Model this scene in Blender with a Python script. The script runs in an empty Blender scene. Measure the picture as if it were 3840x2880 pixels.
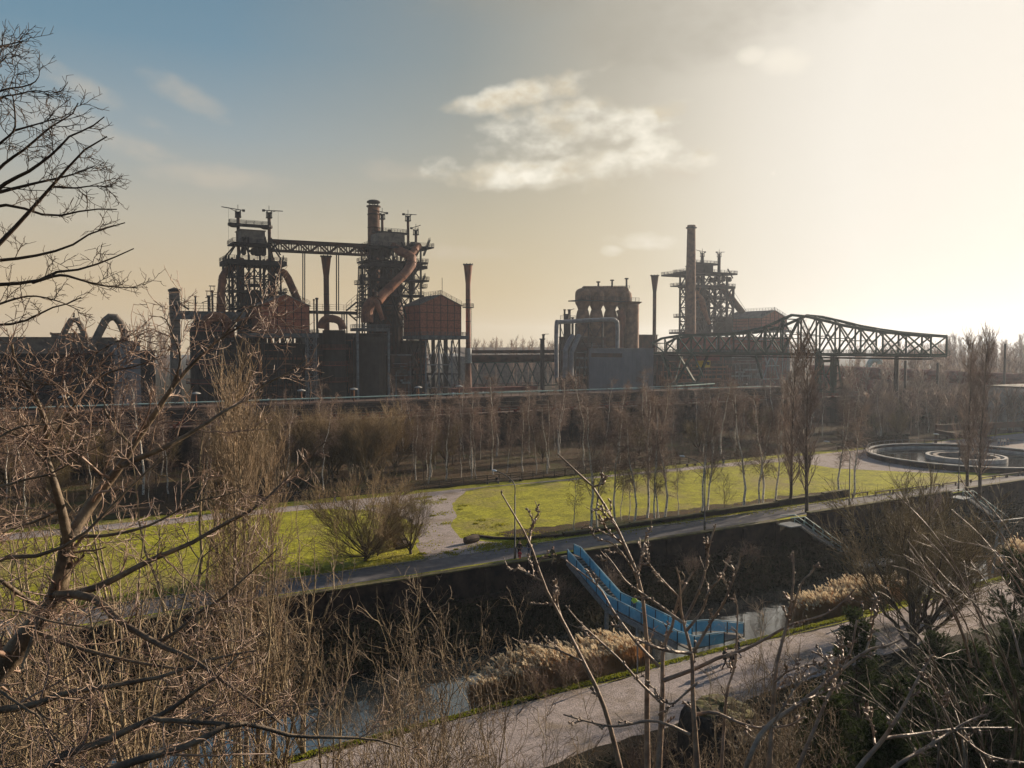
import bpy, math, random
import numpy as np
from mathutils import Vector
rad = math.radians
PI = math.pi
scene = bpy.context.scene
COL = scene.collection
random.seed(7)
# ------------------------------------------------------------------ frame of reference
# world x runs along the canal, y away from the viewpoint hill, z up; park level is z = 0
PSI = rad(29.8); TH = math.atan(140/3000)
FW = np.array([math.sin(PSI), math.cos(PSI), 0.0]); RT = np.array([math.cos(PSI), -math.sin(PSI), 0.0])
CAM = np.array([0.0, 0.0, 22.5]); FOC = 3000.0
def ray(u, v):
    x = (u-1920)/FOC; y = -(v-1440)/FOC
    fw = FW*math.cos(TH) + np.array([0, 0, -math.sin(TH)])
    up = FW*math.sin(TH) + np.array([0, 0, math.cos(TH)])
    return fw + x*RT + y*up
def atz(u, v, z): d = ray(u, v); return CAM + d*((z-CAM[2])/d[2])
def aty(u, v, y): d = ray(u, v); return CAM + d*(y/d[1])
def atx(u, v, x): d = ray(u, v); return CAM + d*(x/d[0])
def atd(u, v, D): d = ray(u, v); return CAM + d*(D/float(d@FW))
def depth(p): return float((np.array(p)-CAM)@FW)
def size(px, p): return px*depth(p)/FOC
class Zoom:
    def __init__(s, x0, y0, k): s.x0, s.y0, s.k = x0, y0, k
    def uv(s, x, y): return s.x0+x/s.k, s.y0+y/s.k
    def y(s, x, yy, Y): return aty(*s.uv(x, yy), Y)
    def x(s, x, yy, X): return atx(*s.uv(x, yy), X)
ZA = Zoom(560, 680, 3.072); ZB = Zoom(1160, 680, 3.072); ZC = Zoom(560, 1080, 3.072); ZD = Zoom(1160, 1040, 3.072)
ZE = Zoom(2000, 780, 2.5136); ZF = Zoom(2400, 780, 3.072); ZG = Zoom(2400, 1100, 1.8433); ZH = Zoom(0, 1080, 3.072)
# ------------------------------------------------------------------ materials
MATS = {}
def mat(name, c1, c2=None, scale=1.0, rough=.85, bump=.0, detail=6, c3=None, metal=0.0, spec=.3, lo=.38, hi=.62, stretch=None, emis=None):
    if name in MATS: return MATS[name]
    m = bpy.data.materials.new(name); m.use_nodes = True; nt = m.node_tree; n = nt.nodes; l = nt.links
    b = n['Principled BSDF']; b.inputs['Roughness'].default_value = rough; b.inputs['Metallic'].default_value = metal
    b.inputs['Specular IOR Level'].default_value = spec
    c2 = c2 or tuple(x*.6 for x in c1)
    g = n.new('ShaderNodeNewGeometry'); mp = n.new('ShaderNodeMapping')
    l.new(g.outputs['Position'], mp.inputs['Vector'])
    if stretch: mp.inputs['Scale'].default_value = stretch
    t = n.new('ShaderNodeTexNoise'); t.inputs['Scale'].default_value = scale; t.inputs['Detail'].default_value = detail
    t.inputs['Roughness'].default_value = .65
    l.new(mp.outputs[0], t.inputs['Vector'])
    r = n.new('ShaderNodeValToRGB'); r.color_ramp.elements[0].position = lo; r.color_ramp.elements[1].position = hi
    r.color_ramp.elements[0].color = (*c2, 1); r.color_ramp.elements[1].color = (*c1, 1)
    if c3:
        e = r.color_ramp.elements.new((lo+hi)/2); e.color = (*c3, 1)
    l.new(t.outputs['Fac'], r.inputs['Fac']); l.new(r.outputs[0], b.inputs['Base Color'])
    if bump:
        bp = n.new('ShaderNodeBump'); bp.inputs['Strength'].default_value = bump; bp.inputs['Distance'].default_value = .1
        l.new(t.outputs['Fac'], bp.inputs['Height']); l.new(bp.outputs[0], b.inputs['Normal'])
    MATS[name] = m; return m
M = {}
M['rust'] = mat('rusted_steel', (.070, .029, .017), (.022, .012, .010), .35, .8)
M['rustp'] = mat('rusted_pipe', (.24, .095, .045), (.09, .036, .022), .4, .65, c3=(.16, .062, .033))
M['rustr'] = mat('red_rust', (.20, .055, .04), (.09, .03, .025), .6)
M['dark'] = mat('sooty_steel', (.022, .019, .020), (.009, .008, .010), .5, .75)
M['stack'] = mat('rusted_stack', (.24, .085, .04), (.07, .032, .022), .45, .6, c3=(.15, .055, .03), stretch=(1, 1, .3))
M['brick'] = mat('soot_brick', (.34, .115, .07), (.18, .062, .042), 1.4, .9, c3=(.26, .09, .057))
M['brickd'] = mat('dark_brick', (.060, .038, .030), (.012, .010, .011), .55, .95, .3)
M['stackb'] = mat('brick_stack', (.16, .085, .055), (.08, .045, .034), .5, .9)
M['conc'] = mat('weathered_concrete', (.20, .175, .15), (.09, .08, .075), .5, .9, .2)
M['concl'] = mat('pale_concrete', (.36, .35, .33), (.2, .2, .2), .8, .9, .2)
M['grey'] = mat('grey_cladding', (.17, .185, .21), (.14, .155, .18), .25, .7)
M['bluep'] = mat('blue_grey_pipe', (.16, .18, .21), (.10, .11, .13), .5, .55)
M['green'] = mat('green_steel', (.030, .062, .048), (.014, .032, .027), .8, .6)
M['teal'] = mat('teal_rail', (.38, .52, .50), (.25, .38, .37), 2, .5)
M['blue'] = mat('blue_panel', (.19, .49, .70), (.10, .33, .53), 1.8, .7, lo=.3, hi=.7)
M['steel'] = mat('galvanised_steel', (.30, .32, .33), (.18, .19, .2), 3, .5, metal=.3)
M['yellow'] = mat('yellow_paint', (.60, .40, .03), (.42, .27, .02), 2, .6)
M['lampm'] = mat('lamp_post_paint', (.13, .12, .11), (.07, .065, .06), 3, .6)
M['lamph'] = mat('lamp_head', (.62, .64, .66), (.5, .52, .55), 3, .4)
M['wood'] = mat('weathered_wood', (.20, .15, .10), (.10, .07, .05), 4, .9, stretch=(1, 6, 6))
M['roof'] = mat('grey_roofing', (.16, .14, .125), (.09, .08, .075), .6, .85)
M['asphalt'] = mat('asphalt', (.145, .135, .14), (.095, .09, .095), 1.2, .95, .1, detail=10)
M['kerb'] = mat('kerb_stone', (.26, .235, .21), (.15, .14, .12), 3, .9)
M['moss'] = mat('moss', (.11, .115, .02), (.05, .05, .015), 6, 1, .5)
M['rock'] = mat('mossy_rock', (.045, .04, .034), (.018, .016, .015), 1.2, .95, .8)
M['rocktop'] = mat('moss_and_soil', (.13, .12, .04), (.05, .04, .03), 1.5, 1, .6)
# bark
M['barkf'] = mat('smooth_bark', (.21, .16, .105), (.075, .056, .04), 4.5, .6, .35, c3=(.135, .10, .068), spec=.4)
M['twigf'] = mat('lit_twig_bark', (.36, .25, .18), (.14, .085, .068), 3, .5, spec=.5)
M['barks'] = mat('shoot_bark', (.34, .25, .18), (.17, .115, .085), 9, .5, .3, spec=.45)
M['barkm'] = mat('sapling_bark', (.36, .28, .165), (.11, .082, .054), 2.5, .65)
M['barkd'] = mat('dark_bark', (.085, .06, .042), (.038, .028, .022), 2, .85)
M['twigr'] = mat('red_brown_twigs', (.26, .175, .13), (.11, .07, .055), .3, .7)
M['twigw'] = mat('wood_twigs', (.19, .13, .095), (.07, .048, .038), .25, .8)
M['twigt'] = mat('tan_twigs', (.25, .18, .11), (.085, .058, .04), .5, .65)
M['twigg'] = mat('golden_twigs', (.27, .185, .085), (.12, .082, .042), .5, .7)
M['twigl'] = mat('golden_sapling_twigs', (.31, .22, .13), (.14, .098, .06), .8, .65)
M['stove'] = mat('stove_rust', (.22, .12, .072), (.09, .05, .035), .4, .8)
M['twigo'] = mat('olive_twigs', (.20, .145, .06), (.09, .065, .03), .4, .75)
M['needle'] = mat('pine_needles', (.055, .085, .022), (.022, .04, .014), 1.2, .6)
M['ivy'] = mat('ivy_leaves', (.030, .042, .018), (.013, .02, .01), 1.5, .5, spec=.5)
M['bramble'] = mat('bramble', (.085, .06, .035), (.03, .028, .018), .9, .8)
M['skin'] = mat('skin', (.50, .29, .21), (.45, .26, .19), 5, .6)
for k, c in dict(black=(.015, .015, .018), navy=(.02, .028, .06), denim=(.05, .09, .16), khaki=(.17, .13, .08), red=(.55, .03, .05),
                 lilac=(.42, .33, .5), olive=(.06, .06, .03), hivis=(.55, .68, .06), white=(.6, .6, .58), grey2=(.13, .13, .14), brown=(.08, .045, .025), blond=(.4, .25, .1), sky=(.15, .35, .6)).items():
    M['c_'+k] = mat('cloth_'+k, c, tuple(x*.8 for x in c), 8, .85)
# birch bark: white with dark bands
def birch_mat():
    m = mat('birch_bark', (.62, .57, .50), (.045, .035, .03), 5.0, .7, lo=.40, hi=.47, stretch=(1, 1, .9))
    return m
M['birch'] = birch_mat()
def leafmat(name, c, c2, scale, tr=.35):
    m = mat(name, c, c2, scale, .9, spec=.08); nt = m.node_tree; n = nt.nodes; l = nt.links
    b = n['Principled BSDF']; o = n['Material Output']; t = n.new('ShaderNodeBsdfTranslucent'); mx = n.new('ShaderNodeMixShader')
    mx.inputs[0].default_value = tr
    l.new(b.inputs['Base Color'].links[0].from_socket, t.inputs['Color'])
    l.new(b.outputs[0], mx.inputs[1]); l.new(t.outputs[0], mx.inputs[2]); l.new(mx.outputs[0], o.inputs[0]); return m
M['plume'] = leafmat('reed_plume', (.95, .88, .74), (.80, .68, .52), 6, .66)
M['reed'] = leafmat('reed_stem', (.66, .42, .22), (.44, .27, .14), .9, .62)
M['bladel'] = leafmat('lawn_blade', (.30, .29, .035), (.20, .19, .03), .5, .4)
M['blade'] = leafmat('grass_blade', (.26, .28, .03), (.15, .165, .025), 1.0, .4)
M['needle'] = leafmat('pine_needle_leaf', (.062, .085, .028), (.024, .038, .015), .8, .22)
M['ivy'] = leafmat('ivy_leaf', (.020, .026, .011), (.008, .011, .006), .6, .1)

def ground_mat(name, cols, s1, s2, bump=.4):
    """cols: base a, base b, patch colour ; two noise sizes"""
    m = bpy.data.materials.new(name); m.use_nodes = True; nt = m.node_tree; n = nt.nodes; l = nt.links
    b = n['Principled BSDF']; b.inputs['Roughness'].default_value = 1; b.inputs['Specular IOR Level'].default_value = .1
    g = n.new('ShaderNodeNewGeometry')
    def noise(s, d=8):
        t = n.new('ShaderNodeTexNoise'); t.inputs['Scale'].default_value = s; t.inputs['Detail'].default_value = d
        t.inputs['Roughness'].default_value = .7; l.new(g.outputs['Position'], t.inputs['Vector']); return t
    def ramp(t, a, bb, lo, hi):
        r = n.new('ShaderNodeValToRGB'); r.color_ramp.elements[0].position = lo; r.color_ramp.elements[1].position = hi
        r.color_ramp.elements[0].color = (*a, 1); r.color_ramp.elements[1].color = (*bb, 1); l.new(t.outputs['Fac'], r.inputs['Fac']); return r
    t1 = noise(s2, 12); r1 = ramp(t1, cols[0], cols[1], .35, .65)
    t2 = noise(s1, 6); r2 = ramp(t2, (0, 0, 0), (1, 1, 1), .5, .64)
    mx = n.new('ShaderNodeMixRGB'); l.new(r2.outputs[0], mx.inputs[0]); l.new(r1.outputs[0], mx.inputs[1]); mx.inputs[2].default_value = (*cols[2], 1)
    mx2 = n.new('ShaderNodeMixRGB'); mx2.blend_type = 'MULTIPLY'; mx2.inputs[0].default_value = .6
    t3 = noise(s2*6, 4); r3 = ramp(t3, (.35, .35, .35), (1.25, 1.25, 1.25), .35, .6)
    l.new(mx.outputs[0], mx2.inputs[1]); l.new(r3.outputs[0], mx2.inputs[2]); l.new(mx2.outputs[0], b.inputs['Base Color'])
    bp = n.new('ShaderNodeBump'); bp.inputs['Strength'].default_value = bump; bp.inputs['Distance'].default_value = .25
    l.new(t3.outputs['Fac'], bp.inputs['Height']); l.new(bp.outputs[0], b.inputs['Normal'])
    return m
M['lawn'] = ground_mat('lawn_grass', [(.17, .165, .022), (.38, .37, .035), (.25, .21, .08)], .07, .35, .6)
M['litter'] = ground_mat('leaf_litter', [(.04, .03, .02), (.095, .062, .035), (.05, .055, .018)], .12, 1.0, .7)
M['hill'] = ground_mat('hillside_soil', [(.014, .012, .009), (.03, .023, .015), (.022, .026, .010)], .15, 1.2, .7)
M['gravel'] = ground_mat('gravel', [(.27, .235, .225), (.38, .33, .315), (.23, .19, .155)], .22, 1.4, .5)
M['grass2'] = ground_mat('bank_grass', [(.20, .21, .022), (.36, .36, .035), (.16, .12, .045)], .25, 1.6, .7)
def water_mat():
    m = bpy.data.materials.new('canal_water'); m.use_nodes = True; nt = m.node_tree; n = nt.nodes; l = nt.links
    b = n['Principled BSDF']; b.inputs['Base Color'].default_value = (.015, .02, .022, 1); b.inputs['Roughness'].default_value = .04
    b.inputs['Specular IOR Level'].default_value = 1.0; b.inputs['IOR'].default_value = 2.5
    g = n.new('ShaderNodeNewGeometry'); t = n.new('ShaderNodeTexNoise'); t.inputs['Scale'].default_value = 1.1; t.inputs['Detail'].default_value = 4
    l.new(g.outputs['Position'], t.inputs['Vector']); bp = n.new('ShaderNodeBump'); bp.inputs['Strength'].default_value = .12; bp.inputs['Distance'].default_value = .1
    l.new(t.outputs['Fac'], bp.inputs['Height']); l.new(bp.outputs[0], b.inputs['Normal']); return m
M['water'] = water_mat()
# ------------------------------------------------------------------ object helpers
OFF = {}
def tag(o, label=None, cat=None, group=None, kind=None):
    if label: o['label'] = label
    if cat: o['category'] = cat
    if group: o['group'] = group
    if kind: o['kind'] = kind
    return o
def thing(name, label, cat, loc=(0, 0, 0), group=None):
    o = bpy.data.objects.new(name, None); COL.objects.link(o); o.location = loc; o.empty_display_size = .5
    OFF[o.name] = np.array(loc, float); return tag(o, label, cat, group)
class MB:
    def __init__(s): s.v = []; s.f = []; s.n = 0
    def add(s, v, f):
        v = np.asarray(v, float).reshape(-1, 3); b = s.n
        s.v.append(v); s.n += len(v)
        for q in f: s.f.append(tuple(int(i)+b for i in q))
    def box(s, x0, x1, y0, y1, z0, z1):
        if x0 > x1: x0, x1 = x1, x0
        if y0 > y1: y0, y1 = y1, y0
        if z0 > z1: z0, z1 = z1, z0
        s.add([(x, y, z) for x in (x0, x1) for y in (y0, y1) for z in (z0, z1)],
              [(0, 1, 3, 2), (4, 6, 7, 5), (0, 4, 5, 1), (2, 3, 7, 6), (0, 2, 6, 4), (1, 5, 7, 3)])
    def bar(s, a, b, w, h=None):
        a = np.array(a, float); b = np.array(b, float); d = b-a; L = np.linalg.norm(d)
        if L < 1e-6: return
        d /= L; h = h or w
        r = np.cross(d, (0, 0, 1.)); 
        if np.linalg.norm(r) < 1e-3: r = np.array([1., 0, 0])
        r /= np.linalg.norm(r); u = np.cross(r, d)
        vs = []
        for e in (a, b):
            for i, j in ((-1, -1), (1, -1), (1, 1), (-1, 1)): vs.append(e+r*i*w/2+u*j*h/2)
        s.add(vs, [(3, 2, 1, 0), (4, 5, 6, 7), (0, 1, 5, 4), (1, 2, 6, 5), (2, 3, 7, 6), (3, 0, 4, 7)])
    def tube(s, path, r, n=10, cap=True):
        P = np.array(path, float); m = len(P); R = np.full(m, r, float) if np.isscalar(r) else np.array(r, float)
        T = np.gradient(P, axis=0); T /= np.linalg.norm(T, axis=1)[:, None]+1e-9
        ref = np.array([0, 0, 1.]) if abs(T[0][2]) < .9 else np.array([1., 0, 0])
        A = ref-T[0]*(ref@T[0]); A /= np.linalg.norm(A); vs = []
        for i in range(m):
            A = A-T[i]*(A@T[i]); A /= np.linalg.norm(A)+1e-9; B = np.cross(T[i], A)
            for k in range(n):
                a = 2*PI*k/n; vs.append(P[i]+(A*math.cos(a)+B*math.sin(a))*R[i])
        f = [(i*n+k, i*n+(k+1) % n, (i+1)*n+(k+1) % n, (i+1)*n+k) for i in range(m-1) for k in range(n)]
        if cap: f.append(tuple(range(n))[::-1]); f.append(tuple((m-1)*n+k for k in range(n)))
        s.add(vs, f)
    def lathe(s, x, y, prof, n=20):
        vs = []; 
        for r, z in prof:
            for k in range(n):
                a = 2*PI*k/n; vs.append((x+r*math.cos(a), y+r*math.sin(a), z))
        m = len(prof)
        f = [(i*n+k, i*n+(k+1) % n, (i+1)*n+(k+1) % n, (i+1)*n+k) for i in range(m-1) for k in range(n)]
        f.append(tuple(range(n))[::-1]); f.append(tuple((m-1)*n+k for k in range(n)))
        s.add(vs, f)
    def prism(s, poly, z0, z1):
        n = len(poly)
        s.add([(x, y, z0) for x, y in poly]+[(x, y, z1) for x, y in poly],
              [tuple(range(n))[::-1], tuple(range(n, 2*n))]+[(i, (i+1) % n, n+(i+1) % n, n+i) for i in range(n)])
    def rail(s, pts, h=1.1, w=.09, step=2.5, mid=2):
        for a, b in zip(pts[:-1], pts[1:]):
            a = np.array(a, float); b = np.array(b, float); L = np.linalg.norm(b-a); k = max(1, int(L/step))
            for i in range(k+1):
                p = a+(b-a)*i/k; s.bar(p, p+(0, 0, h), w)
            for j in range(mid+1):
                zz = h*(1-j/(mid+1)); s.bar(a+(0, 0, zz), b+(0, 0, zz), w*.9)
    def build(s, name, m, parent=None, smooth=False, **kw):
        V = np.concatenate(s.v) if s.v else np.zeros((0, 3))
        if parent is not None: V = V-OFF[parent.name]
        me = bpy.data.meshes.new(name); me.from_pydata(V.tolist(), [], s.f); me.materials.append(m)
        if smooth: me.shade_smooth()
        o = bpy.data.objects.new(name, me); COL.objects.link(o)
        if parent is not None: o.parent = parent; OFF[o.name] = OFF[parent.name]
        else: OFF[o.name] = np.zeros(3)
        tag(o, **kw); return o
def bezier(pts, n=24):
    """smooth curve through points (Catmull-Rom)"""
    P = np.array(pts, float); P = np.vstack([2*P[0]-P[1], P, 2*P[-1]-P[-2]]); out = []
    k = len(P)-3
    for i in range(k):
        p0, p1, p2, p3 = P[i:i+4]; m = max(2, n//k)
        for t in np.linspace(0, 1, m, endpoint=(i == k-1)):
            out.append(.5*((2*p1)+(-p0+p2)*t+(2*p0-5*p1+4*p2-p3)*t*t+(-p0+3*p1-3*p2+p3)*t**3))
    return np.array(out)
# ------------------------------------------------------------------ fast mesh for branches
def mesh_np(name, V, F, m, parent=None, smooth=True):
    me = bpy.data.meshes.new(name); V = np.asarray(V, np.float32); k = F.shape[1]
    me.vertices.add(len(V)); me.vertices.foreach_set('co', V.ravel())
    me.loops.add(F.size); me.loops.foreach_set('vertex_index', F.astype(np.int32).ravel())
    me.polygons.add(len(F)); me.polygons.foreach_set('loop_start', (np.arange(len(F))*k).astype(np.int32))
    me.polygons.foreach_set('loop_total', np.full(len(F), k, np.int32))
    me.update(calc_edges=True); me.materials.append(m)
    if smooth: me.shade_smooth()
    return me
def obj_np(name, V, F, m, parent=None, **kw):
    V = np.asarray(V, float)
    if parent is not None: V = V-OFF[parent.name]
    o = bpy.data.objects.new(name, mesh_np(name, V, F, m)); COL.objects.link(o)
    if parent is not None: o.parent = parent; OFF[o.name] = OFF[parent.name]
    else: OFF[o.name] = np.zeros(3)
    return tag(o, **kw)
def tubes(P, R, n):
    """P (B,m,3) R (B,m) -> verts, quads"""
    B, m, _ = P.shape
    T = np.gradient(P, axis=1); T /= np.linalg.norm(T, axis=2, keepdims=True)+1e-9
    ref = np.where(np.abs(T[:, :1, 2:3]) < .85, np.array([0, 0, 1.]), np.array([1., 0, 0]))
    A = np.cross(T, np.broadcast_to(ref, T.shape)); A /= np.linalg.norm(A, axis=2, keepdims=True)+1e-9
    Bv = np.cross(T, A); a = np.arange(n)*2*PI/n
    V = P[:, :, None, :]+(A[:, :, None, :]*np.cos(a)[None, None, :, None]+Bv[:, :, None, :]*np.sin(a)[None, None, :, None])*R[:, :, None, None]
    idx = np.arange(B*m*n).reshape(B, m, n); q = np.stack([idx[:, :-1, :], np.roll(idx, -1, 2)[:, :-1, :], np.roll(idx, -1, 2)[:, 1:, :], idx[:, 1:, :]], -1)
    return V.reshape(-1, 3), q.reshape(-1, 4)
def join(parts):
    V = []; F = []; b = 0
    for v, f in parts: V.append(v); F.append(f+b); b += len(v)
    return np.concatenate(V), np.concatenate(F)
def interp(P, R, idx, t):
    m = P.shape[1]; x = t*(m-1); i = np.clip(x.astype(int), 0, m-2); w = (x-i)[:, None]
    a = P[idx, i]; b = P[idx, i+1]
    tg = b-a; tg /= np.linalg.norm(tg, axis=1)[:, None]+1e-9
    return a*(1-w)+b*w, tg, R[idx, i]*(1-w[:, 0])+R[idx, i+1]*w[:, 0]
def spawn(rng, P, R, per, t0, t1, ang, L, m, wig=.25, trop=(0, 0, .3), rk=.6, rend=.3, Lt=-.5, rmin=.002, grow=None):
    """children of branches P. per = children per branch; ang (lo,hi) degrees; L (lo,hi) metres; Lt length change along parent"""
    B = len(P); idx = np.repeat(np.arange(B), per); N = len(idx)
    t = (np.tile(np.arange(per), B)+rng.random(N))/per; t = t0+(t1-t0)*t
    o, tg, r = interp(P, R, idx, t)
    rv = rng.normal(size=(N, 3)); pr = rv-tg*(rv*tg).sum(1)[:, None]; pr /= np.linalg.norm(pr, axis=1)[:, None]+1e-9
    a = np.radians(rng.uniform(ang[0], ang[1], N))[:, None]
    d = tg*np.cos(a)+pr*np.sin(a)
    tt = (t-t0)/max(1e-6, t1-t0)
    ln = rng.uniform(L[0], L[1], N)*(1+Lt*tt)
    Q = np.zeros((N, m, 3)); Q[:, 0] = o; st = (ln/(m-1))[:, None]; trop = np.array(trop)
    for k in range(1, m):
        d = d+rng.normal(size=(N, 3))*wig+trop/(m-1)*1.0; d /= np.linalg.norm(d, axis=1)[:, None]
        Q[:, k] = Q[:, k-1]+d*st
    r0 = np.maximum(r*rk, rmin); prof = np.linspace(1, rend, m)[None, :]
    RR = np.maximum(r0[:, None]*prof, rmin*.7)
    return Q, RR
SKYS=.565; HAZE=.00017; DENO=True; EXPO=0.9
# ------------------------------------------------------------------ terrain
def terrain(x, y):
    if y < 0: return 20.5
    if y < 40: return -3.5+24*((40-y)/40)**2
    if y < 50: return -3.5
    if y < 53: return -3.5-(y-50)/3*2.6
    if y < 62.5: return -6.1-.5*math.sin((y-53)/9.5*PI)
    if y < 71.7: return -6.1+(y-62.5)/9.2*2.9
    return -.02
def make_ground():
    xs = [-900, -500, -300, -200, -140]+[-100+4*i for i in range(78)]+[230, 270, 330, 420, 600, 900, 1500, 2400]
    ys = [-400, -100, -20, -4, 0, 3]+[5+1.6*i for i in range(22)]+[40.5, 42, 44, 46, 48, 50, 51, 52, 53, 55, 58, 60.5, 62.5, 64, 66, 68, 70, 71.68, 71.72, 78, 90, 120, 150, 200, 260, 400, 700, 1200, 2400]
    rg = np.random.default_rng(3); v = []
    for y in ys:
        for x in xs:
            z = terrain(x, y)
            if 5 < y < 38: z += rg.normal()*.16
            if 64 < y < 71: z += rg.normal()*.18
            v.append((x, y, z))
    nx = len(xs); f = [(j*nx+i, j*nx+i+1, (j+1)*nx+i+1, (j+1)*nx+i) for j in range(len(ys)-1) for i in range(nx-1)]
    b = MB(); b.add(v, f); b.build('ground', M['hill'], smooth=True, kind='structure')
make_ground()
def strip(name, m, near, far, z, kind='structure', n=420, jit=.0, seed=1, zf=None):
    """sheet between two polylines near/far given as lists of (x,y)"""
    rg = np.random.default_rng(seed)
    def res(pl):
        pl = np.array(pl, float); s = np.r_[0, np.cumsum(np.linalg.norm(np.diff(pl, axis=0), axis=1))]
        t = np.linspace(0, s[-1], n); return np.c_[np.interp(t, s, pl[:, 0]), np.interp(t, s, pl[:, 1])]
    a, c = res(near), res(far)
    if jit:
        k = sum(np.array([np.interp(np.linspace(0, 1, n), np.linspace(0, 1, q), rg.normal(size=q)) for _ in (0, 1)])*jit*w_ for q, w_ in ((n//2, .55), (n//6, .8), (n//22+3, 1.0))); a[:, 1] += k[0]; c[:, 1] += k[1]
    b = MB(); v = []
    for k in range(5):
        w = k/4
        for i in range(n):
            x, y = a[i]*(1-w)+c[i]*w; v.append((x, y, (zf(x, y) if zf else 0)+z))
    f = [(k*n+i, k*n+i+1, (k+1)*n+i+1, (k+1)*n+i) for k in range(4) for i in range(n-1)]
    b.add(v, f); return b.build(name, m, smooth=True, kind=kind)
strip('lawn', M['lawn'], [(-70, 77.2), (255, 77.2)], [(-70, 116), (255, 116)], .004)
strip('leaf_litter', M['litter'], [(-80, 115.5), (260, 115.5)], [(-80, 159), (260, 159)], .004, jit=.5)
strip('litter_strip', M['litter'], [(46, 79), (103, 79)], [(46, 84.3), (103, 83)], .008, jit=.3, seed=5)
strip('road', M['asphalt'], [(-70, 72.2), (280, 72.2)], [(-70, 76.9), (280, 76.9)], .008)
strip('gravel_path', M['gravel'], [(-60, 108.6), (30, 109.2), (45, 108), (60, 112.2), (110, 109.5), (150, 107), (300, 107)], [(-60, 112), (40, 113.2), (110, 112.6), (160, 113.5), (300, 114)], .010, jit=.14)
strip('gravel_path', M['gravel'], [(33.5, 77.0), (35.5, 84), (38.5, 90), (39.5, 97), (37, 104), (31, 109.5)], [(45.5, 77.0), (41, 84), (42.6, 90), (46, 95), (49, 103), (56, 112)], .013, n=160, jit=.22, seed=4)
strip('gravel_path', M['gravel'], [(-60, 40.2), (30, 41.0), (60, 42), (140, 41)], [(-60, 49.4), (30, 49.2), (48, 49.6), (62, 48.7), (140, 49.0)], -3.486, jit=.13, seed=9)
strip('gravel_plaza', M['gravel'], [(125, 98), (135, 86), (150, 80), (170, 79.5), (215, 86)], [(125, 112), (150, 112), (175, 112), (215, 112)], .016, n=160)
strip('grass_verge', M['grass2'], [(-60, 49.2), (140, 49.0)], [(-60, 53.6), (140, 53.6)], .02, jit=.1, zf=lambda x, y: terrain(x, y), n=300)
strip('grass_verge', M['grass2'], [(-70, 71.85), (255, 71.85)], [(-70, 72.6), (255, 72.6)], .05, jit=.05, seed=3)
b = MB(); b.add([(-300, 51.5, -5.35), (400, 51.5, -5.35), (400, 64.6, -5.35), (-300, 64.6, -5.35)], [(0, 1, 2, 3)]); b.build('canal_water', M['water'], kind='structure')
# worn kerb lines of the road
b = MB()
for i in range(120):
    x = -40+2*i
    if 33 < x < 46: continue
    b.box(x, x+1.96, 76.9, 77.08, -.05, .10)
b.build('kerb', M['kerb'], kind='structure')

# ------------------------------------------------------------------ trees
def perturb(rng, pts, s):
    P = np.array(pts, float); P[1:] += rng.normal(size=P[1:].shape)*s; return P
def path_tree(rng, H, lean=.06, wob=.13, m=12):
    d = rng.normal(size=2)*lean*H; t = np.linspace(0, 1, m); w = np.cumsum(rng.normal(size=(m, 2)), 0)*wob; w[0] = 0
    return np.c_[d[0]*t**1.5+w[:, 0], d[1]*t**1.5+w[:, 1], H*t]
def birch(seed, H=13, dense=1.0, r=.15):
    rng = np.random.default_rng(seed); P = path_tree(rng, H)[None]; R = np.linspace(1, .12, 12)[None]*r
    tr = tubes(P, R, 6)
    L1, R1 = spawn(rng, P, R, int(34*dense), .25, .99, (25, 60), (1.8, 3.2), 6, .14, (0, 0, .5), .38, .25, -.6, .024)
    L2, R2 = spawn(rng, L1, R1, 8, .15, 1, (20, 60), (.6, 1.5), 5, .2, (0, 0, -.35), .6, .3, -.2, .016)
    L3, R3 = spawn(rng, L2, R2, 3, .2, 1, (20, 60), (.35, .9), 4, .2, (0, 0, -.7), .7, .4, 0, .012)
    cr = join([tubes(L1, R1, 3), tubes(L2, R2, 3), tubes(L3, R3, 3)])
    return tr, cr
def poplar(seed, H=22, r=.3, dense=1.0, spread=1.0, tw=.016):
    rng = np.random.default_rng(seed); P = path_tree(rng, H, .02, .06)[None]; R = np.linspace(1, .08, 12)[None]*r
    L1, R1 = spawn(rng, P, R, int(58*dense), .12, .98, (26*spread, 46*spread), (3.0, 6.0), 7, .07, (0, 0, 1.1), .34, .2, -.5, tw*2)
    L2, R2 = spawn(rng, L1, R1, 9, .12, 1, (18, 40), (.7, 2.0), 5, .1, (0, 0, .7), .55, .3, -.3, tw*1.3)
    L3, R3 = spawn(rng, L2, R2, 2, .2, 1, (20, 50), (.3, .9), 4, .12, (0, 0, .5), .7, .4, 0, tw)
    return tubes(P, R, 7), join([tubes(L1, R1, 4), tubes(L2, R2, 3), tubes(L3, R3, 3)])
def sapling(seed, H=14, r=.12, stems=3, dense=1.0):
    """pale multi-stem tree with upright zigzag shoots"""
    rng = np.random.default_rng(seed); Ps = []; Rs = []
    for i in range(stems):
        p = path_tree(rng, H*rng.uniform(.75, 1), .10, .12); Ps.append(p); Rs.append(np.linspace(1, .12, 12)*r*rng.uniform(.6, 1))
    P = np.array(Ps); R = np.array(Rs)
    L1, R1 = spawn(rng, P, R, int(13*dense), .15, .97, (22, 55), (2.0, 4.2), 8, .2, (0, 0, .75), .5, .3, -.6, .018)
    L2, R2 = spawn(rng, L1, R1, 5, .15, 1, (25, 60), (.6, 1.7), 6, .26, (0, 0, .4), .6, .35, -.2, .011)
    L3, R3 = spawn(rng, L2, R2, 2, .2, 1, (30, 70), (.2, .6), 4, .3, (0, 0, .2), .7, .5, 0, .008)
    return join([tubes(P, R, 6), tubes(L1, R1, 4)]), join([tubes(L2, R2, 3), tubes(L3, R3, 3)])
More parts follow.
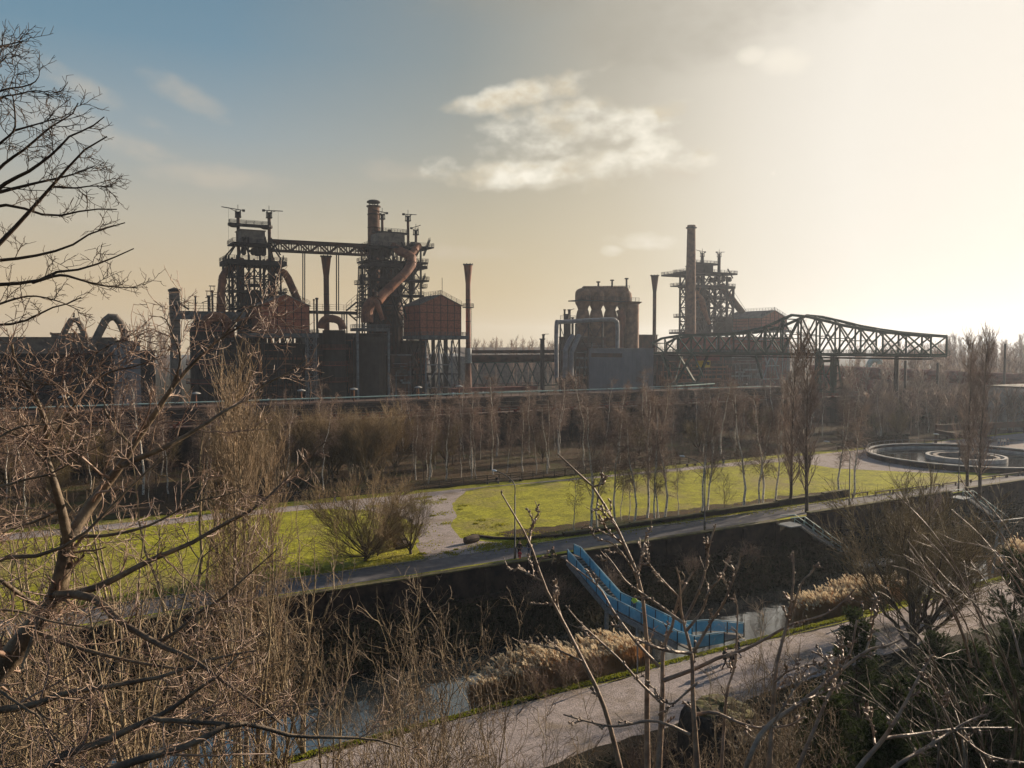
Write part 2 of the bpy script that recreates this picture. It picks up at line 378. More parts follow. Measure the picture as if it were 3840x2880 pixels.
def spreading(seed, H=9, stems=7, r=.2, spread=38, m3=4):
    """many limbs rising from a low fork into a dome of fine twigs"""
    rng = np.random.default_rng(seed); t = np.linspace(0, 1, 9)
    tr = np.array([[0, 0, 0], [.05, 0, H*.06], [.02, .05, H*.12], [0, .02, H*.2]]); Ps = []; Rs = []
    for i in range(stems):
        a = 2*PI*i/stems+rng.uniform(-.4, .4); s = math.radians(spread*rng.uniform(.35, 1.15)); L = H*rng.uniform(.72, .92)
        k = s*(1.15-.45*t); x = np.cumsum(np.sin(k))/9*L; z = np.cumsum(np.cos(k))/9*L
        p = np.c_[x*math.cos(a), x*math.sin(a), z]+rng.normal(size=(9, 3))*.05; p -= p[0]; p += (0, 0, H*.08*rng.uniform(.3, 1.6)); Ps.append(p); Rs.append(np.linspace(1, .1, 9)*r*rng.uniform(.4, .65))
    P = np.array(Ps); R = np.array(Rs)
    L1, R1 = spawn(rng, P, R, 16, .15, 1, (18, 42), (1.6, 3.4), 7, .09, (0, 0, .30), .5, .22, -.45, .02)
    L2, R2 = spawn(rng, L1, R1, 8, .12, 1, (18, 42), (.7, 1.7), 5, .11, (0, 0, .25), .6, .3, -.25, .013)
    L3, R3 = spawn(rng, L2, R2, m3, .15, 1, (18, 45), (.35, .9), 4, .12, (0, 0, .25), .7, .4, 0, .010)
    tt = tubes(tr[None], np.array([[1.15, 1, .95, .6]])*r, 8)
    return join([tt, tubes(P, R, 6)]), join([tubes(L1, R1, 4), tubes(L2, R2, 3), tubes(L3, R3, 3)])
def bush(seed, H=3, stems=14, r=.03):
    rng = np.random.default_rng(seed); o = np.zeros((1, 4, 3)); o[0, :, 2] = np.linspace(-.2, .1, 4)
    L1, R1 = spawn(rng, o, np.full((1, 4), r*1.6), stems, .3, 1, (8, 60), (H*.6, H), 7, .12, (0, 0, .5), .7, .3, -.1, .012)
    L2, R2 = spawn(rng, L1, R1, 7, .2, 1, (20, 55), (.3*H, .5*H), 5, .15, (0, 0, .3), .6, .3, -.3, .008)
    L3, R3 = spawn(rng, L2, R2, 4, .2, 1, (25, 60), (.15*H, .3*H), 4, .2, (0, 0, .2), .7, .4, 0, .007)
    return tubes(L1, R1, 4), join([tubes(L2, R2, 3), tubes(L3, R3, 3)])
TPL = {}
def template(key, gen, tm, cm):
    (tv, tf), (cv, cf) = gen
    TPL[key] = (mesh_np(key+'_trunk', tv, tf, tm), mesh_np(key+'_crown', cv, cf, cm))
def plant(name, key, x, y, z, label, cat='tree', s=1.0, group=None, rz=None, sz=None):
    o = thing(name, label, cat, (0, 0, 0), group); o.location = (x, y, z); OFF[o.name] = np.array((x, y, z), float)
    o.rotation_euler.z = random.uniform(0, 6.28) if rz is None else rz; o.scale = (s, s, sz or s)
    tr, cr = TPL[key]
    for nm, me in (('trunk', tr), ('crown', cr)):
        c = bpy.data.objects.new(nm, me); COL.objects.link(c); c.parent = o; OFF[c.name] = OFF[o.name]
    return o
for i in range(4): template('birch%d' % i, birch(10+i, 13, 1.0), M['birch'], M['twigr'])
for i in range(3): template('thinbirch%d' % i, birch(20+i, 12, .7, .09), M['birch'], M['twigr'])
for i in range(3): template('woodtree%d' % i, birch(30+i, 11, 1.1, .10), M['barkd'], M['twigw'])
for i in range(3): template('thinsap%d' % i, sapling(110+i, 12, .055, 5, .55), M['barkm'], M['twigt'])
for i in range(2): template('spreadtree%d' % i, spreading(40+i, 8.5, 7, .2, 34, 3), M['barkd'], M['twigo'])
for i in range(3): template('poplar%d' % i, poplar(50+i, 24, .27, 1.6, 1.0, .019), M['barkd'], M['twigr'])
for i in range(4): template('sapling%d' % i, sapling(60+i, 15, .13, 3), M['barkm'], M['twigt'])
for i in range(2): template('colsapling%d' % i, poplar(70+i, 20, .15, .9, .8, .011), M['barkm'], M['twigl'])
for i in range(3): template('bush%d' % i, bush(80+i, 3.2), M['twigo'], M['twigr'])
for i in range(2): template('domebush%d' % i, spreading(90+i, 7.8, 14, .13, 66, 2), M['barkd'], M['twigg'])
for i in range(2): template('goldtree%d' % i, spreading(97+i, 9, 8, .16, 36, 3), M['barkm'], M['twigg'])
for i in range(2): template('lowsap%d' % i, sapling(95+i, 8, .05, 5, .6), M['barkm'], M['twigt'])

# the row of birches beside the road
row = [(2154, 1995, 0, .62, 'low spreading crown'), (2215, 1985, 1, 1.05, ''), (2239, 1980, 2, .8, ''), (2306, 1953, 3, 1.0, ''), (2330, 1950, 0, .72, ''),
       (2356, 1948, 1, .7, ''), (2378, 1965, 2, .95, ''), (2427, 1942, 0, 1.08, ''), (2456, 1955, 3, .85, ''), (2470, 1950, 1, .8, ''), (2493, 1942, 2, 1.1, ''),
       (2543, 1935, 0, .65, ''), (2631, 1930, 3, 1.02, ''), (2652, 1922, 1, .92, ''), (2789, 1908, 2, 1.1, ''), (2845, 1897, 0, .9, ''), (2860, 1897, 3, 1.05, ''), (2905, 1890, 1, .9, ''),
       (3147, 1860, 2, .98, ''), (3200, 1866, 0, .95, '')]
ords = ['leftmost', 'second', 'third', 'fourth', 'fifth', 'sixth', 'seventh', 'eighth', 'ninth', 'tenth', 'eleventh', 'twelfth', 'thirteenth', 'fourteenth', 'fifteenth', 'sixteenth', 'seventeenth', 'eighteenth']
for i, (u, v, k, s, _) in enumerate(row):
    p = atz(u, v, 0)
    if i == 0: lab = 'leftmost and lowest birch of the row between lawn and road'
    elif i == 18: lab = 'white birch on the lawn just left of the curved lamp by the basin'
    elif i == 19: lab = 'white birch on the lawn just right of the curved lamp by the basin'
    else: lab = '%s birch from the left in the row between lawn and road' % ords[i]
    plant('birch_tree', ('birch%d' if s > .75 else 'thinbirch%d') % (k % 3), p[0], p[1], 0, lab, 'birch', s*1.1, 'birches between the lawn and the road')
p = atz(2718, 1922, 0); plant('young_tree', 'lowsap0', p[0], p[1], 0, 'young dark tree without white bark among the birches by the road', 'tree', .72)
# dark columnar poplars right
for (u, v, k, s, lab) in [(2962, 1893, 0, .92, 'tall dark poplar left of the pair beside the road by the crane'), (3025, 1922, 1, .98, 'tall dark poplar right of the pair beside the road by the crane'),
                     (3626, 1840, 2, .98, 'tall dark poplar left of the pair in front of the round basin'), (3672, 1868, 0, 1.0, 'tall dark poplar right of the pair in front of the round basin')]:
    p = atz(u, v, 0); plant('poplar_tree', 'poplar%d' % k, p[0], p[1], -.3, lab, 'poplar', s, 'dark poplars beside the road')
# lawn trees
p = atz(1370, 2105, 0); plant('spreading_tree', 'domebush0', p[0], p[1], 0, 'broad bare tree with many limbs on the lawn beside the gravel patch', 'tree', 1.28, rz=.4, sz=1.2)
p = atz(1395, 2095, 0); plant('leaning_tree', 'domebush1', p[0]+.9, p[1]+.7, 0, 'smaller bare stem growing against the broad tree on the lawn', 'tree', .55, rz=1.4)
p = atz(1540, 2078, 0); plant('young_tree', 'spreadtree1', p[0], p[1], 0, 'small dark bare tree on the gravel just right of the broad tree', 'tree', .76, rz=2.0, sz=.82)
# the bare wood below the bunker wall
rg = random.Random(11)
placed = []
def far_enough(x, y, d):
    for a, c in placed:
        if (a-x)**2+(c-y)**2 < d*d: return False
    placed.append((x, y)); return True
big = [(1560, 1800, 1.0), (1600, 1812, .9), (1672, 1810, 1.0), (1730, 1792, .85), (1768, 1795, .9), (1786, 1790, 1.0), (1850, 1780, .95), (1900, 1775, .9), (1960, 1768, 1.0), (2011, 1778, .85), (2052, 1775, .95), (2195, 1760, 1.5), (2320, 1740, 1.2), (2437, 1735, 1.25), (2480, 1735, 1.3), (2640, 1725, 1.2), (2700, 1715, 1.25), (2760, 1712, 1.3)]
for j, (u, v, s) in enumerate(big):
    p = atz(u, min(v, 1800), 0)
    y = max(p[1], 117.5); placed.append((p[0], y))
    plant('birch_tree', 'thinbirch%d' % (j % 3) if j % 2 else 'birch%d' % (j % 4), p[0], y, 0, 'white birch at the edge of the wood behind the fence, %s from the left' % (ords[j]), 'birch', s*.95, 'birches at the edge of the wood')
n = 0
while n < 185:
    x = rg.uniform(-25, 232); y = rg.uniform(116.5, 158)
    if y < 121 and rg.random() < .5: continue
    if not far_enough(x, y, rg.uniform(2.2, 4.2)): continue
    r = rg.random(); n += 1
    side = 'left' if x < 60 else ('middle' if x < 130 else 'right')
    dep = 'front' if y < 130 else ('middle' if y < 145 else 'back')
    if r < .50: plant('birch_tree', ('thinbirch%d' if r < .3 else 'birch%d') % rg.randrange(3), x, y, 0, 'slender white birch in the %s rows of the %s part of the bare wood' % (dep, side), 'birch', rg.uniform(.65, 1.3), 'birches in the bare wood')
    elif r < .80: plant('bare_tree', 'woodtree%d' % rg.randrange(3), x, y, 0, 'bare brown tree in the %s rows of the %s part of the bare wood' % (dep, side), 'tree', rg.uniform(.65, 1.12), 'brown trees in the bare wood')
    else: plant('bare_tree', 'spreadtree%d' % rg.randrange(2), x, y, 0, 'broad olive-brown bare tree in the %s rows of the %s part of the bare wood' % (dep, side), 'tree', rg.uniform(.6, 1.1), 'olive trees in the bare wood')
for i in range(16):
    x = rg.uniform(-26, 50); y = rg.uniform(118, 150)
    if not far_enough(x, y, 3.0): continue
    if x > 62: continue
    plant('bare_tree', 'goldtree%d' % (i % 2), x, y, 0, 'golden-olive bare tree in the %s rows at the left end of the wood' % ('front' if y < 130 else ('middle' if y < 140 else 'back')), 'tree', rg.uniform(.95, 1.35), 'golden trees at the left end of the wood')
for i in range(15):
    p = atz(1010+33*i+rg.uniform(-8, 8), rg.uniform(1775, 1805), 0)
    plant('bare_tree', ('goldtree%d' if i % 3 else 'sapling%d') % (i % 2), p[0], p[1], 0, 'tall golden tree at the left front of the wood, %s from the left' % ords[i], 'tree', rg.uniform(1.0, 1.4) if i % 3 else rg.uniform(.75, .95), 'tall golden trees along the front left edge of the wood')
# undergrowth of the wood: uncountable thin stems
def stemfield(name, label, cat, m, n, fx, fy, fz, H, r=.012, seed=1, wig=.1, trop=(0, 0, .3), tilt=25, per=3, L2=(.4, .9), group=None, down=(0, 0, .2)):
    rng = np.random.default_rng(seed); x = fx(rng, n); y = fy(rng, n, x); z = fz(x, y)
    P = np.zeros((n, 5, 3)); P[:, 0] = np.c_[x, y, z]; d = rng.normal(size=(n, 3))*math.tan(rad(tilt))*.6; d[:, 2] = 1; d /= np.linalg.norm(d, axis=1)[:, None]
    L = rng.uniform(H[0], H[1], n)[:, None]/4
    for k in range(1, 5): d = d+rng.normal(size=(n, 3))*wig+np.array(trop)/4; d /= np.linalg.norm(d, axis=1)[:, None]; P[:, k] = P[:, k-1]+d*L
    R = np.linspace(1, .35, 5)[None]*np.full((n, 1), r); parts = [tubes(P, R, 3)]
    if per:
        Q, S = spawn(rng, P, R, per, .25, 1, (20, 60), L2, 4, .15, down, .7, .4, -.2, .006); parts.append(tubes(Q, S, 3))
    V, F = join(parts); return obj_np(name, V, F, m, label=label, cat=cat, kind='stuff', group=group)
tz = np.vectorize(terrain)
stemfield('undergrowth', 'thicket of thin red-brown stems between the trees of the wood', 'undergrowth', M['twigw'], 2400,
          lambda r, n: r.uniform(-25, 235, n), lambda r, n, x: r.uniform(118.5, 159, n), lambda x, y: x*0, (1.2, 3.6), .02, 3, .14, tilt=30, per=5, L2=(.5, 1.2))
# dead leaves and bramble on the canal embankment
def leafpatch(name, label, m, n, fx, fy, fz, size, seed=2, cat='ground cover', up=.0):
    rng = np.random.default_rng(seed); x = fx(rng, n); y = fy(rng, n, x); z = fz(rng, x, y)
    c = np.c_[x, y, z]; a = rng.normal(size=(n, 3)); a[:, 2] += up; a /= np.linalg.norm(a, axis=1)[:, None]; t = rng.normal(size=(n, 3)); t -= a*(t*a).sum(1)[:, None]; t /= np.linalg.norm(t, axis=1)[:, None]
    s = rng.uniform(size[0], size[1], n)[:, None]; V = np.stack([c-a*s, c+t*s*.5, c+a*s, c-t*s*.5], 1).reshape(-1, 3)
    F = np.arange(n*4).reshape(n, 4); return obj_np(name, V, F, m, label=label, cat=cat, kind='stuff')
def hum(x, y): return 1+.55*np.sin(x*.55+1.3*np.sin(y*.4))*np.sin(y*.8+x*.13)+.35*np.sin(x*1.7+y)
leafpatch('ivy_cover', 'dark ivy and bramble covering the far canal embankment', M['ivy'], 60000, lambda r, n: r.uniform(-10, 135, n), lambda r, n, x: r.uniform(62.8, 71.4, n),
          lambda r, x, y: tz(x, y)+np.abs(r.normal(size=len(x)))*.55*hum(x, y)*np.clip((y-62.4), 0, 1.5)*.8, (.08, .2))
stemfield('bramble_stems', 'thin dry stems standing out of the ivy on the embankment', 'undergrowth', M['bramble'], 2600,
          lambda r, n: r.uniform(-10, 135, n), lambda r, n, x: r.uniform(63.5, 71.3, n), lambda x, y: tz(x, y), (.8, 2.6), .014, 5, .16, tilt=35, per=4, L2=(.3, 1.0))
# taller shrubs on the embankment left of the blue stairs
for i, (u, v, s, lab) in enumerate([(2060, 2165, 1.0, 'brown twiggy shrub left of the top of the blue stairs'), (1985, 2190, .9, 'evergreen-tangled shrub under the wall end left of the blue stairs'),
                               (2120, 2200, .8, 'low brown shrub pressed against the blue stairs'), (2265, 2100, 1.1, 'thin upright shrub growing at the wall right of the blue stairs'),
                               (2590, 2120, .9, 'tangled shrub on the embankment below the tall lamp'), (2800, 2080, .9, 'light green ivy-grown shrub on the embankment near the teal stairs')]):
    p = aty(u, v, 68.5); plant('shrub', 'bush%d' % (i % 3), p[0], 68.5, terrain(0, 68.5), lab, 'shrub', s*1.15)
# grass blades and litter on the near canal verge
leafpatch('grass_tufts', 'short sunlit grass tufts on the verge between canal and gravel path', M['blade'], 42000, lambda r, n: r.uniform(8, 110, n), lambda r, n, x: 49.35+r.gamma(1.6, .9, n),
          lambda r, x, y: tz(x, y)+.06, (.05, .14), 4, 'grass', 1.6)
def patchy(x, y): return np.sin(x*.9+2*np.sin(y*.5))*np.sin(y*1.1+x*.4)+.5*np.sin(x*2.3+y*1.7)
def patch_blades(name, label, x0, x1, y0, y1, n, seed, th=.15, size=(.06, .16)):
    rng = np.random.default_rng(seed); nc = n//90; cx_ = rng.uniform(x0, x1, nc); cy_ = rng.uniform(y0, y1, nc); j_ = rng.integers(0, nc, n); sp = rng.gamma(2, .35, nc)[j_]; x = cx_[j_]+rng.normal(size=n)*sp*1.3; y = cy_[j_]+rng.normal(size=n)*sp
    leafpatch(name, label, M['bladel'], len(x), lambda r, q: x, lambda r, q, xx: y, lambda r, a, c: a*0+.03+r.random(len(a))*.05, size, seed, 'grass', 1.4)
patch_blades('grass_tufts', 'ragged grass tufts creeping over the gravel patch by the broad tree', 33, 50, 80, 110, 3500, 41, .45)
patch_blades('grass_tufts', 'ragged grass tufts along the edge between road and lawn', -20, 120, 77.3, 79.5, 14000, 42, .1)
# ------------------------------------------------------------------ reed beds
def reeds(name, label, x0, x1, y0, y1, n, H, seed, xf=None):
    rng = np.random.default_rng(seed); root = thing(name, label, 'reed bed', ((x0+x1)/2, (y0+y1)/2, -4.8)); root['kind'] = 'stuff'
    x = rng.uniform(x0, x1, n); w = (y0+y1)/2; y = rng.uniform(y0, y1, n)
    e = ((x-(x0+x1)/2)/((x1-x0)/2))**2; keep = np.abs(y-w) < (y1-y0)/2*np.sqrt(np.clip(1.08-e**2, 0.02, 1)); x, y = x[keep], y[keep]; n = len(x)
    z = np.maximum(tz(x, y), -5.5); P = np.zeros((n, 5, 3)); P[:, 0] = np.c_[x, y, z]; h = rng.uniform(H*.70, H*1.05, n)*(1-.3*np.clip(e[keep], 0, 1))*(.9+.10*np.sin(x*.8+np.sin(y*2))+.10*np.sin(x*2.7+y*3))
    d = rng.normal(size=(n, 3))*.05+np.array([-.05, -.02, 1.]); d /= np.linalg.norm(d, axis=1)[:, None]
    for k in range(1, 5): d = d+rng.normal(size=(n, 3))*.03+np.array([-.03, 0, 0]); d /= np.linalg.norm(d, axis=1)[:, None]; P[:, k] = P[:, k-1]+d*(h/4)[:, None]
    R = np.full((n, 5), .011); S, SR = spawn(rng, P, R, 3, .2, .9, (10, 40), (.25, .6), 3, .15, (0, 0, -.3), 1.4, .4, 0, .009)
    V, F = join([tubes(P, R, 3), tubes(S, SR, 3)]); obj_np('reed_stems', V, F, M['reed'], root, kind='stuff')
    sel = (rng.random(n) < .62)&(h > H*.66); T = P[sel, 4]; k = len(T); L = rng.uniform(.3, .55, k)
    lean = np.c_[rng.normal(-.45, .25, k), rng.normal(0, .2, k), np.ones(k)*.8]; lean /= np.linalg.norm(lean, axis=1)[:, None]
    Q = np.zeros((k, 5, 3))
    for j in range(5): Q[:, j] = T+lean*(L*j/4)[:, None]-np.array([.0, 0, .05])*(j/4)**2+np.array([-.06, 0, 0])*(j/4)**2
    RR = np.array([.015, .05, .065, .045, .012])[None]*rng.uniform(.6, 1.15, (k, 1)); V, F = tubes(Q, RR, 5)
    # feathery side tufts
    S, SR = spawn(rng, Q, RR*.3, 7, .05, .9, (25, 60), (.08, .2), 3, .3, (0, 0, -.2), .6, .4, 0, .008); V, F = join([(V, F), tubes(S, SR, 3)])
    obj_np('reed_plumes', V, F, M['plume'], root, kind='stuff')
reeds('reed_bed', 'brown reed bed with pale plumes left of the blue footbridge', 27, 44.3, 51.9, 55.0, 3900, 3.8, 1)
reeds('reed_bed', 'reed bed with bright backlit plumes right of the footbridge below the wooden deck', 62.5, 80.5, 51.9, 55.0, 3600, 3.7, 2)
reeds('reed_bed', 'far reed bed with pale plumes by the ladder frame at the right edge', 97, 124, 51.6, 55.6, 4200, 3.8, 3)
# ------------------------------------------------------------------ industrial buildings
def rbox(mb, z, x0, y0, x1, y1, Y, D):
    """box whose front face on plane y=Y is the zoom rectangle"""
    a = z.y(x0, y0, Y); c = z.y(x1, y1, Y); mb.box(a[0], c[0], Y, Y+D, c[2], a[2])
def polybars(mb, pts, w, closed=False):
    for a, c in zip(pts[:-1], pts[1:]): mb.bar(a, c, w)
def lattice_col(mb, x, y, z0, z1, w, bw=.22, step=None, xs=True):
    """four-legged lattice mast"""
    step = step or w*1.2; c = [(x-w/2, y-w/2), (x+w/2, y-w/2), (x+w/2, y+w/2), (x-w/2, y+w/2)]
    for p in c: mb.bar((*p, z0), (*p, z1), bw)
    k = max(1, int((z1-z0)/step)); h = (z1-z0)/k
    for i in range(k):
        for j in range(4):
            a, d = c[j], c[(j+1) % 4]; mb.bar((*a, z0+i*h), (*d, z0+(i+1)*h), bw*.55)
            if xs: mb.bar((*d, z0+i*h), (*a, z0+(i+1)*h), bw*.55)
            mb.bar((*a, z0+i*h), (*d, z0+i*h), bw*.7)
def frame_panel(mb, x0, x1, y, z0, z1, w, n=3, style='X'):
    h = (z1-z0)/n
    for i in range(n):
        a, c = z0+i*h, z0+(i+1)*h; mb.bar((x0, y, a), (x1, y, a), w)
        if style == 'X' or (style == 'M' and i % 2): mb.bar((x0, y, a), (x1, y, c), w*.6); mb.bar((x1, y, a), (x0, y, c), w*.6)
        else: mb.bar((x0, y, a), ((x0+x1)/2, y, c), w*.6); mb.bar((x1, y, a), ((x0+x1)/2, y, c), w*.6)
def ypanel(mb, x, y0, y1, z0, z1, w, n=3):
    h = (z1-z0)/n
    for i in range(n):
        a, c = z0+i*h, z0+(i+1)*h; mb.bar((x, y0, a), (x, y1, a), w); mb.bar((x, y0, a), (x, y1, c), w*.6); mb.bar((x, y1, a), (x, y0, c), w*.6)
def platform(root, x0, x1, y0, y1, z, t=.6, rail=True, m='dark'):
    b = MB(); b.box(x0, x1, y0, y1, z-t, z)
    k = max(2, int((x1-x0)/3))
    o = b.build('platform', M[m], root)
    if rail:
        r = MB(); r.rail([(x0, y0, z), (x1, y0, z), (x1, y1, z), (x0, y1, z), (x0, y0, z)], 1.2, .12, 2.2)
        r.build('railing', M[m], o)
    return o
def stairs(root, a, c, w=1.0, n=None, m='dark', rail=True, name='stairs', axis=None):
    a = np.array(a, float); c = np.array(c, float); b = MB(); d = c-a; side = np.cross(d/np.linalg.norm(d), (0, 0, 1.)); side /= np.linalg.norm(side)
    for s in (-1, 1): b.bar(a+side*s*w/2, c+side*s*w/2, .12, .3)
    n = n or max(4, int(abs(d[2])/.3))
    for i in range(n+1):
        p = a+d*i/n; b.bar(p-side*w/2, p+side*w/2, .26, .06)
    o = b.build(name, M[m], root)
    if rail:
        r = MB()
        for s in (-1, 1):
            r.bar(a+side*s*w/2+(0, 0, 1), c+side*s*w/2+(0, 0, 1), .09); r.bar(a+side*s*w/2+(0, 0, .5), c+side*s*w/2+(0, 0, .5), .06)
            for i in range(5): q = a+(c-a)*i/4+side*s*w/2; r.bar(q, q+(0, 0, 1), .08)
        r.build('railing', M[m], o)
    return o
def jib(root, p, L, up=.28):
    """slewing jib crane standing on a post top; L signed reach along x"""
    b = MB(); x, y, z = p
    b.box(x-.8, x+.8, y-.8, y+.8, z+1.6, z+1.9); b.box(x-.9, x+.9, y-.9, y+.9, z, z+.3)
    for sx in (-.7, .7):
        for sy in (-.7, .7): b.bar((x+sx, y+sy, z), (x+sx, y+sy, z+2.4), .22)
    b.box(x-.45, x+.45, y-.45, y+.45, z+.3, z+1.5)
    s = 1 if L > 0 else -1
    b.bar((x-s*1.9, y, z+2.5), (x+L, y, z+2.5+abs(L)*up), .2, .24); b.box(x-s*2.2, x-s*1.4, y-.35, y+.35, z+2.1, z+2.8)
    b.bar((x, y, z+2.3), (x, y, z+4.2), .14); b.bar((x+L*.5, y, z+2.5+abs(L)*up*.5), (x+s*.5, y, z+1.9), .16)
    b.build('jib_crane', M['dark'], root)
def pipe(root, pts, r, m='rustp', name='gas_pipe', n=14, flange=True, smooth_n=0, ringw=1.09):
    P = bezier(pts, smooth_n) if smooth_n else np.array(pts, float); b = MB(); b.tube(P, r, n)
    if flange:
        L = np.r_[0, np.cumsum(np.linalg.norm(np.diff(P, axis=0), axis=1))]; rr = r if np.isscalar(r) else r[0]
        k = max(2, int(L[-1]/(rr*4.5)))
        for i in range(1, k):
            s = L[-1]*i/k; q = np.array([np.interp(s, L, P[:, j]) for j in range(3)]); q2 = np.array([np.interp(s+.3, L, P[:, j]) for j in range(3)])
            ri = r if np.isscalar(r) else np.interp(s, L, r); b.tube([q, q2], ri*ringw, n)
    return b.build(name, M[m], root, smooth=False)
def gable_house(root, x0, x1, y0, y1, z0, ze, zr, grid=(6, 4), rail=True, nmw='brick'):
    xm = (x0+x1)/2; b = MB(); e = .0
    b.add([(x0, y0, z0), (x1, y0, z0), (x1, y1, z0), (x0, y1, z0), (x0, y0, ze), (x1, y0, ze), (x1, y1, ze), (x0, y1, ze), (xm, y0, zr), (xm, y1, zr)],
          [(0, 3, 2, 1), (0, 1, 5, 8, 4), (2, 3, 7, 9, 6), (3, 0, 4, 7), (1, 2, 6, 5), (4, 8, 9, 7), (8, 5, 6, 9)])
    w = b.build('wall', M[nmw], root)
    g = MB(); fx, fz = grid
    for i in range(fx+1):
        x = x0+(x1-x0)*i/fx; zt = ze+(zr-ze)*(1-abs(x-xm)/((x1-x0)/2)); g.box(x-.09, x+.09, y0-.09, y0-.003, z0, zt-.2)
    for j in range(fz+1):
        z = z0+(ze-z0)*j/fz; g.box(x0, x1, y0-.07, y0-.002, z-.07, z+.07)
    for i in range(4):
        y = y0+(y1-y0)*i/3; g.box(x0-.09, x0-.003, y-.1, y+.1, z0, ze)
    for j in range(fz+1):
        z = z0+(ze-z0)*j/fz; g.box(x0-.07, x0-.002, y0, y1, z-.07, z+.07)
    g.build('wall_framing', M['dark'], w)
    r = MB(); o = .45; t = .28; sl = (zr-ze)/((x1-x0)/2)
    for s in (-1, 1):
        xa = xm; xb = xm+s*((x1-x0)/2+o); za = zr+.05; zb = zr+.05-sl*((x1-x0)/2+o)
        r.add([(xa, y0-o, za), (xb, y0-o, zb), (xb, y1+o, zb), (xa, y1+o, za), (xa, y0-o, za+t), (xb, y0-o, zb+t), (xb, y1+o, zb+t), (xa, y1+o, za+t)],
              [(0, 1, 2, 3), (7, 6, 5, 4), (0, 4, 5, 1), (1, 5, 6, 2), (2, 6, 7, 3), (3, 7, 4, 0)])
    ro = r.build('roof', M['roof'], root)
    if rail:
        q = MB(); q.rail([(x0-.2, y0-.2, ze+.2), (xm, y0-.2, zr+.3), (x1+.2, y0-.2, ze+.2)], 1.4, .1, 1.8); q.rail([(xm, y0, zr+.3), (xm, y1, zr+.3)], 1.4, .1, 2)
        q.build('railing', M['dark'], ro)
def legs_block(root, x0, x1, y0, y1, z0, z1, n=3, m='dark', w=.6, col='support_frame'):
    b = MB()
    for i in range(n):
        x = x0+(x1-x0)*i/(n-1)
        for y in (y0, y1): b.bar((x, y, z0), (x, y, z1), w)
    for y in (y0, y1):
        for i in range(n-1):
            xa = x0+(x1-x0)*i/(n-1); xb = x0+(x1-x0)*(i+1)/(n-1); h = (z1-z0)/2
            for k in range(2): b.bar((xa, y, z0+k*h), ((xa+xb)/2, y, z0+(k+1)*h), .3); b.bar((xb, y, z0+k*h), ((xa+xb)/2, y, z0+(k+1)*h), .3); b.bar((xa, y, z0+(k+1)*h), (xb, y, z0+(k+1)*h), .4)
    for x in (x0, x1): ypanel(b, x, y0, y1, z0, z1, .35, 2)
    return b.build(col, M[m], root)

# ================= furnace one (left) ==================
YF = 270
def A(x, y, Y=YF): return ZA.y(x, y, Y)
f1 = thing('blast_furnace', 'left blast furnace tower with twin posts and box house on top, two drooping pipes', 'blast furnace', (A(1200, 1200)[0], 278, 0), 'blast furnaces')
b = MB(); cols = [915, 1015, 1145, 1275, 1390, 1510]; D = 9
zt = A(1200, 860)[2]; zm = A(1200, 1225)[2]
for Y in (YF, YF+D):
    for c, w in zip(cols, (.5, .75, .6, .6, .75, .5)):
        x = A(c, 860)[0]; b.bar((x, Y, 0), (x, Y, zt), w)
X = [A(c, 860)[0] for c in cols]; zl = [A(0, k)[2] for k in (1640, 1440, 1225, 1045, 860)]
for Y in (YF, YF+D):
    for i in range(5):
        for k in range(4): 
            b.bar((X[i], Y, zl[k]), (X[i+1], Y, zl[k]), .4)
            if (i, k) != (2, 2): b.bar((X[i], Y, zl[k]), (X[i+1], Y, zl[k+1]), .3)
            if (i+k) % 2: b.bar((X[i+1], Y, zl[k]), (X[i], Y, zl[k+1]), .3)
for x in (X[0], X[1], X[4], X[5]): ypanel(b, x, YF, YF+D, zl[0], zt, .32, 4)
# flared feet of the tower top
for s, (xa, xb) in enumerate(((1020, 925), (1385, 1500))):
    for Y in (YF, YF+D): b.bar(A(xa, 690, Y), (A(xb, 850, YF)[0], Y, zt), .45)
b.bar(A(1075, 640), (A(1150, 850)[0], YF, zt), .45); b.bar(A(1110, 640), (A(1040, 850)[0], YF, zt), .4); b.bar(A(1140, 640), (A(1140, 850)[0], YF, zt), .4)
b.bar(A(1330, 650), (A(1400, 800)[0], YF, zt), .45); b.bar(A(1400, 650), A(1510, 850), .4)
b.build('tower_frame', M['dark'], f1)
# furnace shell and machinery inside
b = MB(); cx = A(1240, 900)[0]
b.lathe(cx, YF+8, [(4.6, 0), (4.6, A(0, 1480)[2]), (3.4, A(0, 1290)[2]), (2.4, A(0, 1210)[2]), (2.2, A(0, 1190)[2])], 20)
b.build('furnace_shell', M['rust'], f1, smooth=False)
b = MB()
for (xx, y0, y1, r) in ((1250, 720, 860, 1.6), (1195, 770, 850, .9), (1085, 700, 850, .8), (1310, 620, 860, 1.0), (1285, 650, 720, 1.3)):
    p = A(xx, y0, YF+6); q = A(xx, y1, YF+6); vb = MB(); vb.lathe(p[0], YF+6, [(r*.5, q[2]), (r, q[2]+.5), (r, p[2]-.8), (r*.6, p[2])], 12); vb.build('vessel', M['dark'], f1)
for (xa, ya, xb, yb) in ((1210, 690, 1330, 740), (1180, 740, 1260, 700), (1330, 660, 1230, 640)): b.bar(A(xa, ya, YF+5), A(xb, yb, YF+5), .35)
b.bar(A(1175, 655, YF+5), A(1175, 705, YF+5), .15); b.box(A(1160, 0)[0], A(1190, 0)[0], YF+4.5, YF+5.5, A(0, 730)[2], A(0, 700)[2])
b.build('charging_gear', M['dark'], f1)
for xx, yt, nm in ((1022, 418, 0), (1380, 425, 0)):
    b = MB(); p = A(xx, yt, YF+6); b.tube([(p[0], YF+6, zt), (p[0], YF+6, p[2])], .55, 10)
    b.build('post', M['rust'], f1)
p = A(1022, 418, YF+6); jib(f1, (p[0], YF+6, p[2]), -5.2, .12)
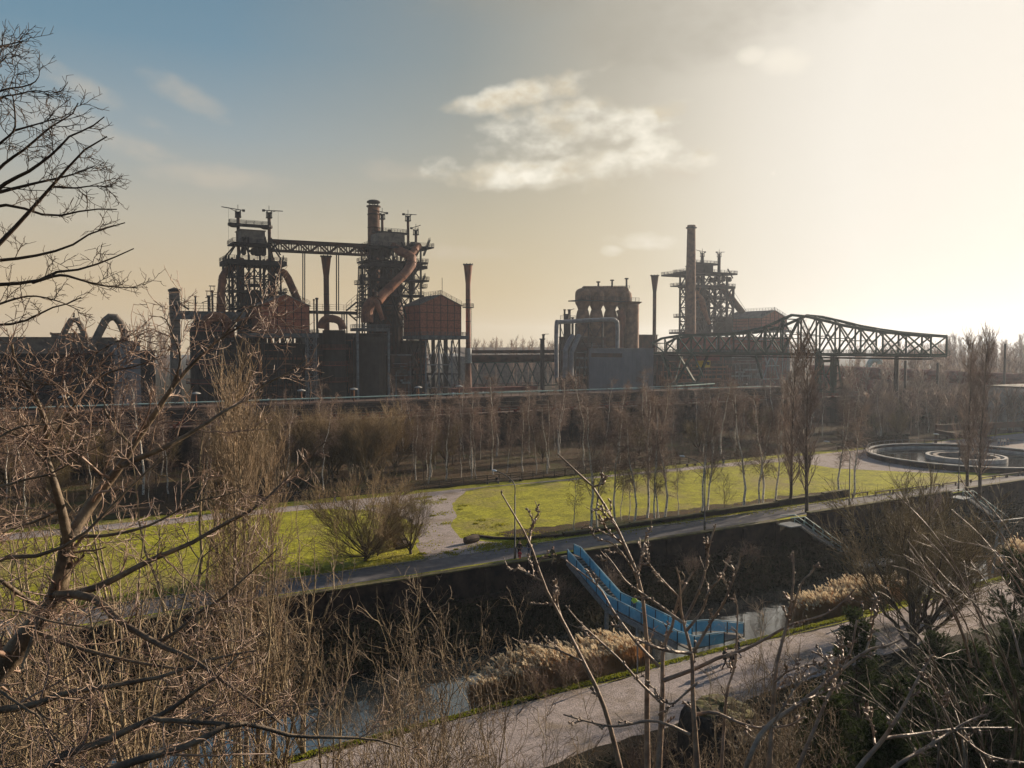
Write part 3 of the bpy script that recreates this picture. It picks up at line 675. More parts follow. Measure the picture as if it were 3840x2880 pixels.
p = A(1380, 425, YF+6); jib(f1, (p[0], YF+6, p[2]), 4.6, .05)
b = MB()
for xx, ya, yb in ((912, 305, 805), (1484, 345, 672)): b.bar(A(xx, ya, YF+6), A(xx, yb, YF+6), .05)
b.build('rope', M['dark'], f1)
# top walkway
xa, xb = A(962, 430)[0], A(1440, 430)[0]; z = A(0, 412, YF+6)[2]
o = platform(f1, xa, xb, YF+5, YF+7, z, .8); 
b = MB()
for xx in (1020, 1395): p = A(xx, 430); b.lathe(p[0], YF+6, [(1.2, z-1.2), (2.1, z-.7), (2.1, z-.01)], 14)
b.build('bracket', M['dark'], f1)
b = MB(); xa, xb = A(1045, 0)[0], A(1328, 0)[0]; z0, z1 = A(0, 628)[2], A(0, 480)[2]; b.box(xa, xb, YF+.5, YF+8, z0, z1); h = b.build('hoist_house', M['conc'], f1)
b = MB(); b.box(xa-.3, xb+.3, YF+.2, YF+8.3, z1, z1+.25); b.build('roof', M['roof'], h)
o = platform(f1, A(940, 0)[0], A(1400, 0)[0], YF-1.5, YF+8, A(0, 640)[2], .5)
o = platform(f1, A(862, 0)[0], A(1556, 0)[0], YF-2, YF+D+2, A(0, 848)[2], 1.5)
for (xa, xb, yy) in ((905, 1145, 1222), (1390, 1560, 1222), (905, 1145, 1440), (915, 1140, 1048), (1390, 1512, 1055)): platform(f1, A(xa, 0)[0], A(xb, 0)[0], YF-1.3, YF+4, A(0, yy)[2], .5)
platform(f1, X[2], X[3]+2, YF+1, YF+10, A(0, 1130)[2], .5); platform(f1, A(905, 0)[0], A(1150, 0)[0], YF-1, YF+12, A(0, 1640)[2], .6)
stairs(f1, A(890, 865, YF-1), A(842, 1015, YF-1), 1.2); stairs(f1, A(1545, 885, YF-1), A(1518, 1000, YF-1), 1.0); stairs(f1, A(1150, 1225, YF-1), A(1110, 1440, YF-1), 1.0)
pipe(f1, [A(1040, 890, YF+5), A(1000, 980, YF+4), A(880, 1035, YF+2), A(845, 1100, YF+1), A(825, 1300), A(815, 1540)], size(13, A(0, 0))*1.0+.15)
pipe(f1, [A(1385, 900, YF+5), A(1420, 1000, YF+4), A(1565, 1065, YF+2), A(1600, 1120, YF+2), A(1700, 1350, YF+2), A(1740, 1450, YF+2)], 1.25)
for xx, r in ((1042, 1.15), (1405, 1.1)):
    pipe(f1, [A(xx, 880, YF+7), A(xx, 1200, YF+7), A(xx+ (40 if xx < 1200 else -10), 1400, YF+7), A(xx+(80 if xx < 1200 else -30), 1600, YF+7)], r, 'rust')
# ================= truss bridge to furnace two ==================
tb = thing('conveyor_bridge', 'long dark truss bridge hung between the two left furnace towers', 'truss bridge', (A(1400, 740)[0], 274, 0))
t0, t1 = A(1400, 688, 274), ZB.y(672, 745, 276); b0, b1 = A(1400, 790, 274), ZB.y(672, 845, 276); b = MB(); nseg = 20
for dy in (0, 3.2):
    o = np.array([0, dy, 0]); b.bar(t0+o, t1+o, .75, .85); b.bar(b0+o, b1+o, .6, .6)
    for i in range(nseg+1):
        f = i/nseg; a = t0+(t1-t0)*f+o; c = b0+(b1-b0)*f+o; b.bar(a, c, .2 if i % 2 else .32)
        if i < nseg and i % 2 == 0:
            f2 = (i+2)/nseg if i+2 <= nseg else 1; c2 = b0+(b1-b0)*f2+o; a2 = t0+(t1-t0)*f2+o
            b.bar(a if (i//2) % 2 else c, c2 if (i//2) % 2 else a2, .42)
b.build('truss', M['rust'], tb)
b = MB(); b.add([t0+(0, -.2, .45), t1+(0, -.2, .45), t1+(0, 3.4, .45), t0+(0, 3.4, .45), t0+(0, -.2, .7), t1+(0, -.2, .7), t1+(0, 3.4, .7), t0+(0, 3.4, .7)], [(0, 1, 2, 3), (7, 6, 5, 4), (0, 4, 5, 1), (1, 5, 6, 2), (2, 6, 7, 3), (3, 7, 4, 0)])
b.build('roof', M['dark'], tb)
b = MB(); b.rail([b0+(0, .3, .3), b1+(0, .3, .3)], 1.5, .07, 1.2, 2); b.build('railing', M['dark'], tb)
for (zz, xx) in ((ZA, 1768), (ZA, 1790), (ZA, 2156), (ZA, 2180), (ZB, 312), (ZB, 337)):
    b = MB(); b.bar(zz.y(xx, 830, 275), zz.y(xx, 1490, 275), .3); b.build('hanger', M['dark'], tb)
# ================= furnace two ==================
YG = 276
def B(x, y, Y=YG): return ZB.y(x, y, Y)
f2 = thing('blast_furnace', 'tallest blast furnace tower with huge bent rust-brown downcomer pipe, beside the capped chimney', 'blast furnace', (B(1000, 1200)[0], 284, 0), 'blast furnaces')
b = MB(); cols = [700, 845, 965, 1010, 1160, 1283]; X = [B(c, 900)[0] for c in cols]; zl = [B(0, k)[2] for k in (1660, 1460, 1270, 1080, 905, 690)]; zt = zl[-1]
for Y in (YG, YG+9):
    for x, w in zip(X, (.5, .6, .6, .5, .6, .55)): b.bar((x, Y, 0), (x, Y, zt), w)
    for i in range(5):
        for k in range(5):
            b.bar((X[i], Y, zl[k]), (X[i+1], Y, zl[k]), .4); b.bar((X[i+(k+i) % 2], Y, zl[k]), (X[i+1-(k+i) % 2], Y, zl[k+1]), .32)
            if (i*k) % 3 == 0: b.bar((X[i+1-(k+i) % 2], Y, zl[k]), (X[i+(k+i) % 2], Y, zl[k+1]), .26)
for x in (X[0], X[2], X[4], X[5]): ypanel(b, x, YG, YG+9, zl[0], zt, .32, 5)
b.bar(B(930, 1300, YG-2), B(1060, 1660, YG-4), .6); b.bar(B(1000, 1210, YG-2), B(1150, 1660, YG-4), .6); b.bar(B(1150, 690), B(1090, 860), .4); b.bar(B(1060, 700), B(1140, 860), .4); b.bar(B(1020, 1170), B(1160, 1290), .35); b.bar(B(1150, 1080), B(1040, 1330), .35)
b.build('tower_frame', M['dark'], f2)
b = MB(); cx = B(1000, 0)[0]; b.lathe(cx, YG+8, [(5.2, 0), (5.2, B(0, 1500)[2]), (4.2, B(0, 1200)[2]), (3, B(0, 950)[2]), (2.6, B(0, 900)[2])], 20); b.build('furnace_shell', M['rust'], f2)
b = MB()
for (xx, y0, y1, r) in ((880, 700, 880, 1.8), (830, 720, 900, 1.3), (760, 730, 880, 1.1), (1060, 720, 860, 1.0), (1200, 700, 860, 1.7), (930, 700, 800, 1.3), (740, 800, 1300, 1.0), (860, 950, 1250, 1.5), (1180, 950, 1300, 1.3), (1010, 1000, 1400, 1.2)):
    p = B(xx, y0, YG+5); q = B(xx, y1, YG+5); vb = MB(); vb.lathe(p[0], YG+5, [(r*.5, q[2]), (r, q[2]+.5), (r, p[2]-.8), (r*.6, p[2])], 12); vb.build('vessel', M['dark'], f2)
for i in range(16):
    x1_ = random.uniform(720, 1240); y1_ = random.uniform(720, 1300); b.bar(B(x1_, y1_, YG+random.uniform(1, 12)), B(x1_+random.uniform(-90, 90), y1_+random.uniform(-60, 60), YG+random.uniform(1, 12)), random.uniform(.2, .5))
b.build('charging_gear', M['dark'], f2)
for xx, yt in ((840, 440), (1137, 460), (1228, 620), (925, 560)):
    b = MB(); p = B(xx, yt, YG+5); b.tube([(p[0], YG+5, B(0, 780)[2]), (p[0], YG+5, p[2])], .5 if xx != 925 else .8, 10); b.build('post', M['rust'], f2)
p = B(840, 440, YG+5); jib(f2, (p[0], YG+5, p[2]), -3.6, .22); p = B(1137, 460, YG+5); jib(f2, (p[0], YG+5, p[2]), 3.4, .06); p = B(1228, 620, YG+5); jib(f2, (p[0], YG+5, p[2]), 1.9, .7)
platform(f2, B(790, 0)[0], B(1187, 0)[0], YG+4, YG+6.5, B(0, 488)[2], .55)
b = MB(); xa, xb = B(800, 0)[0], B(1107, 0)[0]; z0, z1 = B(0, 690)[2], B(0, 527)[2]; b.box(xa, xb, YG+1, YG+9, z0, z1); h = b.build('hoist_house', M['conc'], f2)
b = MB(); b.box(xa+1.6, xb+.2, YG+.8, YG+9.2, z1, z1+.3); b.build('roof', M['roof'], h)
for (xa, xb, yy, t, ya, yb) in ((1100, 1407, 668, .5, -2, 9), (660, 1110, 690, .6, -2, 9), (645, 1340, 862, .6, -2, 10), (660, 1332, 908, 1.1, -2, 10), (617, 1350, 1082, .6, -2, 6), (760, 1290, 1268, .7, -2, 6), (1280, 1340, 1170, .3, -1, 3), (660, 1000, 1390, .6, -2, 10), (640, 780, 720, .5, -2, 10)):
    platform(f2, B(xa, 0)[0], B(xb, 0)[0], YG+ya, YG+yb, B(0, yy)[2], t)
stairs(f2, B(1385, 680, YG-1), B(1318, 858, YG-1), 1.2); stairs(f2, B(1270, 930, YG-1), B(1215, 1075, YG-1), 1.1); stairs(f2, B(1332, 1090, YG-1), B(1298, 1180, YG-1), 1.0)
P = [B(930, 700, YG+4), B(975, 760, YG+1), B(1050, 810, YG-1.5), B(1140, 845, YG-3), B(1180, 880, YG-4), B(1175, 960, YG-5), B(1120, 1040, YG-6), B(865, 1290, YG-8), B(790, 1380, YG-9)]
pipe(f2, P, [1.4, 1.45, 1.6, 1.7, 1.8, 1.8, 1.7, 1.7, 1.7], name='downcomer_pipe')
pipe(f2, [B(1262, 740, YG-1), B(1215, 790, YG-2.5), B(1165, 850, YG-3.2)], 1.25, name='downcomer_pipe')
# chimney two
ch = B(742, 500, 291); cx = ch[0]; b = MB(); w = size(135/3.072, ch)/2
c2 = thing('chimney', 'tall brick chimney with round cap plate beside the middle furnace tower', 'chimney', (cx, 291, 0), 'brick chimneys')
b.lathe(cx, 291, [(w*1.25, 0), (w*1.18, B(0, 1350, 291)[2]), (w*1.04, B(0, 700, 291)[2]), (w, B(0, 320, 291)[2]), (w*.96, B(0, 212, 291)[2])], 28); b.build('shaft', M['stackb'], c2, smooth=False)
b = MB(); z = B(0, 232, 291)[2]; b.lathe(cx, 291, [(w, z), (w*1.2, z+.1), (w*1.2, z+.5), (w, z+.6)], 28)
for k in (320, 480, 640): zz = B(0, k, 291)[2]; b.lathe(cx, 291, [(w*1.0, zz-.2), (w*1.07, zz-.1), (w*1.07, zz+.2), (w*1.0, zz+.3)], 28)
b.build('collar', M['rust'], c2)
b = MB(); z = B(0, 178, 291)[2]; b.lathe(cx, 291, [(w*.6, z-.3), (w*1.12, z), (w*1.15, z+.4), (w*.8, z+.9), (.2, z+1)], 28)
for k in range(6): a = k*PI/3; b.bar((cx+w*.8*math.cos(a), 291+w*.8*math.sin(a), B(0, 215, 291)[2]), (cx+w*.8*math.cos(a), 291+w*.8*math.sin(a), z), .2)
b.build('cap', M['dark'], c2)
# ================= cast houses ==================
def casthouse(Z, xr0, xr1, ybot, yeave, yridge, Y, depthy, label, platw=(0, 0)):
    a = Z.y(xr0, ybot, Y); c = Z.y(xr1, ybot, Y); ze = Z.y(xr0, yeave, Y)[2]; zr = Z.y((xr0+xr1)/2, yridge, Y)[2]
    t = thing('cast_house', label, 'building', ((a[0]+c[0])/2, Y+depthy/2, 0), 'cast houses'); gable_house(t, a[0], c[0], Y, Y+depthy, a[2], ze, zr)
    platform(t, a[0]-platw[0], c[0]+platw[1], Y-2.2, Y+depthy, a[2]-.01, 1.3, True, 'steelblue' if 'steelblue' in M else 'dark')
    legs_block(t, a[0]+.5, c[0]-.5, Y+.5, Y+depthy-2, 0, a[2]-1.3, 4); return t, a, c
M['steelblue'] = mat('pale_steel_edge', (.12, .13, .14), (.05, .055, .06), .8)
M['towerst'] = mat('grey_lattice', (.16, .18, .20), (.08, .09, .10), .8)
h1, a1, c1 = casthouse(ZC, 1290, 1845, 520, 195, 78, 256, 15, 'gabled rust-brick cast house below the left furnace tower', (4.5, 2.4))
h2, a2, c2_ = casthouse(ZD, 1275, 1748, 668, 315, 205, 260, 15, 'gabled rust-brick cast house with roof mast, beside the slim flared stack', (.5, 2))
b = MB(); p = ZD.y(1530, 205, 260); b.bar(p, ZD.y(1530, 5, 260), .14); b.build('roof_mast', M['dark'], h2)
# lattice tower beside cast house 1
lt = ZC.y(1868, 1230, 254); t = thing('lattice_tower', 'pale narrow lattice stair tower in front of the left cast house', 'lattice tower', (lt[0], 254, 0)); b = MB(); lattice_col(b, lt[0], 254, 0, ZC.y(0, 540, 254)[2], size(98/3.072, lt), .32, 4.2); b.build('lattice_frame', M['towerst'], t)
lt = ZD.y(1490, 1250, 262); t = thing('lattice_tower', 'blue-grey lattice support standing under the right-hand cast house', 'lattice tower', (lt[0], 262, 0)); b = MB(); xa, xb = ZD.y(1340, 800, 259)[0], ZD.y(1640, 800, 259)[0]
frame_panel(b, xa, xb, 259, 0, ZD.y(0, 740, 259)[2], .4, 3, 'V')
for x in (xa, (xa+xb)/2, xb): b.bar((x, 259, 0), (x, 259, ZD.y(0, 720, 259)[2]), .5)
b.build('lattice_frame', M['towerst'], t)
# ================= dust catchers, stoves and big drums of the left group ==================
def drum(name, label, Z, xc, hw, ytop, Y, prof=None, m='rust', cat='drum', decks=()):
    p = Z.y(xc, ytop, Y); r = size(hw/Z.k, p); t = thing(name, label, cat, (p[0], Y, 0)); b = MB(); z = p[2]
    pr = prof or [(1, 0), (1, 1)]
    b.lathe(p[0], Y, [(r*a, z*h) for a, h in pr], 24); b.build('shell', M[m], t)
    for k in decks:
        zz = Z.y(0, k, Y)[2]; d = MB(); d.lathe(p[0], Y, [(r, zz-.3), (r*1.22, zz-.3), (r*1.22, zz), (r, zz)], 20); o = d.build('gallery', M['rustr'], t)
        q = MB(); pts = [(p[0]+r*1.2*math.cos(a), Y+r*1.2*math.sin(a), zz) for a in np.linspace(0, 2*PI, 15)]; q.rail(pts, 1.2, .1, 2); q.build('railing', M['rustr'], o)
    return t, p, r
drum('dust_catcher', 'large round rust-dark vessel with dome behind branches, right of the square tower', ZC, 690, 215, 300, 262, [(1, 0), (1, .82), (.93, .9), (.7, .96), (.35, 1.0)], 'dark', 'vessel', (485, 880, 1100))
t = thing('gas_pipe', 'thick rust pipe arching over the domed vessel left of the furnace', 'pipe', (A(700, 1600)[0], 258, 0), 'arching gas pipes')
pipe(t, [ZC.y(640, 470, 257), ZC.y(660, 370, 257), ZC.y(740, 330, 257), ZC.y(850, 345, 257), ZC.y(910, 430, 258), ZC.y(930, 560, 259)], 1.35, 'rustp', 'pipe_run', smooth_n=20)
drum('stove_block', 'dark ribbed drum with red galleries between the two cast houses', ZD, 285, 130, 610, 262, None, 'dark', 'vessel', (820, 1010, 1200))
drum('gas_holder', 'very wide dark steel drum in front of the middle tower', ZD, 690, 185, 650, 262, [(1, 0), (1, .96), (.9, 1.0)], 'dark', 'vessel')
t = thing('steel_deck', 'pale-edged steel deck on posts above the wide dark drum', 'deck', (ZD.y(740, 600, 256)[0], 258, 0)); platform(t, ZD.y(545, 0, 255)[0], ZD.y(925, 0, 255)[0], 255, 262, ZD.y(0, 575, 255)[2], 1.0, True, 'steelblue')
b = MB()
for xx in (553, 912): q = ZD.y(xx, 590, 256); b.bar((q[0], 256, 0), q, .7)
b.build('post', M['towerst'], t)
t = thing('gas_pipe', 'low arching rust pipe on top of the ribbed drum between the cast houses', 'pipe', (ZD.y(270, 500, 257)[0], 257, 0), 'arching gas pipes')
pipe(t, [ZD.y(140, 590, 257), ZD.y(150, 520, 257), ZD.y(200, 480, 257), ZD.y(290, 480, 257), ZD.y(360, 520, 257), ZD.y(385, 600, 257)], 1.25, 'rustp', 'pipe_run', smooth_n=20)
t = thing('gas_pipe', 'bright orange-brown bent pipe narrowing downward in front of the middle tower', 'pipe', (ZD.y(720, 500, 262)[0], 262, 0), 'arching gas pipes')
P = bezier([ZD.y(665, 520, 262), ZD.y(668, 380, 262), ZD.y(720, 275, 261), ZD.y(770, 290, 260), ZD.y(805, 370, 259), ZD.y(845, 490, 258)], 22); pipe(t, P, list(np.interp(np.linspace(0, 1, len(P)), [0, .35, .6, 1], [2.1, 1.9, 1.1, .7])), 'rustp', 'pipe_run')
b = MB(); q = ZD.y(755, 185, 261); b.lathe(q[0], 261, [(.9, q[2]-1), (.9, ZD.y(0, 140, 261)[2])], 14); b.lathe(ZD.y(730, 0, 261)[0], 261, [(.25, q[2]-1), (.25, ZD.y(0, 110, 261)[2])], 8); b.lathe(q[0], 261, [(1.6, q[2]-1.2), (1.6, q[2]-.8)], 14); b.build('valve_stack', M['rust'], t)
# lattice mast left of chimney
lt = ZB.y(603, 1250, 274); t = thing('lattice_mast', 'tapering dark lattice mast with small deck, left of the capped chimney', 'lattice mast', (lt[0], 274, 0)); b = MB(); z0, z1 = ZB.y(0, 1560, 274)[2], ZB.y(0, 1160, 274)[2]; w0, w1 = 4.6, 1.6
for sx in (-1, 1):
    for sy in (-1, 1): b.bar((lt[0]+sx*w0/2, 274+sy*w0/2, 0), (lt[0]+sx*w1/2, 274+sy*w1/2, z1+6), .3)
for k in range(9):
    f = k/9; g = (k+1)/9; wa, wb = (w0+(w1-w0)*f)/2, (w0+(w1-w0)*g)/2; za, zb = z0+(z1-z0)*f, z0+(z1-z0)*g
    for sy in (-1, 1): b.bar((lt[0]-wa, 274+sy*wa, za), (lt[0]+wb, 274+sy*wb, zb), .2); b.bar((lt[0]+wa, 274+sy*wa, za), (lt[0]-wb, 274+sy*wb, zb), .2); b.bar((lt[0]-wa, 274+sy*wa, za), (lt[0]+wa, 274+sy*wa, za), .2)
b.build('lattice_frame', M['dark'], t); platform(t, lt[0]-2.2, lt[0]+2.4, 272.5, 275.5, z1, .3)
b = MB(); b.lathe(lt[0], 274, [(.9, z1), (.9, z1+2.6), (.5, z1+3.4)], 10); b.build('winch_drum', M['dark'], t)
# flared stacks
def stack(Z, xc, wtop, wneck, ytop, yneck, Y, label, wbase=None, plat=None, extra=None, m='stack'):
    p = Z.y(xc, ytop, Y); rt = size(wtop/Z.k, p)/2; rn = size(wneck/Z.k, p)/2; zt = p[2]; zn = Z.y(xc, yneck, Y)[2]; t = thing('flared_stack', label, 'chimney', (p[0], Y, 0), 'flared steel stacks'); b = MB()
    b.lathe(p[0], Y, [((wbase or 1)*rn*1.0, 0), (rn*1.02*(1+(wbase or 1))/2, zt*.2), (rn, zt*.4), (rn, zn), (rt*.86, zt-.5), (rt*.86, zt-.05)], 18); b.build('shaft', M[m], t)
    b = MB(); b.lathe(p[0], Y, [(rt*.8, zt-.4), (rt, zt-.35), (rt, zt), (rt*.8, zt+.02)], 18)
    for k in range(8): a = k*PI/4; b.box(p[0]+rt*.9*math.cos(a)-.12, p[0]+rt*.9*math.cos(a)+.12, Y+rt*.9*math.sin(a)-.12, Y+rt*.9*math.sin(a)+.12, zt, zt+.25)
    b.build('rim', M['dark'], t)
    for k in (.45, .6, .75): b = MB(); b.lathe(p[0], Y, [(rn, zt*k), (rn*1.08, zt*k+.05), (rn*1.08, zt*k+.2), (rn, zt*k+.25)], 18); b.build('stiffening_band', M['dark'], t)
    if plat:
        zz = Z.y(xc, plat, Y)[2]; d = MB(); d.lathe(p[0], Y, [(rn, zz-.3), (rn+1.2, zz-.25), (rn+1.2, zz), (rn, zz)], 16); o = d.build('gallery', M['dark'], t); q = MB(); q.rail([(p[0]+(rn+1.1)*math.cos(a), Y+(rn+1.1)*math.sin(a), zz) for a in np.linspace(0, 2*PI, 11)], 1.3, .1, 3); q.build('railing', M['dark'], o)
        l = MB()
        for s in (-.25, .25): l.bar((p[0]+rn+.35, Y+s, 0), (p[0]+rn+.35, Y+s, zz), .07)
        for k in range(int(zz/.6)): l.bar((p[0]+rn+.35, Y-.25, k*.6), (p[0]+rn+.35, Y+.25, k*.6), .06)
        l.build('ladder', M['dark'], t)
    return t, p, rn
stack(ZB, 192, 132, 62, 860, 1095, 283, 'flared rusty stack rising between the two left furnace towers', 1.1)
t, p, rn = stack(ZB, 1829, 118, 58, 955, 1180, 264, 'slim flared rusty stack standing alone right of the cast houses', 1.6, 1450)
b = MB(); b.lathe(p[0], 264, [(rn*1.42, ZD.y(0, 1010, 264)[2]), (rn*1.25, ZD.y(0, 815, 264)[2])], 18); b.build('silver_band', M['steel'], t)
stack(ZE, 1145, 84, 34, 635, 790, 290, 'slim dark flared stack between the hot stoves and the right furnace', 1.1, m='rust')
# square tower left
p = ZC.y(286, 10, 262); w = size(132/3.072, p)*.78; t = thing('square_tower', 'square grey concrete tower at the left end of the works', 'tower', (p[0], 262, 0)); b = MB(); b.box(p[0]-w/2, p[0]+w/2, 262-w/2, 262+w/2, 0, p[2]-.8); s_ = b.build('tower_body', M['conc'], t)
b = MB(); b.box(p[0]-w/2-.25, p[0]+w/2+.25, 262-w/2-.25, 262+w/2+.25, p[2]-.8, p[2]-.2); b.add([(p[0]-w/2-.3, 262-w/2-.3, p[2]-.2), (p[0]+w/2+.3, 262-w/2-.3, p[2]-.2), (p[0]+w/2+.3, 262+w/2+.3, p[2]-.2), (p[0]-w/2-.3, 262+w/2+.3, p[2]-.2), (p[0], 262, p[2]+.5)], [(0, 1, 4), (1, 2, 4), (2, 3, 4), (3, 0, 4)]); b.build('cap', M['dark'], t)
b = MB()
for k in range(7): z = ZC.y(0, 130+k*80, 262)[2]; b.box(p[0]-w/2-.04, p[0]+w/2+.04, 262-w/2-.04, 262+w/2+.04, z-.06, z+.06)
for xx, yy in ((-.2, 200), (.12, 200), (-.2, 225), (.12, 225)): z = ZC.y(0, yy, 262)[2]; b.box(p[0]+xx*w-.25, p[0]+xx*w+.25, 262-w/2-.06, 262-w/2, z-.3, z+.3)
b.build('opening', M['dark'], s_)
# walkway from tower to furnace 1, with vent stacks
t = thing('pipe_walkway', 'blue-grey girder walkway running from the square tower to the left furnace', 'walkway', (ZC.y(500, 280, 259)[0], 259, 0)); a = ZC.y(280, 258, 259); c = ZC.y(1100, 245, 259); b = MB(); b.box(a[0], c[0], 258, 260, a[2]-2.6, a[2]-.1); b.build('girder', M['steelblue'], t)
b = MB(); b.rail([(a[0], 258, a[2]-.1), (c[0], 258, a[2]-.1)], 2.4, .12, 2, 2)
a = ZC.y(350, 180, 258); c = ZC.y(455, 245, 258); b.rail([a+(0, 0, 0), c], 2.2, .12, 1.5, 2); b.bar(a, c, .5); b.build('railing', M['dark'], t)
for i, (xx, y0, y1, w, lab) in enumerate([(530, 90, 310, 18, 'thin dark vent pipe, first right of the square tower'), (685, 88, 300, 32, 'short thick dark vent pipe with cross arm, near the left furnace'), (725, 30, 300, 24, 'tall dark vent pipe with cage top, near the left furnace'), (1895, 130, 330, 15, 'thin vent pipe, left of the pair by the right gable of the left cast house'), (1930, 115, 340, 26, 'thick vent pipe, right of the pair by the left cast house')]):
    p = ZC.y(xx, y0, 260); r = size(w/ZC.k, p)/2; t = thing('vent_pipe', lab, 'pipe', (p[0], 260, 0), 'vent pipes'); b = MB(); b.lathe(p[0], 260, [(r, 0), (r, p[2])], 10); b.lathe(p[0], 260, [(r, p[2]-.6), (r*1.5, p[2]-.4), (r*1.5, p[2]), (r, p[2]+.1)], 10)
    if xx in (725, 685): b.bar((p[0]-2, 260, p[2]-2.2), (p[0]+1.3, 260, p[2]-1), .25); b.bar((p[0]-.6, 260, p[2]), (p[0]-.5, 260, p[2]+1.4), .15); b.bar((p[0]+.6, 260, p[2]), (p[0]+.5, 260, p[2]+1.4), .15); b.box(p[0]-.9, p[0]+.9, 259.4, 260.6, p[2]+1.3, p[2]+1.5)
    b.build('pipe_shaft', M['dark'], t)
# walkway between tower groups (right of cast house 1)
t = thing('pipe_walkway', 'dark girder walkway with railing below the hanging bridge, between the towers', 'walkway', (ZD.y(300, 380, 272)[0], 272, 0)); a = ZD.y(-20, 383, 272); c = ZD.y(545, 385, 272); b = MB(); b.box(a[0], c[0], 271, 273.5, a[2]-1.0, a[2])
for xx in (375, 400, 430): q = ZD.y(xx, 385, 272); b.bar((q[0], 272, 0), (q[0], 272, a[2]), .35)
b.bar(ZD.y(425, 385, 272), ZD.y(545, 285, 272), .5); b.bar(ZD.y(430, 400, 272), ZD.y(545, 500, 272), .45); b.build('girder', M['dark'], t)
b = MB(); b.rail([(a[0], 271, a[2]), (c[0], 271, a[2])], 2.2, .1, 2.2, 2); b.rail([ZD.y(425, 375, 271), ZD.y(545, 270, 271)], 2.2, .1, 2, 1); b.build('railing', M['dark'], t)
M['glassd'] = mat('dirty_glass', (.05, .055, .06), (.02, .022, .025), 1, .3)
# dark mass of lower buildings
def block(name, label, x0, x1, y0, y1, z1, m, cat='building', windows=None, roofm=None):
    t = thing(name, label, cat, ((x0+x1)/2, (y0+y1)/2, 0)); b = MB(); b.box(x0, x1, y0, y1, -.2, z1); w = b.build('wall', M[m], t)
    b = MB(); b.box(x0-.3, x1+.3, y0-.3, y1+.3, z1, z1+.35); b.build('roof', M[roofm or 'roof'], t)
    if name in ('works_building', 'machinery_building'):
        rr = random.Random(int(x0*7+y0)); q = MB()
        for k in range(int((x1-x0)/1.1)):
            x = rr.uniform(x0, x1); za = rr.uniform(0, z1*.5); zc = rr.uniform(z1*.5, z1); ww = rr.choice((.12, .2, .35, .5)); q.bar((x, y0-rr.uniform(.5, 1.6), za), (x, y0-rr.uniform(.5, 1.6), zc), ww)
        for k in range(9):
            z = rr.uniform(3, z1+.5); a_ = rr.uniform(x0, (x0+x1)/2); c_ = rr.uniform((x0+x1)/2, x1); q.bar((a_, y0-1.2, z), (c_, y0-1.2, z), rr.choice((.2, .4, .7)))
        q.build('pipework', M[rr.choice(('towerst', 'rustp', 'towerst'))], t)
        for k in range(3):
            z = z1*(.35+.22*k); q = MB(); q.box(x0, x1, y0-1.5, y0-.01, z-.15, z); g_ = q.build('gallery', M['rust'], t); q = MB(); q.rail([(x0, y0-1.5, z), (x1, y0-1.5, z)], 1.1, .09, 2.5, 1); q.build('railing', M['rustr'], g_)
        for k in range(8):
            a_ = rr.uniform(x0+1, x1-2); z = rr.uniform(5, max(6, z1-3)); q = MB(); q.box(a_, a_+rr.uniform(1, 2.4), y0-.05, y0-.004, z, z+rr.uniform(1, 2)); q.build('window', M['glassd'], t)
    if windows:
        for (a, c, d, e) in windows:
            q = MB(); q.box(a, c, y0-.05, y0-.004, d, e); q.build('window', M['dark'], w)
    return t
xa = ZC.y(470, 0, 274)[0]; xb = ZD.y(940, 0, 274)[0]
block('works_building', 'long dark soot-black building under the left furnace tower', ZC.y(560, 0, 276)[0], ZC.y(1160, 0, 276)[0], 276, 292, ZC.y(0, 560, 276)[2], 'dark')
block('works_building', 'dark low building behind the left cast house legs', ZC.y(1165, 0, 268)[0], ZC.y(1940, 0, 268)[0], 268.5, 292, ZC.y(0, 640, 268)[2], 'dark')
block('works_building', 'dark low building behind the wide drum', ZD.y(-20, 0, 275)[0], ZD.y(930, 0, 275)[0], 275, 292, ZD.y(0, 650, 275)[2], 'dark')
block('works_building', 'small reddish concrete building with door, right of the wide drum', ZD.y(935, 0, 262)[0], ZD.y(1170, 0, 262)[0], 262, 272, ZD.y(0, 905, 262)[2], 'rust', windows=[(ZD.y(975, 0, 262)[0], ZD.y(1045, 0, 262)[0], ZD.y(0, 1060, 262)[2], ZD.y(0, 935, 262)[2])])
block('works_building', 'dark works building under the right-hand cast house', ZD.y(1180, 0, 270)[0], ZD.y(1340, 0, 270)[0], 270, 285, ZD.y(0, 730, 270)[2], 'dark')
# ================= hot stoves ==================
YS = 285
def E(x, y, Y=YS): return ZE.y(x, y, Y)
st = thing('hot_stoves', 'four rust-red hot stoves with bulging joined domes above a gallery', 'hot stoves', (E(670, 1000)[0], YS, 0), None)
cz = lambda y: E(0, y)[2]
for i, (xc, dy) in enumerate(((480, 0), (607, 0), (740, 0), (868, 0))):
    p = E(xc, 900); r = size(66/ZE.k, p)*1.0; b = MB()
    neck = .70
    b.lathe(p[0], YS+1, [(r*.95, 0), (r*1.0, cz(1060)), (r*.98, cz(1010)), (r*.84, cz(962)), (r*neck, cz(940)), (r*.84, cz(914)), (r*1.08, cz(885)), (r*1.12, cz(860)), (r*1.12, cz(795)), (r*1.06, cz(768)), (r*.85, cz(748)), (r*.45, cz(735)), (r*.1, cz(731))], 22)
    b.build('stove_shell', M['stove'], st)
b = MB(); b.tube([E(478, 792, YS+1), E(868, 792, YS+1)], size(56/ZE.k, E(600, 800)), 20); b.build('roof_vessel', M['stove'], st)
b = MB(); a, c = E(405, 0)[0], E(950, 0)[0]; b.box(a, c, YS-4, YS+6, cz(862), cz(852)); o = b.build('gallery', M['dark'], st)
b = MB(); b.rail([(a, YS-4, cz(852)), (c, YS-4, cz(852))], 1.6, .12, 2); b.build('railing', M['dark'], o)
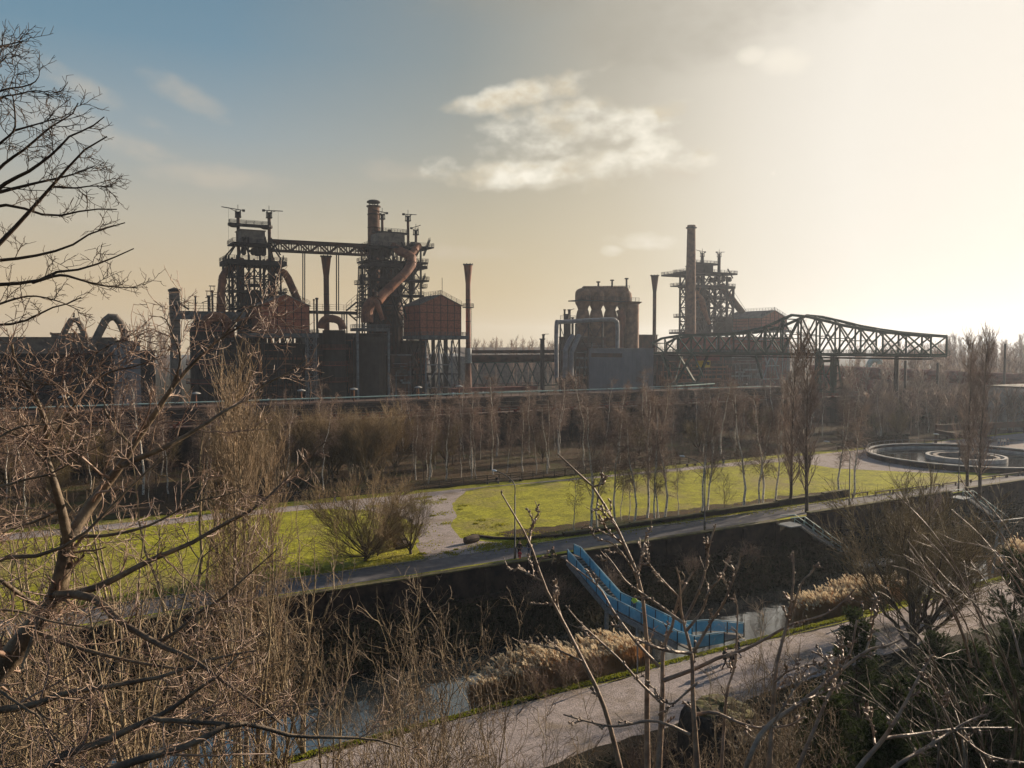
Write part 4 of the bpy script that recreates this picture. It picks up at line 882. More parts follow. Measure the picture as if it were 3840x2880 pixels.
b = MB(); b.rail([(E(470, 0)[0], YS-1, cz(750)), (E(900, 0)[0], YS-1, cz(722))], 1.4, .12, 2); b.build('roof_railing', M['dark'], st)
for xx, yy in ((613, 692), (743, 676), (879, 661)):
    b = MB(); p = E(xx, yy); b.lathe(p[0], YS, [(.5, p[2]-7), (.4, p[2]-.6), (.9, p[2]-.5), (.9, p[2])], 10); b.build('vent', M['dark'], st)
b = MB(); b.lathe(E(872, 0)[0], YS-5, [(3.0, 0), (3.0, cz(885)), (4.4, cz(862))], 20); b.build('stove_column', M['stove'], st)
pipe(st, bezier([E(815, 960, YS-4), E(838, 1030, YS-5), E(830, 1100, YS-5), E(815, 1150, YS-5), E(812, 1320, YS-5)], 18), 1.7, 'stack', 'riser_pipe')
t = thing('gas_pipe', 'blue-grey pipe portal: horizontal run with bent-down ends before the hot stoves', 'pipe', (E(300, 1080, 270)[0], 270, 0), 'arching gas pipes')
pipe(t, bezier([E(218, 1600, 270), E(218, 1120, 270), E(240, 1078, 270), E(300, 1072, 270), E(700, 1050, 270), E(775, 1062, 270), E(792, 1110, 270), E(792, 1330, 270)], 50), .85, 'bluep', 'pipe_run', smooth_n=0)
for i, (pts, lab) in enumerate([([(375, 1200), (335, 1260), (302, 1340), (300, 1600)], 'blue-grey bent pipe, left one of the two slanting before the stoves'), ([(432, 1195), (395, 1280), (358, 1370), (355, 1580)], 'blue-grey bent pipe, right one of the two slanting before the stoves')]):
    q = E(*pts[-1], 268); t = thing('gas_pipe', lab, 'pipe', (q[0], 268, 0), 'arching gas pipes'); pipe(t, [E(x, y, 268) for x, y in pts], 1.0, 'bluep', 'pipe_run')
t = thing('pipe_rack', 'dark steel frame with small masts left of the hot stoves', 'steel frame', (E(340, 1100, 275)[0], 275, 0)); b = MB()
for xx in (255, 335, 400, 520, 650): b.bar((E(xx, 0, 275)[0], 275, 0), E(xx, 1090, 275), .5)
frame_panel(b, E(255, 0, 275)[0], E(335, 0, 275)[0], 275, 0, E(0, 1100, 275)[2], .35, 3); frame_panel(b, E(400, 0, 275)[0], E(520, 0, 275)[0], 275, 0, E(0, 1100, 275)[2], .35, 3); frame_panel(b, E(520, 0, 275)[0], E(650, 0, 275)[0], 275, 0, E(0, 1100, 275)[2], .35, 3)
for (xx, y0, w) in ((295, 955, .4), (340, 955, .6), (318, 1000, 1.1), (370, 1030, .5), (95, 1190, .5), (85, 1230, .9)): p = E(xx, y0, 275); b.lathe(p[0], 275, [(w, 0 if xx < 150 else 10), (w, p[2]-.5), (w*1.4, p[2]-.4), (w*1.4, p[2])], 8)
b.bar(E(330, 965, 275), E(385, 950, 275), .25); b.bar(E(90, 1190, 275), E(145, 1188, 275), .2)
b.box(E(255, 0, 275)[0], E(390, 0, 275)[0], 273, 278, E(0, 1060, 275)[2], E(0, 1050, 275)[2]); b.build('steel_members', M['dark'], t)
b = MB(); b.rail([E(255, 1050, 273), E(395, 1050, 273)], 1.6, .12, 2); b.build('railing', M['dark'], t)
block('machinery_building', 'rust-dark block of machinery below the hot stoves', E(395, 0, 278)[0], E(700, 0, 278)[0], 279, 290, E(0, 1215, 278)[2], 'rust', 'building')
# grey clad building
xL, yN = 182, 235; p = atx(2342, 1309, xL); zg = p[2]; xr = 196; t = thing('grey_building', 'big windowless blue-grey clad building below the hot stoves', 'building', (189, 246, 0)); b = MB(); b.box(xL, xr, yN, 257, 0, zg); w = b.build('wall', M['grey'], t)
b = MB(); b.box(xL-.06, xL-.004, 236, 255.5, zg-3.1, zg-1.6); b.build('louvre_band', M['rust'], w)
b = MB()
for i in range(12): b.box(xL-.05, xL-.004, 235+i*2-.03, 235+i*2+.03, 0, zg)
for i in range(1, 7): b.box(xL+i*2-.03, xL+i*2+.03, yN-.05, yN-.004, 0, zg)
b.build('panel_joint', M['bluep'], w); b = MB(); b.box(xL-.15, xr+.15, yN-.15, 257.15, zg, zg+.3); b.build('roof', M['bluep'], t)
# ================= furnace five (right) ==================
YH = 310
def Fz(x, y, Y=YH): return ZF.y(x, y, Y)
f5 = thing('blast_furnace', 'right blast furnace tower silhouetted against the bright sky', 'blast furnace', (Fz(850, 1200)[0], 318, 0), 'blast furnaces')
b = MB(); cols = [600, 670, 730, 800, 872, 1003, 1075]; X = [Fz(c, 900)[0] for c in cols]; zl = [Fz(0, k)[2] for k in (1440, 1290, 1120, 985, 860, 730)]
for Y in (YH, YH+9):
    for i, x in enumerate(X):
        b.bar((x, Y, 0), (x, Y, zl[4] if i in (3, 4, 6) else zl[5]), 1.0 if i in (2, 5, 6) else .75)
    for i in range(6):
        for k in range(5):
            if k == 4 and i in (5,): continue
            b.bar((X[i], Y, zl[k]), (X[i+1], Y, zl[k]), .65); b.bar((X[i+(k+i) % 2], Y, zl[k]), (X[i+1-(k+i) % 2], Y, zl[k+1]), .55)
            if (i+2*k) % 3 == 0: b.bar((X[i+1-(k+i) % 2], Y, zl[k]), (X[i+(k+i) % 2], Y, zl[k+1]), .45)
for x in (X[0], X[2], X[5], X[6]): ypanel(b, x, YH, YH+9, zl[0], zl[4], .35, 4)
b.bar(Fz(1010, 700), Fz(1070, 810), .5); b.build('tower_frame', M['dark'], f5)
b = MB(); b.lathe(Fz(830, 0)[0], YH+8, [(6, 0), (6, Fz(0, 1250)[2]), (4.6, Fz(0, 1050)[2]), (3.2, Fz(0, 900)[2]), (2.8, Fz(0, 860)[2])], 20); b.build('furnace_shell', M['dark'], f5)
b = MB()
for (xx, y0, y1, r) in ((880, 790, 850, 1.8), (820, 800, 860, 1.3), (960, 780, 850, 1.2), (1035, 795, 850, 1.1), (660, 800, 860, 1.2), (905, 760, 850, 1.2), (640, 1000, 1200, 2.0), (960, 1250, 1440, 5.0), (600, 1280, 1440, 3)):
    p = Fz(xx, y0, YH+4); q = Fz(xx, y1, YH+4); vb = MB(); vb.lathe(p[0], YH+4, [(r*.5, q[2]), (r, q[2]+.5), (r, p[2]-.8), (r*.6, p[2])], 12); vb.build('vessel', M['dark'], f5)
for i in range(40):
    x1_ = random.uniform(640, 1050); y1_ = random.uniform(820, 1400); b.bar(Fz(x1_, y1_, YH+random.uniform(1, 12)), Fz(x1_+random.uniform(-70, 70), y1_+random.uniform(-60, 60), YH+random.uniform(1, 12)), random.uniform(.25, .6))
b.build('charging_gear', M['dark'], f5)
for xx, yt in ((718, 560), (912, 566)):
    b = MB(); p = Fz(xx, yt, YH+5); b.tube([(p[0], YH+5, Fz(0, 860)[2]), (p[0], YH+5, p[2])], .85, 10); b.build('post', M['dark'], f5)
p = Fz(718, 560, YH+5); jib(f5, (p[0], YH+5, p[2]), -4.4, .16); p = Fz(912, 566, YH+5); jib(f5, (p[0], YH+5, p[2]), 3.8, .1)
platform(f5, Fz(675, 0)[0], Fz(960, 0)[0], YH+3.5, YH+6.5, Fz(0, 565)[2], 1.0)
b = MB(); xa, xb = Fz(735, 0)[0], Fz(836, 0)[0]; z1 = Fz(0, 600)[2]; b.box(xa, xb, YH-1, YH+13, Fz(0, 700)[2], z1); h = b.build('hoist_house', M['dark'], f5); b = MB(); b.box(xa-.3, xb+.3, YH-1.2, YH+13.3, z1, z1+.3); b.build('roof', M['dark'], h)
for (xa, xb, yy, t_, ya, yb) in ((540, 1085, 690, .9, -3, 10), (432, 720, 722, .9, -3, 12), (478, 640, 862, .5, -2, 8), (600, 1080, 850, 1.3, -2, 10), (625, 1080, 1000, .4, -1, 3), (520, 1080, 1230, .7, -1, 8), (500, 1100, 1420, 1, -1, 10), (870, 1003, 1045, .4, -1, 4)): platform(f5, Fz(xa, 0)[0], Fz(xb, 0)[0], YH+ya, YH+yb, Fz(0, yy)[2], t_, m='dark')
pipe(f5, [Fz(930, 880, YH+4), Fz(960, 940, YH+3), Fz(1060, 1050, YH+2), Fz(1190, 1220, YH+1), Fz(1230, 1290, YH)], 1.75, 'rust', 'downcomer_pipe')
pipe(f5, [Fz(680, 920, YH+3), Fz(640, 990, YH+1), Fz(700, 1060, YH), Fz(740, 1180, YH-1), Fz(800, 1340, YH-2)], [1.8, 2.0, 2.0, 1.5, .9], 'rustp', 'downcomer_pipe'); pipe(f5, [Fz(705, 900, YH+4), Fz(690, 1100, YH+2), Fz(640, 1300, YH+2)], 2.0, 'rust', 'downcomer_pipe')
b = MB(); b.bar(Fz(1080, 960, YH), Fz(1225, 1185, YH), .12); b.build('rope', M['dark'], f5)
# chimney five
p = Fz(590, 400, 305); w = size(96/ZF.k, p)/2; t = thing('chimney', 'tall plain brick chimney attached to the right furnace tower', 'chimney', (p[0], 305, 0), 'brick chimneys'); b = MB()
b.lathe(p[0], 305, [(w*1.5, 0), (w*1.32, Fz(0, 1430, 305)[2]), (w*1.16, Fz(0, 800, 305)[2]), (w*1.02, Fz(0, 300, 305)[2]), (w*.97, Fz(0, 180, 305)[2]), (w*.97, Fz(0, 140, 305)[2])], 26); b.build('shaft', M['stackb'], t)
b = MB(); z = Fz(0, 178, 305)[2]; b.lathe(p[0], 305, [(w*.9, z), (w*1.3, z+.1), (w*1.3, z+.5), (w*.9, z+.8)], 26); b.build('collar', M['dark'], t)
# cast house five
casthouse(ZF, 1400, 1690, 1400, 1262, 1182, 290, 26, 'gabled brick cast house behind the crane bridge', (1, 1))
# low buildings right, behind crane
block('works_building', 'dark building behind the left half of the crane bridge', ZG.y(100, 0, 262)[0], ZG.y(640, 0, 262)[0], 262, 282, ZG.y(0, 425, 262)[2], 'dark')
block('works_building', 'dark red building behind the middle of the crane bridge', ZG.y(390, 0, 275)[0], ZG.y(1040, 0, 275)[0], 275, 288, ZG.y(0, 300, 275)[2], 'rustr')
block('works_building', 'dark building under the cast house behind the crane', ZG.y(560, 0, 268)[0], ZG.y(850, 0, 268)[0], 268, 285, ZG.y(0, 430, 268)[2], 'brickd')
block('works_hall', 'rusty hall with glazed saw-tooth roof right of the hot stoves', ZE.y(920, 0, 300)[0], ZE.y(1180, 0, 300)[0], 300, 320, ZE.y(0, 1190, 300)[2], 'rust')
for i, (x0, x1, y0) in enumerate([(850, 960, 430)]):
    t = thing('support_frame', 'pale V-braced steel frame standing under the crane bridge', 'steel frame', (ZG.y(905, 0, 225)[0], 225, 0)); b = MB()
    for (a, c, d, e) in ((860, 432, 880, 500), (880, 500, 850, 590), (905, 432, 870, 510), (905, 432, 940, 500), (955, 432, 935, 500), (935, 500, 955, 590), (850, 592, 955, 592), (870, 500, 960, 500), (905, 592, 935, 620)): b.bar(ZG.y(a, c, 225), ZG.y(d, e, 225), .4)
    b.build('bracing', M['steel'], t)
# yellow cab
p = ZE.y(1590, 1440, 236); q = ZE.y(1668, 1503, 236); t = thing('operator_cab', 'bright yellow cabin hanging under the crane bridge', 'cabin', ((p[0]+q[0])/2, 237, q[2])); b = MB(); b.box(p[0], q[0], 236, 239, q[2], p[2]); c = b.build('cab_body', M['yellow'], t)
b = MB(); w = q[0]-p[0]; b.box(p[0]+w*.12, p[0]+w*.42, 235.9, 235.995, q[2]+1, p[2]-.4); b.box(p[0]+w*.55, p[0]+w*.9, 235.9, 235.995, q[2]+1, p[2]-.4); b.build('window', M['dark'], c)
b = MB(); b.box(p[0]-1, q[0]+6, 237, 240, p[2], p[2]+2.2); b.build('trolley', M['rustr'], t)
# ================= crane bridge ==================
XC = 202
cb = thing('crane_bridge', 'huge green steel gantry crane bridge with hump-backed truss jutting right over the bunkers', 'gantry crane', (XC, 195, 8))
def G(x, y, X=XC): return ZG.x(x, y, X)
top = [(88, 345), (150, 312), (280, 290), (490, 286), (700, 270), (860, 236), (1050, 150), (1150, 160), (1290, 192), (1420, 225), (1560, 250), (1700, 270), (1860, 285), (2012, 298)]
botz = lambda u: 415+(u-85)*(428-415)/2015
ys = [float(G(u, 300)[1]) for u, _ in top]
YT = [G(u, v)[1] for u, v in top]; ZT = [G(u, v)[2] for u, v in top]
y0, y1 = min(YT), max(YT); zb = float(np.mean([G(u, botz(u))[2] for u, _ in top[3:-1]]))
o = np.argsort(YT); YTs = np.array(YT)[o]; ZTs = np.array(ZT)[o]
def ztop(y): return float(np.interp(y, YTs, ZTs))
WX = 7.0
b = MB(); nb = 16; yy = np.linspace(y0, y1, nb+1)
for dx in (0, WX):
    for a, c in zip(YTs[:-1], YTs[1:]): b.bar((XC+dx, a, ztop(a)), (XC+dx, c, ztop(c)), .65, .8)
    b.bar((XC+dx, y0, zb), (XC+dx, y1, zb), .6, .9); 
    for i, y in enumerate(yy):
        b.bar((XC+dx, y, zb), (XC+dx, y, ztop(y)), .4)
        if i < nb:
            c = yy[i+1]; m_ = (y+c)/2
            if ztop(m_)-zb > 8:
                zm_ = zb+(ztop(m_)-zb)*.5
                b.bar((XC+dx, y, zb), (XC+dx, c, ztop(c)), .38); b.bar((XC+dx, c, zb), (XC+dx, y, ztop(y)), .38); b.bar((XC+dx, y, zm_), (XC+dx, c, zm_), .25)
            elif y < 165: b.bar((XC+dx, y, zb), (XC+dx, c, ztop(c)), .4); b.bar((XC+dx, c, zb), (XC+dx, y, ztop(y)), .34)
            elif i % 2: b.bar((XC+dx, y, zb), (XC+dx, c, ztop(c)), .4)
            else: b.bar((XC+dx, y, ztop(y)), (XC+dx, c, zb), .4)
for i, y in enumerate(yy):
    b.bar((XC, y, ztop(y)), (XC+WX, y, ztop(y)), .35); b.bar((XC, y, zb), (XC+WX, y, zb), .4)
    if i < nb: b.bar((XC, y, ztop(y)), (XC+WX, yy[i+1], ztop(yy[i+1])), .25); b.bar((XC, y, zb), (XC+WX, yy[i+1], zb), .25)
b.build('bridge_truss', M['green'], cb)
b = MB(); b.box(XC-1.6, XC-.35, y0, y1, zb-.1, zb+.1); b.box(XC+WX+.4, XC+WX+1.6, y0, y1, zb-.1, zb+.1); w_ = b.build('walkway', M['green'], cb)
b = MB(); b.rail([(XC-1.6, y0, zb+.1), (XC-1.6, y1, zb+.1)], 1.3, .1, 1.7, 3); b.rail([(XC+WX+1.6, y0, zb+.1), (XC+WX+1.6, y1, zb+.1)], 1.3, .1, 1.7, 3); b.build('railing', M['green'], w_)
b = MB(); b.box(XC+1, XC+WX-1, y0+3, y1-3, zb-1.2, zb-.75); b.build('trolley_rail', M['dark'], cb)
b = MB(); yl = float(ZG.x(1232, 500, XC)[1])
for dx in (0, WX):
    b.bar((XC+dx, yl, 8), (XC+dx, yl, zb), 1.3, 1.5); b.bar((XC+dx, yl-3.2, 8.5), (XC+dx, yl-1.4, zb-1), .4); b.bar((XC+dx, yl-3.2, 8.5), (XC+dx, yl-3.2, 12), .4)
    for k in range(5): b.bar((XC+dx, yl, 9+k*2.3), (XC+dx, yl-2.9+k*.3, 10.2+k*2.3), .25)
b.bar((XC, yl, zb-2), (XC+WX, yl, zb-2), .8); b.bar((XC-4, yl, 8.4), (XC+WX+4, yl, 8.4), 1.2)
b.bar((XC, yl, 9), (XC+WX, yl, zb-2), .3); b.bar((XC+WX, yl, 9), (XC, yl, zb-2), .3); b.build('leg', M['green'], cb)
b = MB(); yl = float(ZG.x(265, 500, XC)[1])
for dx in (-2, WX+2):
    b.bar((XC+dx, yl, 8), (XC+WX/2+(dx-WX/2)*.7, yl-8, zb), .8); b.bar((XC+dx, yl, 8), (XC+WX/2+(dx-WX/2)*.7, yl+9, zb), .8); b.bar((XC+dx, yl-3.6, 14.5), (XC+dx, yl+3.8, 14.5), .4)
b.bar((XC-5, yl, 8.4), (XC+WX+5, yl, 8.4), 1.2); b.bar((XC-2, yl, 9), (XC+WX+2, yl+8, zb-1), .35); b.bar((XC+WX+2, yl, 9), (XC-2, yl+8, zb-1), .35); b.build('leg', M['green'], cb)
b = MB(); b.bar(ZG.x(375, 430, XC-3), ZG.x(435, 575, XC-3), .5); b.build('strut', M['green'], cb); b = MB(); b.bar(ZG.x(800, 430, XC-3), ZG.x(845, 590, XC-3), .5); b.build('strut', M['green'], cb)
# ================= bunkers ==================
ZB8 = 8.0
bk = thing('ore_bunker', 'long dark ore bunker block with overgrown cells on top', 'bunker', (90, 182, 0)); b = MB()
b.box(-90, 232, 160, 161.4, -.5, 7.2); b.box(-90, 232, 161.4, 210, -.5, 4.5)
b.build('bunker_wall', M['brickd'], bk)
b = MB()
for i, y in enumerate((163.5, 167, 171.5, 176, 181, 186, 191, 196.5, 202)): b.box(-90, 232, y, y+.7, 4.5, 7.3+.25*(i % 3))
for i in range(27): b.box(-90+12*i, -89.3+12*i, 163, 204, 4.5, 6.9)
b.build('cell_wall', M['brickd'], bk)
b = MB(); b.box(-90, 232, 158.6, 162.0, 7.2, 7.55); b.build('front_walkway', M['rust'], bk); b = MB(); b.box(-90, 232, 204.5, 213, 7.2, 7.9); b.build('promenade_deck', M['rust'], bk)
b = MB()
for i in range(36): b = MB(); b.box(-90+9*i, -89.3+9*i, 159.1, 160.0, -.4, 7.15); b.build('pilaster', M['brickd'], bk)
for i in range(17): x = -80.6+18.8*i; b = MB(); b.box(x, x+3.4, 159.9, 159.995, .3, 4.2); b.build('opening', M['dark'], bk)
b = MB(); b.rail([(-90, 158.8, 7.55), (232, 158.8, 7.55)], 1.1, .10, 2.4, 1); b.build('railing', M['rustr'], bk)
b = MB(); b.rail([(-90, 171.8, 7.8), (232, 171.8, 7.8)], 1.1, .09, 6, 1); b.rail([(-90, 186, 7.8), (232, 186, 7.8)], 1.1, .09, 6, 1); b.build('railing', M['dark'], bk)
for i in range(60):
    b = MB(); x = -85+5.2*i; b.bar((x, 159, 7.6), (x+.9, 158.2, 8.5), .22); b.box(x-.2, x+.3, 158.4, 159.2, 7.5, 8.0); b.build('chute_gear', M['rustr'], bk)
# rubble and soil with plants in the cells
strip('soil', M['hill'], [(-90, 162.5), (232, 162.5)], [(-90, 204), (232, 204)], 5.6+.2)
leafpatch('cell_grass', 'patches of grass growing in the cells on the bunker top', M['blade'], 22000, lambda r, n: 100+50*np.round(r.normal(size=n)*1.2)*.8+r.normal(size=n)*9-30, lambda r, n, x: 163+r.random(n)**1.3*40, lambda r, x, y: 6.0+r.random(len(x))*.5, (.12, .3), 8, 'grass', 1.0)
# teal pipe rail of the promenade
pr = thing('teal_railing', 'long pale teal handrail along the promenade on the bunkers', 'railing', (60, 206, 7.9)); b = MB()
b.tube([(-90, 204.8, 9.1), (150, 204.8, 9.1), (182, 205.5, 9.3), (205, 212, 9.3)], .17, 6); b.tube([(150, 204.8, 9.1), (180, 200, 8.8), (215, 196, 8.8)], .13, 6)
b.build('handrail', M['teal'], pr); b = MB()
for i in range(92): b.bar((-90+3*i, 204.8, 7.9), (-90+3*i, 204.8, 9.1), .09)
b.build('post', M['dark'], pr)
for i, (u, vt) in enumerate([(240, 1502), (735, 1490), (1130, 1473), (1327, 1469), (1569, 1462), (1722, 1459)]):
    p = aty(u, vt, 207); t = thing('mushroom_lamp', 'small lamp with flat disc cap on the bunker promenade, %s from the left' % ords[i].replace('leftmost', 'first'), 'lamp', (p[0], 207, 7.9), 'mushroom lamps on the promenade'); b = MB(); b.lathe(p[0], 207, [(.22, 7.9), (.18, 11.0)], 8); b.build('post', M['rustp'], t); b = MB(); b.lathe(p[0], 207, [(.25, 10.9), (1.15, 11.05), (1.0, 11.25), (.2, 11.5)], 12); b.build('lamp_cap', M['concl'], t)
# bushes and small birches on the bunker top
rg = random.Random(5)
for i in range(64):
    x = rg.uniform(-28, 215); y = rg.choice([164.8, 169, 174, 178.5, 183.5, 188.5, 193.5, 199])+rg.uniform(-1, 1); k = rg.random()
    lab = 'row %s of the bunker top' % ('near the front edge' if y < 175 else ('in the middle' if y < 190 else 'near the promenade'))
    if k < .3: plant('small_birch', 'thinbirch%d' % rg.randrange(3), x, y, 5.8, 'small bare birch growing in a cell %s' % lab, 'birch', rg.uniform(.28, .5), 'small trees on the bunker top')
    else: plant('bare_shrub', 'bush%d' % rg.randrange(3), x, y, 5.8, 'bare brown shrub growing in a cell %s' % lab, 'shrub', rg.uniform(.6, 1.15), 'shrubs on the bunker top')
# tall slim birch before the wide drum
p = aty(1475, 1470, 214); plant('small_birch', 'thinbirch1', p[0], 214, 7.2, 'slim white birch standing in front of the wide dark drum', 'birch', .62)
p = aty(855, 1490, 198); plant('poplar_tree', 'colsapling0', 0+atd(855, 2000, 52)[0], atd(855, 2000, 52)[1], -3.5, 'slender pale poplar rising before the dark furnace base left', 'poplar', .98)
# red footbridge and pipes near slim stack
t = thing('red_gangway', 'dark red gangway with railing at the foot of the slim flared stack', 'walkway', (aty(1850, 1450, 235)[0], 235, 8)); a = aty(1690, 1445, 235); c = aty(2010, 1432, 235); b = MB(); b.box(a[0], c[0], 234, 237, 7.8, a[2]-1.0); b.build('girder', M['rustr'], t); b = MB(); b.rail([(a[0], 234, a[2]-1), (c[0], 234, a[2]-1)], 1.2, .1, 2); b.build('railing', M['rustr'], t)
t = thing('pipeline', 'thick rusty pipeline on green lattice trestles right of the slim flared stack', 'pipeline', (aty(1900, 1345, 290)[0], 290, 0), 'long pipelines'); a = aty(1765, 1345, 290); c = aty(2100, 1345, 290); pipe(t, [(a[0], 290, a[2]), (c[0], 290, a[2])], 1.5, 'rust', 'pipe_run'); pipe(t, [(a[0], 290, a[2]+2.8), (c[0], 290, a[2]+2.8)], .7, 'rust', 'pipe_run')
b = MB(); xx = np.linspace(a[0]+1, c[0]-1, 9)
for i in range(8): b.bar((xx[i], 290, 6), (xx[i+1], 290, a[2]-1.5), .35); b.bar((xx[i+1], 290, 6), (xx[i], 290, a[2]-1.5), .35)
for z in (6, a[2]-1.6): b.bar((xx[0], 290, z), (xx[-1], 290, z), .5)
b.build('trestle', M['green'], t)
t = thing('shed_hall', 'long low shed hall with pale sloped roof beyond the pipeline', 'building', (aty(1900, 1330, 420)[0], 420, 0)); a = aty(1740, 1338, 420); c = aty(2160, 1338, 420); b = MB(); b.box(a[0], c[0], 420, 450, 0, a[2]); b.build('wall', M['conc'], t); b = MB(); b.add([(a[0], 419, a[2]), (c[0], 419, a[2]), (c[0], 450, a[2]+5.5), (a[0], 450, a[2]+5.5)], [(0, 1, 2, 3)])
for i in range(8): x = a[0]+(c[0]-a[0])*(i+.5)/8; b.add([(x, 420, a[2]+.3), (x+4, 420, a[2]+.3), (x+4, 440, a[2]+4.3), (x, 440, a[2]+4.3)], [(0, 1, 2, 3)])
b.build('roof', M['roof'], t)
# long gas pipe on the right
a = atd(3050, 1388, 330); c = atd(3960, 1432, 245); t = thing('pipeline', 'long dark red gas pipeline crossing behind the right end of the crane bridge', 'pipeline', tuple((a+c)/2*(1, 1, 0)), 'long pipelines'); pipe(t, [a, c], 2.2, 'rustr', 'pipe_run')
b = MB()
for k in range(9): q = a+(c-a)*k/8; b.bar((q[0], q[1], 0), (q[0], q[1], q[2]-2), .9)
b.build('pipe_support', M['rust'], t)
a = atd(3050, 1440, 320); c = atd(3330, 1450, 320); t = thing('red_drum', 'lying dark red tank below the long pipeline at the right', 'tank', tuple((a+c)/2*(1, 1, 0)+(0, 0, 5))); pipe(t, [a, c], 3.6, 'rustr', 'tank_shell')
t = thing('gas_pipe', 'pale green elbow pipe standing above the long red pipeline', 'pipe', tuple(atd(3250, 1370, 330)*(1, 1, 0)), 'arching gas pipes'); pipe(t, bezier([atd(3252, 1420, 330), atd(3256, 1375, 330), atd(3270, 1352, 330), atd(3300, 1352, 330), atd(3300, 1366, 330)], 16), 1.1, 'greenp' if 'greenp' in M else 'teal', 'pipe_run')
for i, (u, v0, v1, D, w, lab) in enumerate([(3363, 1336, 1450, 230, .8, 'thick dark pole under the tip of the crane bridge'), (3396, 1352, 1452, 240, .45, 'dark pole, second right of the crane bridge tip'), (3517, 1360, 1440, 240, .45, 'dark pole between crane tip and basin poplars'), (3770, 1290, 1440, 250, .4, 'thin dark pole near the right edge')]):
    p = atd(u, v0, D); t = thing('steel_pole', lab, 'pole', (p[0], p[1], 0), 'steel poles on the right'); b = MB(); b.lathe(p[0], p[1], [(w, 0), (w*.8, p[2])], 8); b.box(p[0]-w, p[0]+w, p[1]-w, p[1]+w, 0, .4); b.build('pole_shaft', M['dark'], t)
# ================= left group: arch pipes and sheds ==================
YL = 230
for i, (pts, r, lab) in enumerate([([(690, 640), (755, 480), (820, 372), (890, 372), (930, 430), (985, 560), (1000, 640)], 34, 'smaller angular pipe arch on the left shed roofs'), ([(1065, 700), (1130, 540), (1215, 375), (1265, 335), (1330, 338), (1385, 400), (1430, 500), (1450, 620)], 44, 'larger round pipe arch on the left shed roofs')]):
    P = [ZH.y(x, y, YL-2*i) for x, y in pts]; t = thing('pipe_arch', lab, 'pipe', (P[0][0], YL-2*i, 0), 'pipe arches'); pipe(t, P, size(r/ZH.k, P[2]), 'conc', 'pipe_run', n=16, flange=False)
    pr_ = bezier([P[-1], P[-1]-(0, 0, 8)], 4); b = MB(); b.tube([P[0]-(0, 0, 0), P[0]-(2, 0, 12)], size(r/ZH.k, P[2]), 14); b.tube([P[-1], P[-1]-(0, 0, 14)], size(r/ZH.k, P[2])*1.1, 14); b.build('pipe_base', M['conc'], t)
t = thing('vent_pipe', 'thin vent on top of the smaller pipe arch', 'pipe', tuple(ZH.y(852, 335, YL)), 'vent pipes'); b = MB(); b.bar(ZH.y(852, 340, YL), ZH.y(852, 285, YL), .35); b.bar(ZH.y(835, 330, YL), ZH.y(860, 330, YL), .3); b.build('pipe_shaft', M['dark'], t)
block('shed', 'long dark shed with flat roof at the far left', ZH.y(-300, 0, 238)[0], ZH.y(1320, 0, 238)[0], 238, 262, ZH.y(0, 578, 238)[2], 'conc')
block('shed', 'upper shed roof box beside the smaller pipe arch', ZH.y(575, 0, 244)[0], ZH.y(940, 0, 244)[0], 244.5, 255, ZH.y(0, 528, 244)[2], 'conc')
block('shed', 'blue-grey block shed under the larger pipe arch', ZH.y(1285, 0, 224)[0], ZH.y(1600, 0, 224)[0], 224, 240, ZH.y(0, 620, 224)[2], 'grey')
block('shed', 'dark lean-to shed left of the square tower', ZH.y(1600, 0, 228)[0], ZH.y(1770, 0, 228)[0], 228, 240, ZH.y(0, 735, 228)[2], 'dark')
block('shed', 'lower dark building in front of the left sheds', ZH.y(-200, 0, 222)[0], ZH.y(1280, 0, 222)[0], 222, 236, ZH.y(0, 760, 222)[2], 'dark')
# ------------------------------------------------------------------ canal walls
def ret_wall(x0, x1, top, label, capm='moss', y=71.6):
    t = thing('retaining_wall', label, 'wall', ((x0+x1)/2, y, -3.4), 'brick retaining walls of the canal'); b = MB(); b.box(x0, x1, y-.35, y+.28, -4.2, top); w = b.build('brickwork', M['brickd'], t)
    b = MB(); k = max(1, int((x1-x0)/5.4))
    for i in range(k+1):
        x = x0+(x1-x0)*i/k; x = min(max(x, x0+.35), x1-.35); b.box(x-.33, x+.33, y-.62, y-.352, -4.2, top-.15)
    b.build('pilaster', M['brickd'], t)
    b = MB(); b.box(x0-.05, x1+.05, y-.45, y+.36, top, top+.12); b.build('coping', M['rocktop'], t)
    b = MB(); b.box(x0, x1, y-.75, y-.36, -3.3, -2.75); b.build('plinth', M['brickd'], t)
ret_wall(-60, 43.3, .05, 'dark retaining wall with mossy coping left of the blue bridge')
ret_wall(43.36, 46.2, -.3, 'short low wall piece beside the top of the blue stairs')
ret_wall(49.6, 80.2, .12, 'dark retaining wall between the blue bridge and the first teal stairs')
ret_wall(86.2, 117.5, .55, 'high red-brown retaining wall right of the first teal stairs')
ret_wall(122, 190, .65, 'retaining wall at the right edge beyond the second teal stairs')
t = thing('retaining_ledge', 'long low dark ledge wall with mossy top along the birches above the road', 'wall', (78, 78.4, 0)); b = MB()
for i, (x0, x1, h) in enumerate([(52, 62, .35), (62, 74, .45), (74, 88, .6), (88, 97.5, .8), (97.5, 103, 1.0)]): b.box(x0, x1-.02, 78.2, 78.75, -.1, h)
w = b.build('brickwork', M['brickd'], t); b = MB()
for (x0, x1, h) in [(52, 62, .35), (62, 74, .45), (74, 88, .6), (88, 97.5, .8), (97.5, 103, 1.0)]: b.box(x0-.02, x1-.04, 78.12, 78.85, h, h+.12)
b.build('coping', M['rocktop'], t)
t = thing('stone_edging', 'curved dark stone edging where the gravel patch meets the lawn', 'edging', (48, 80, 0)); b = MB()
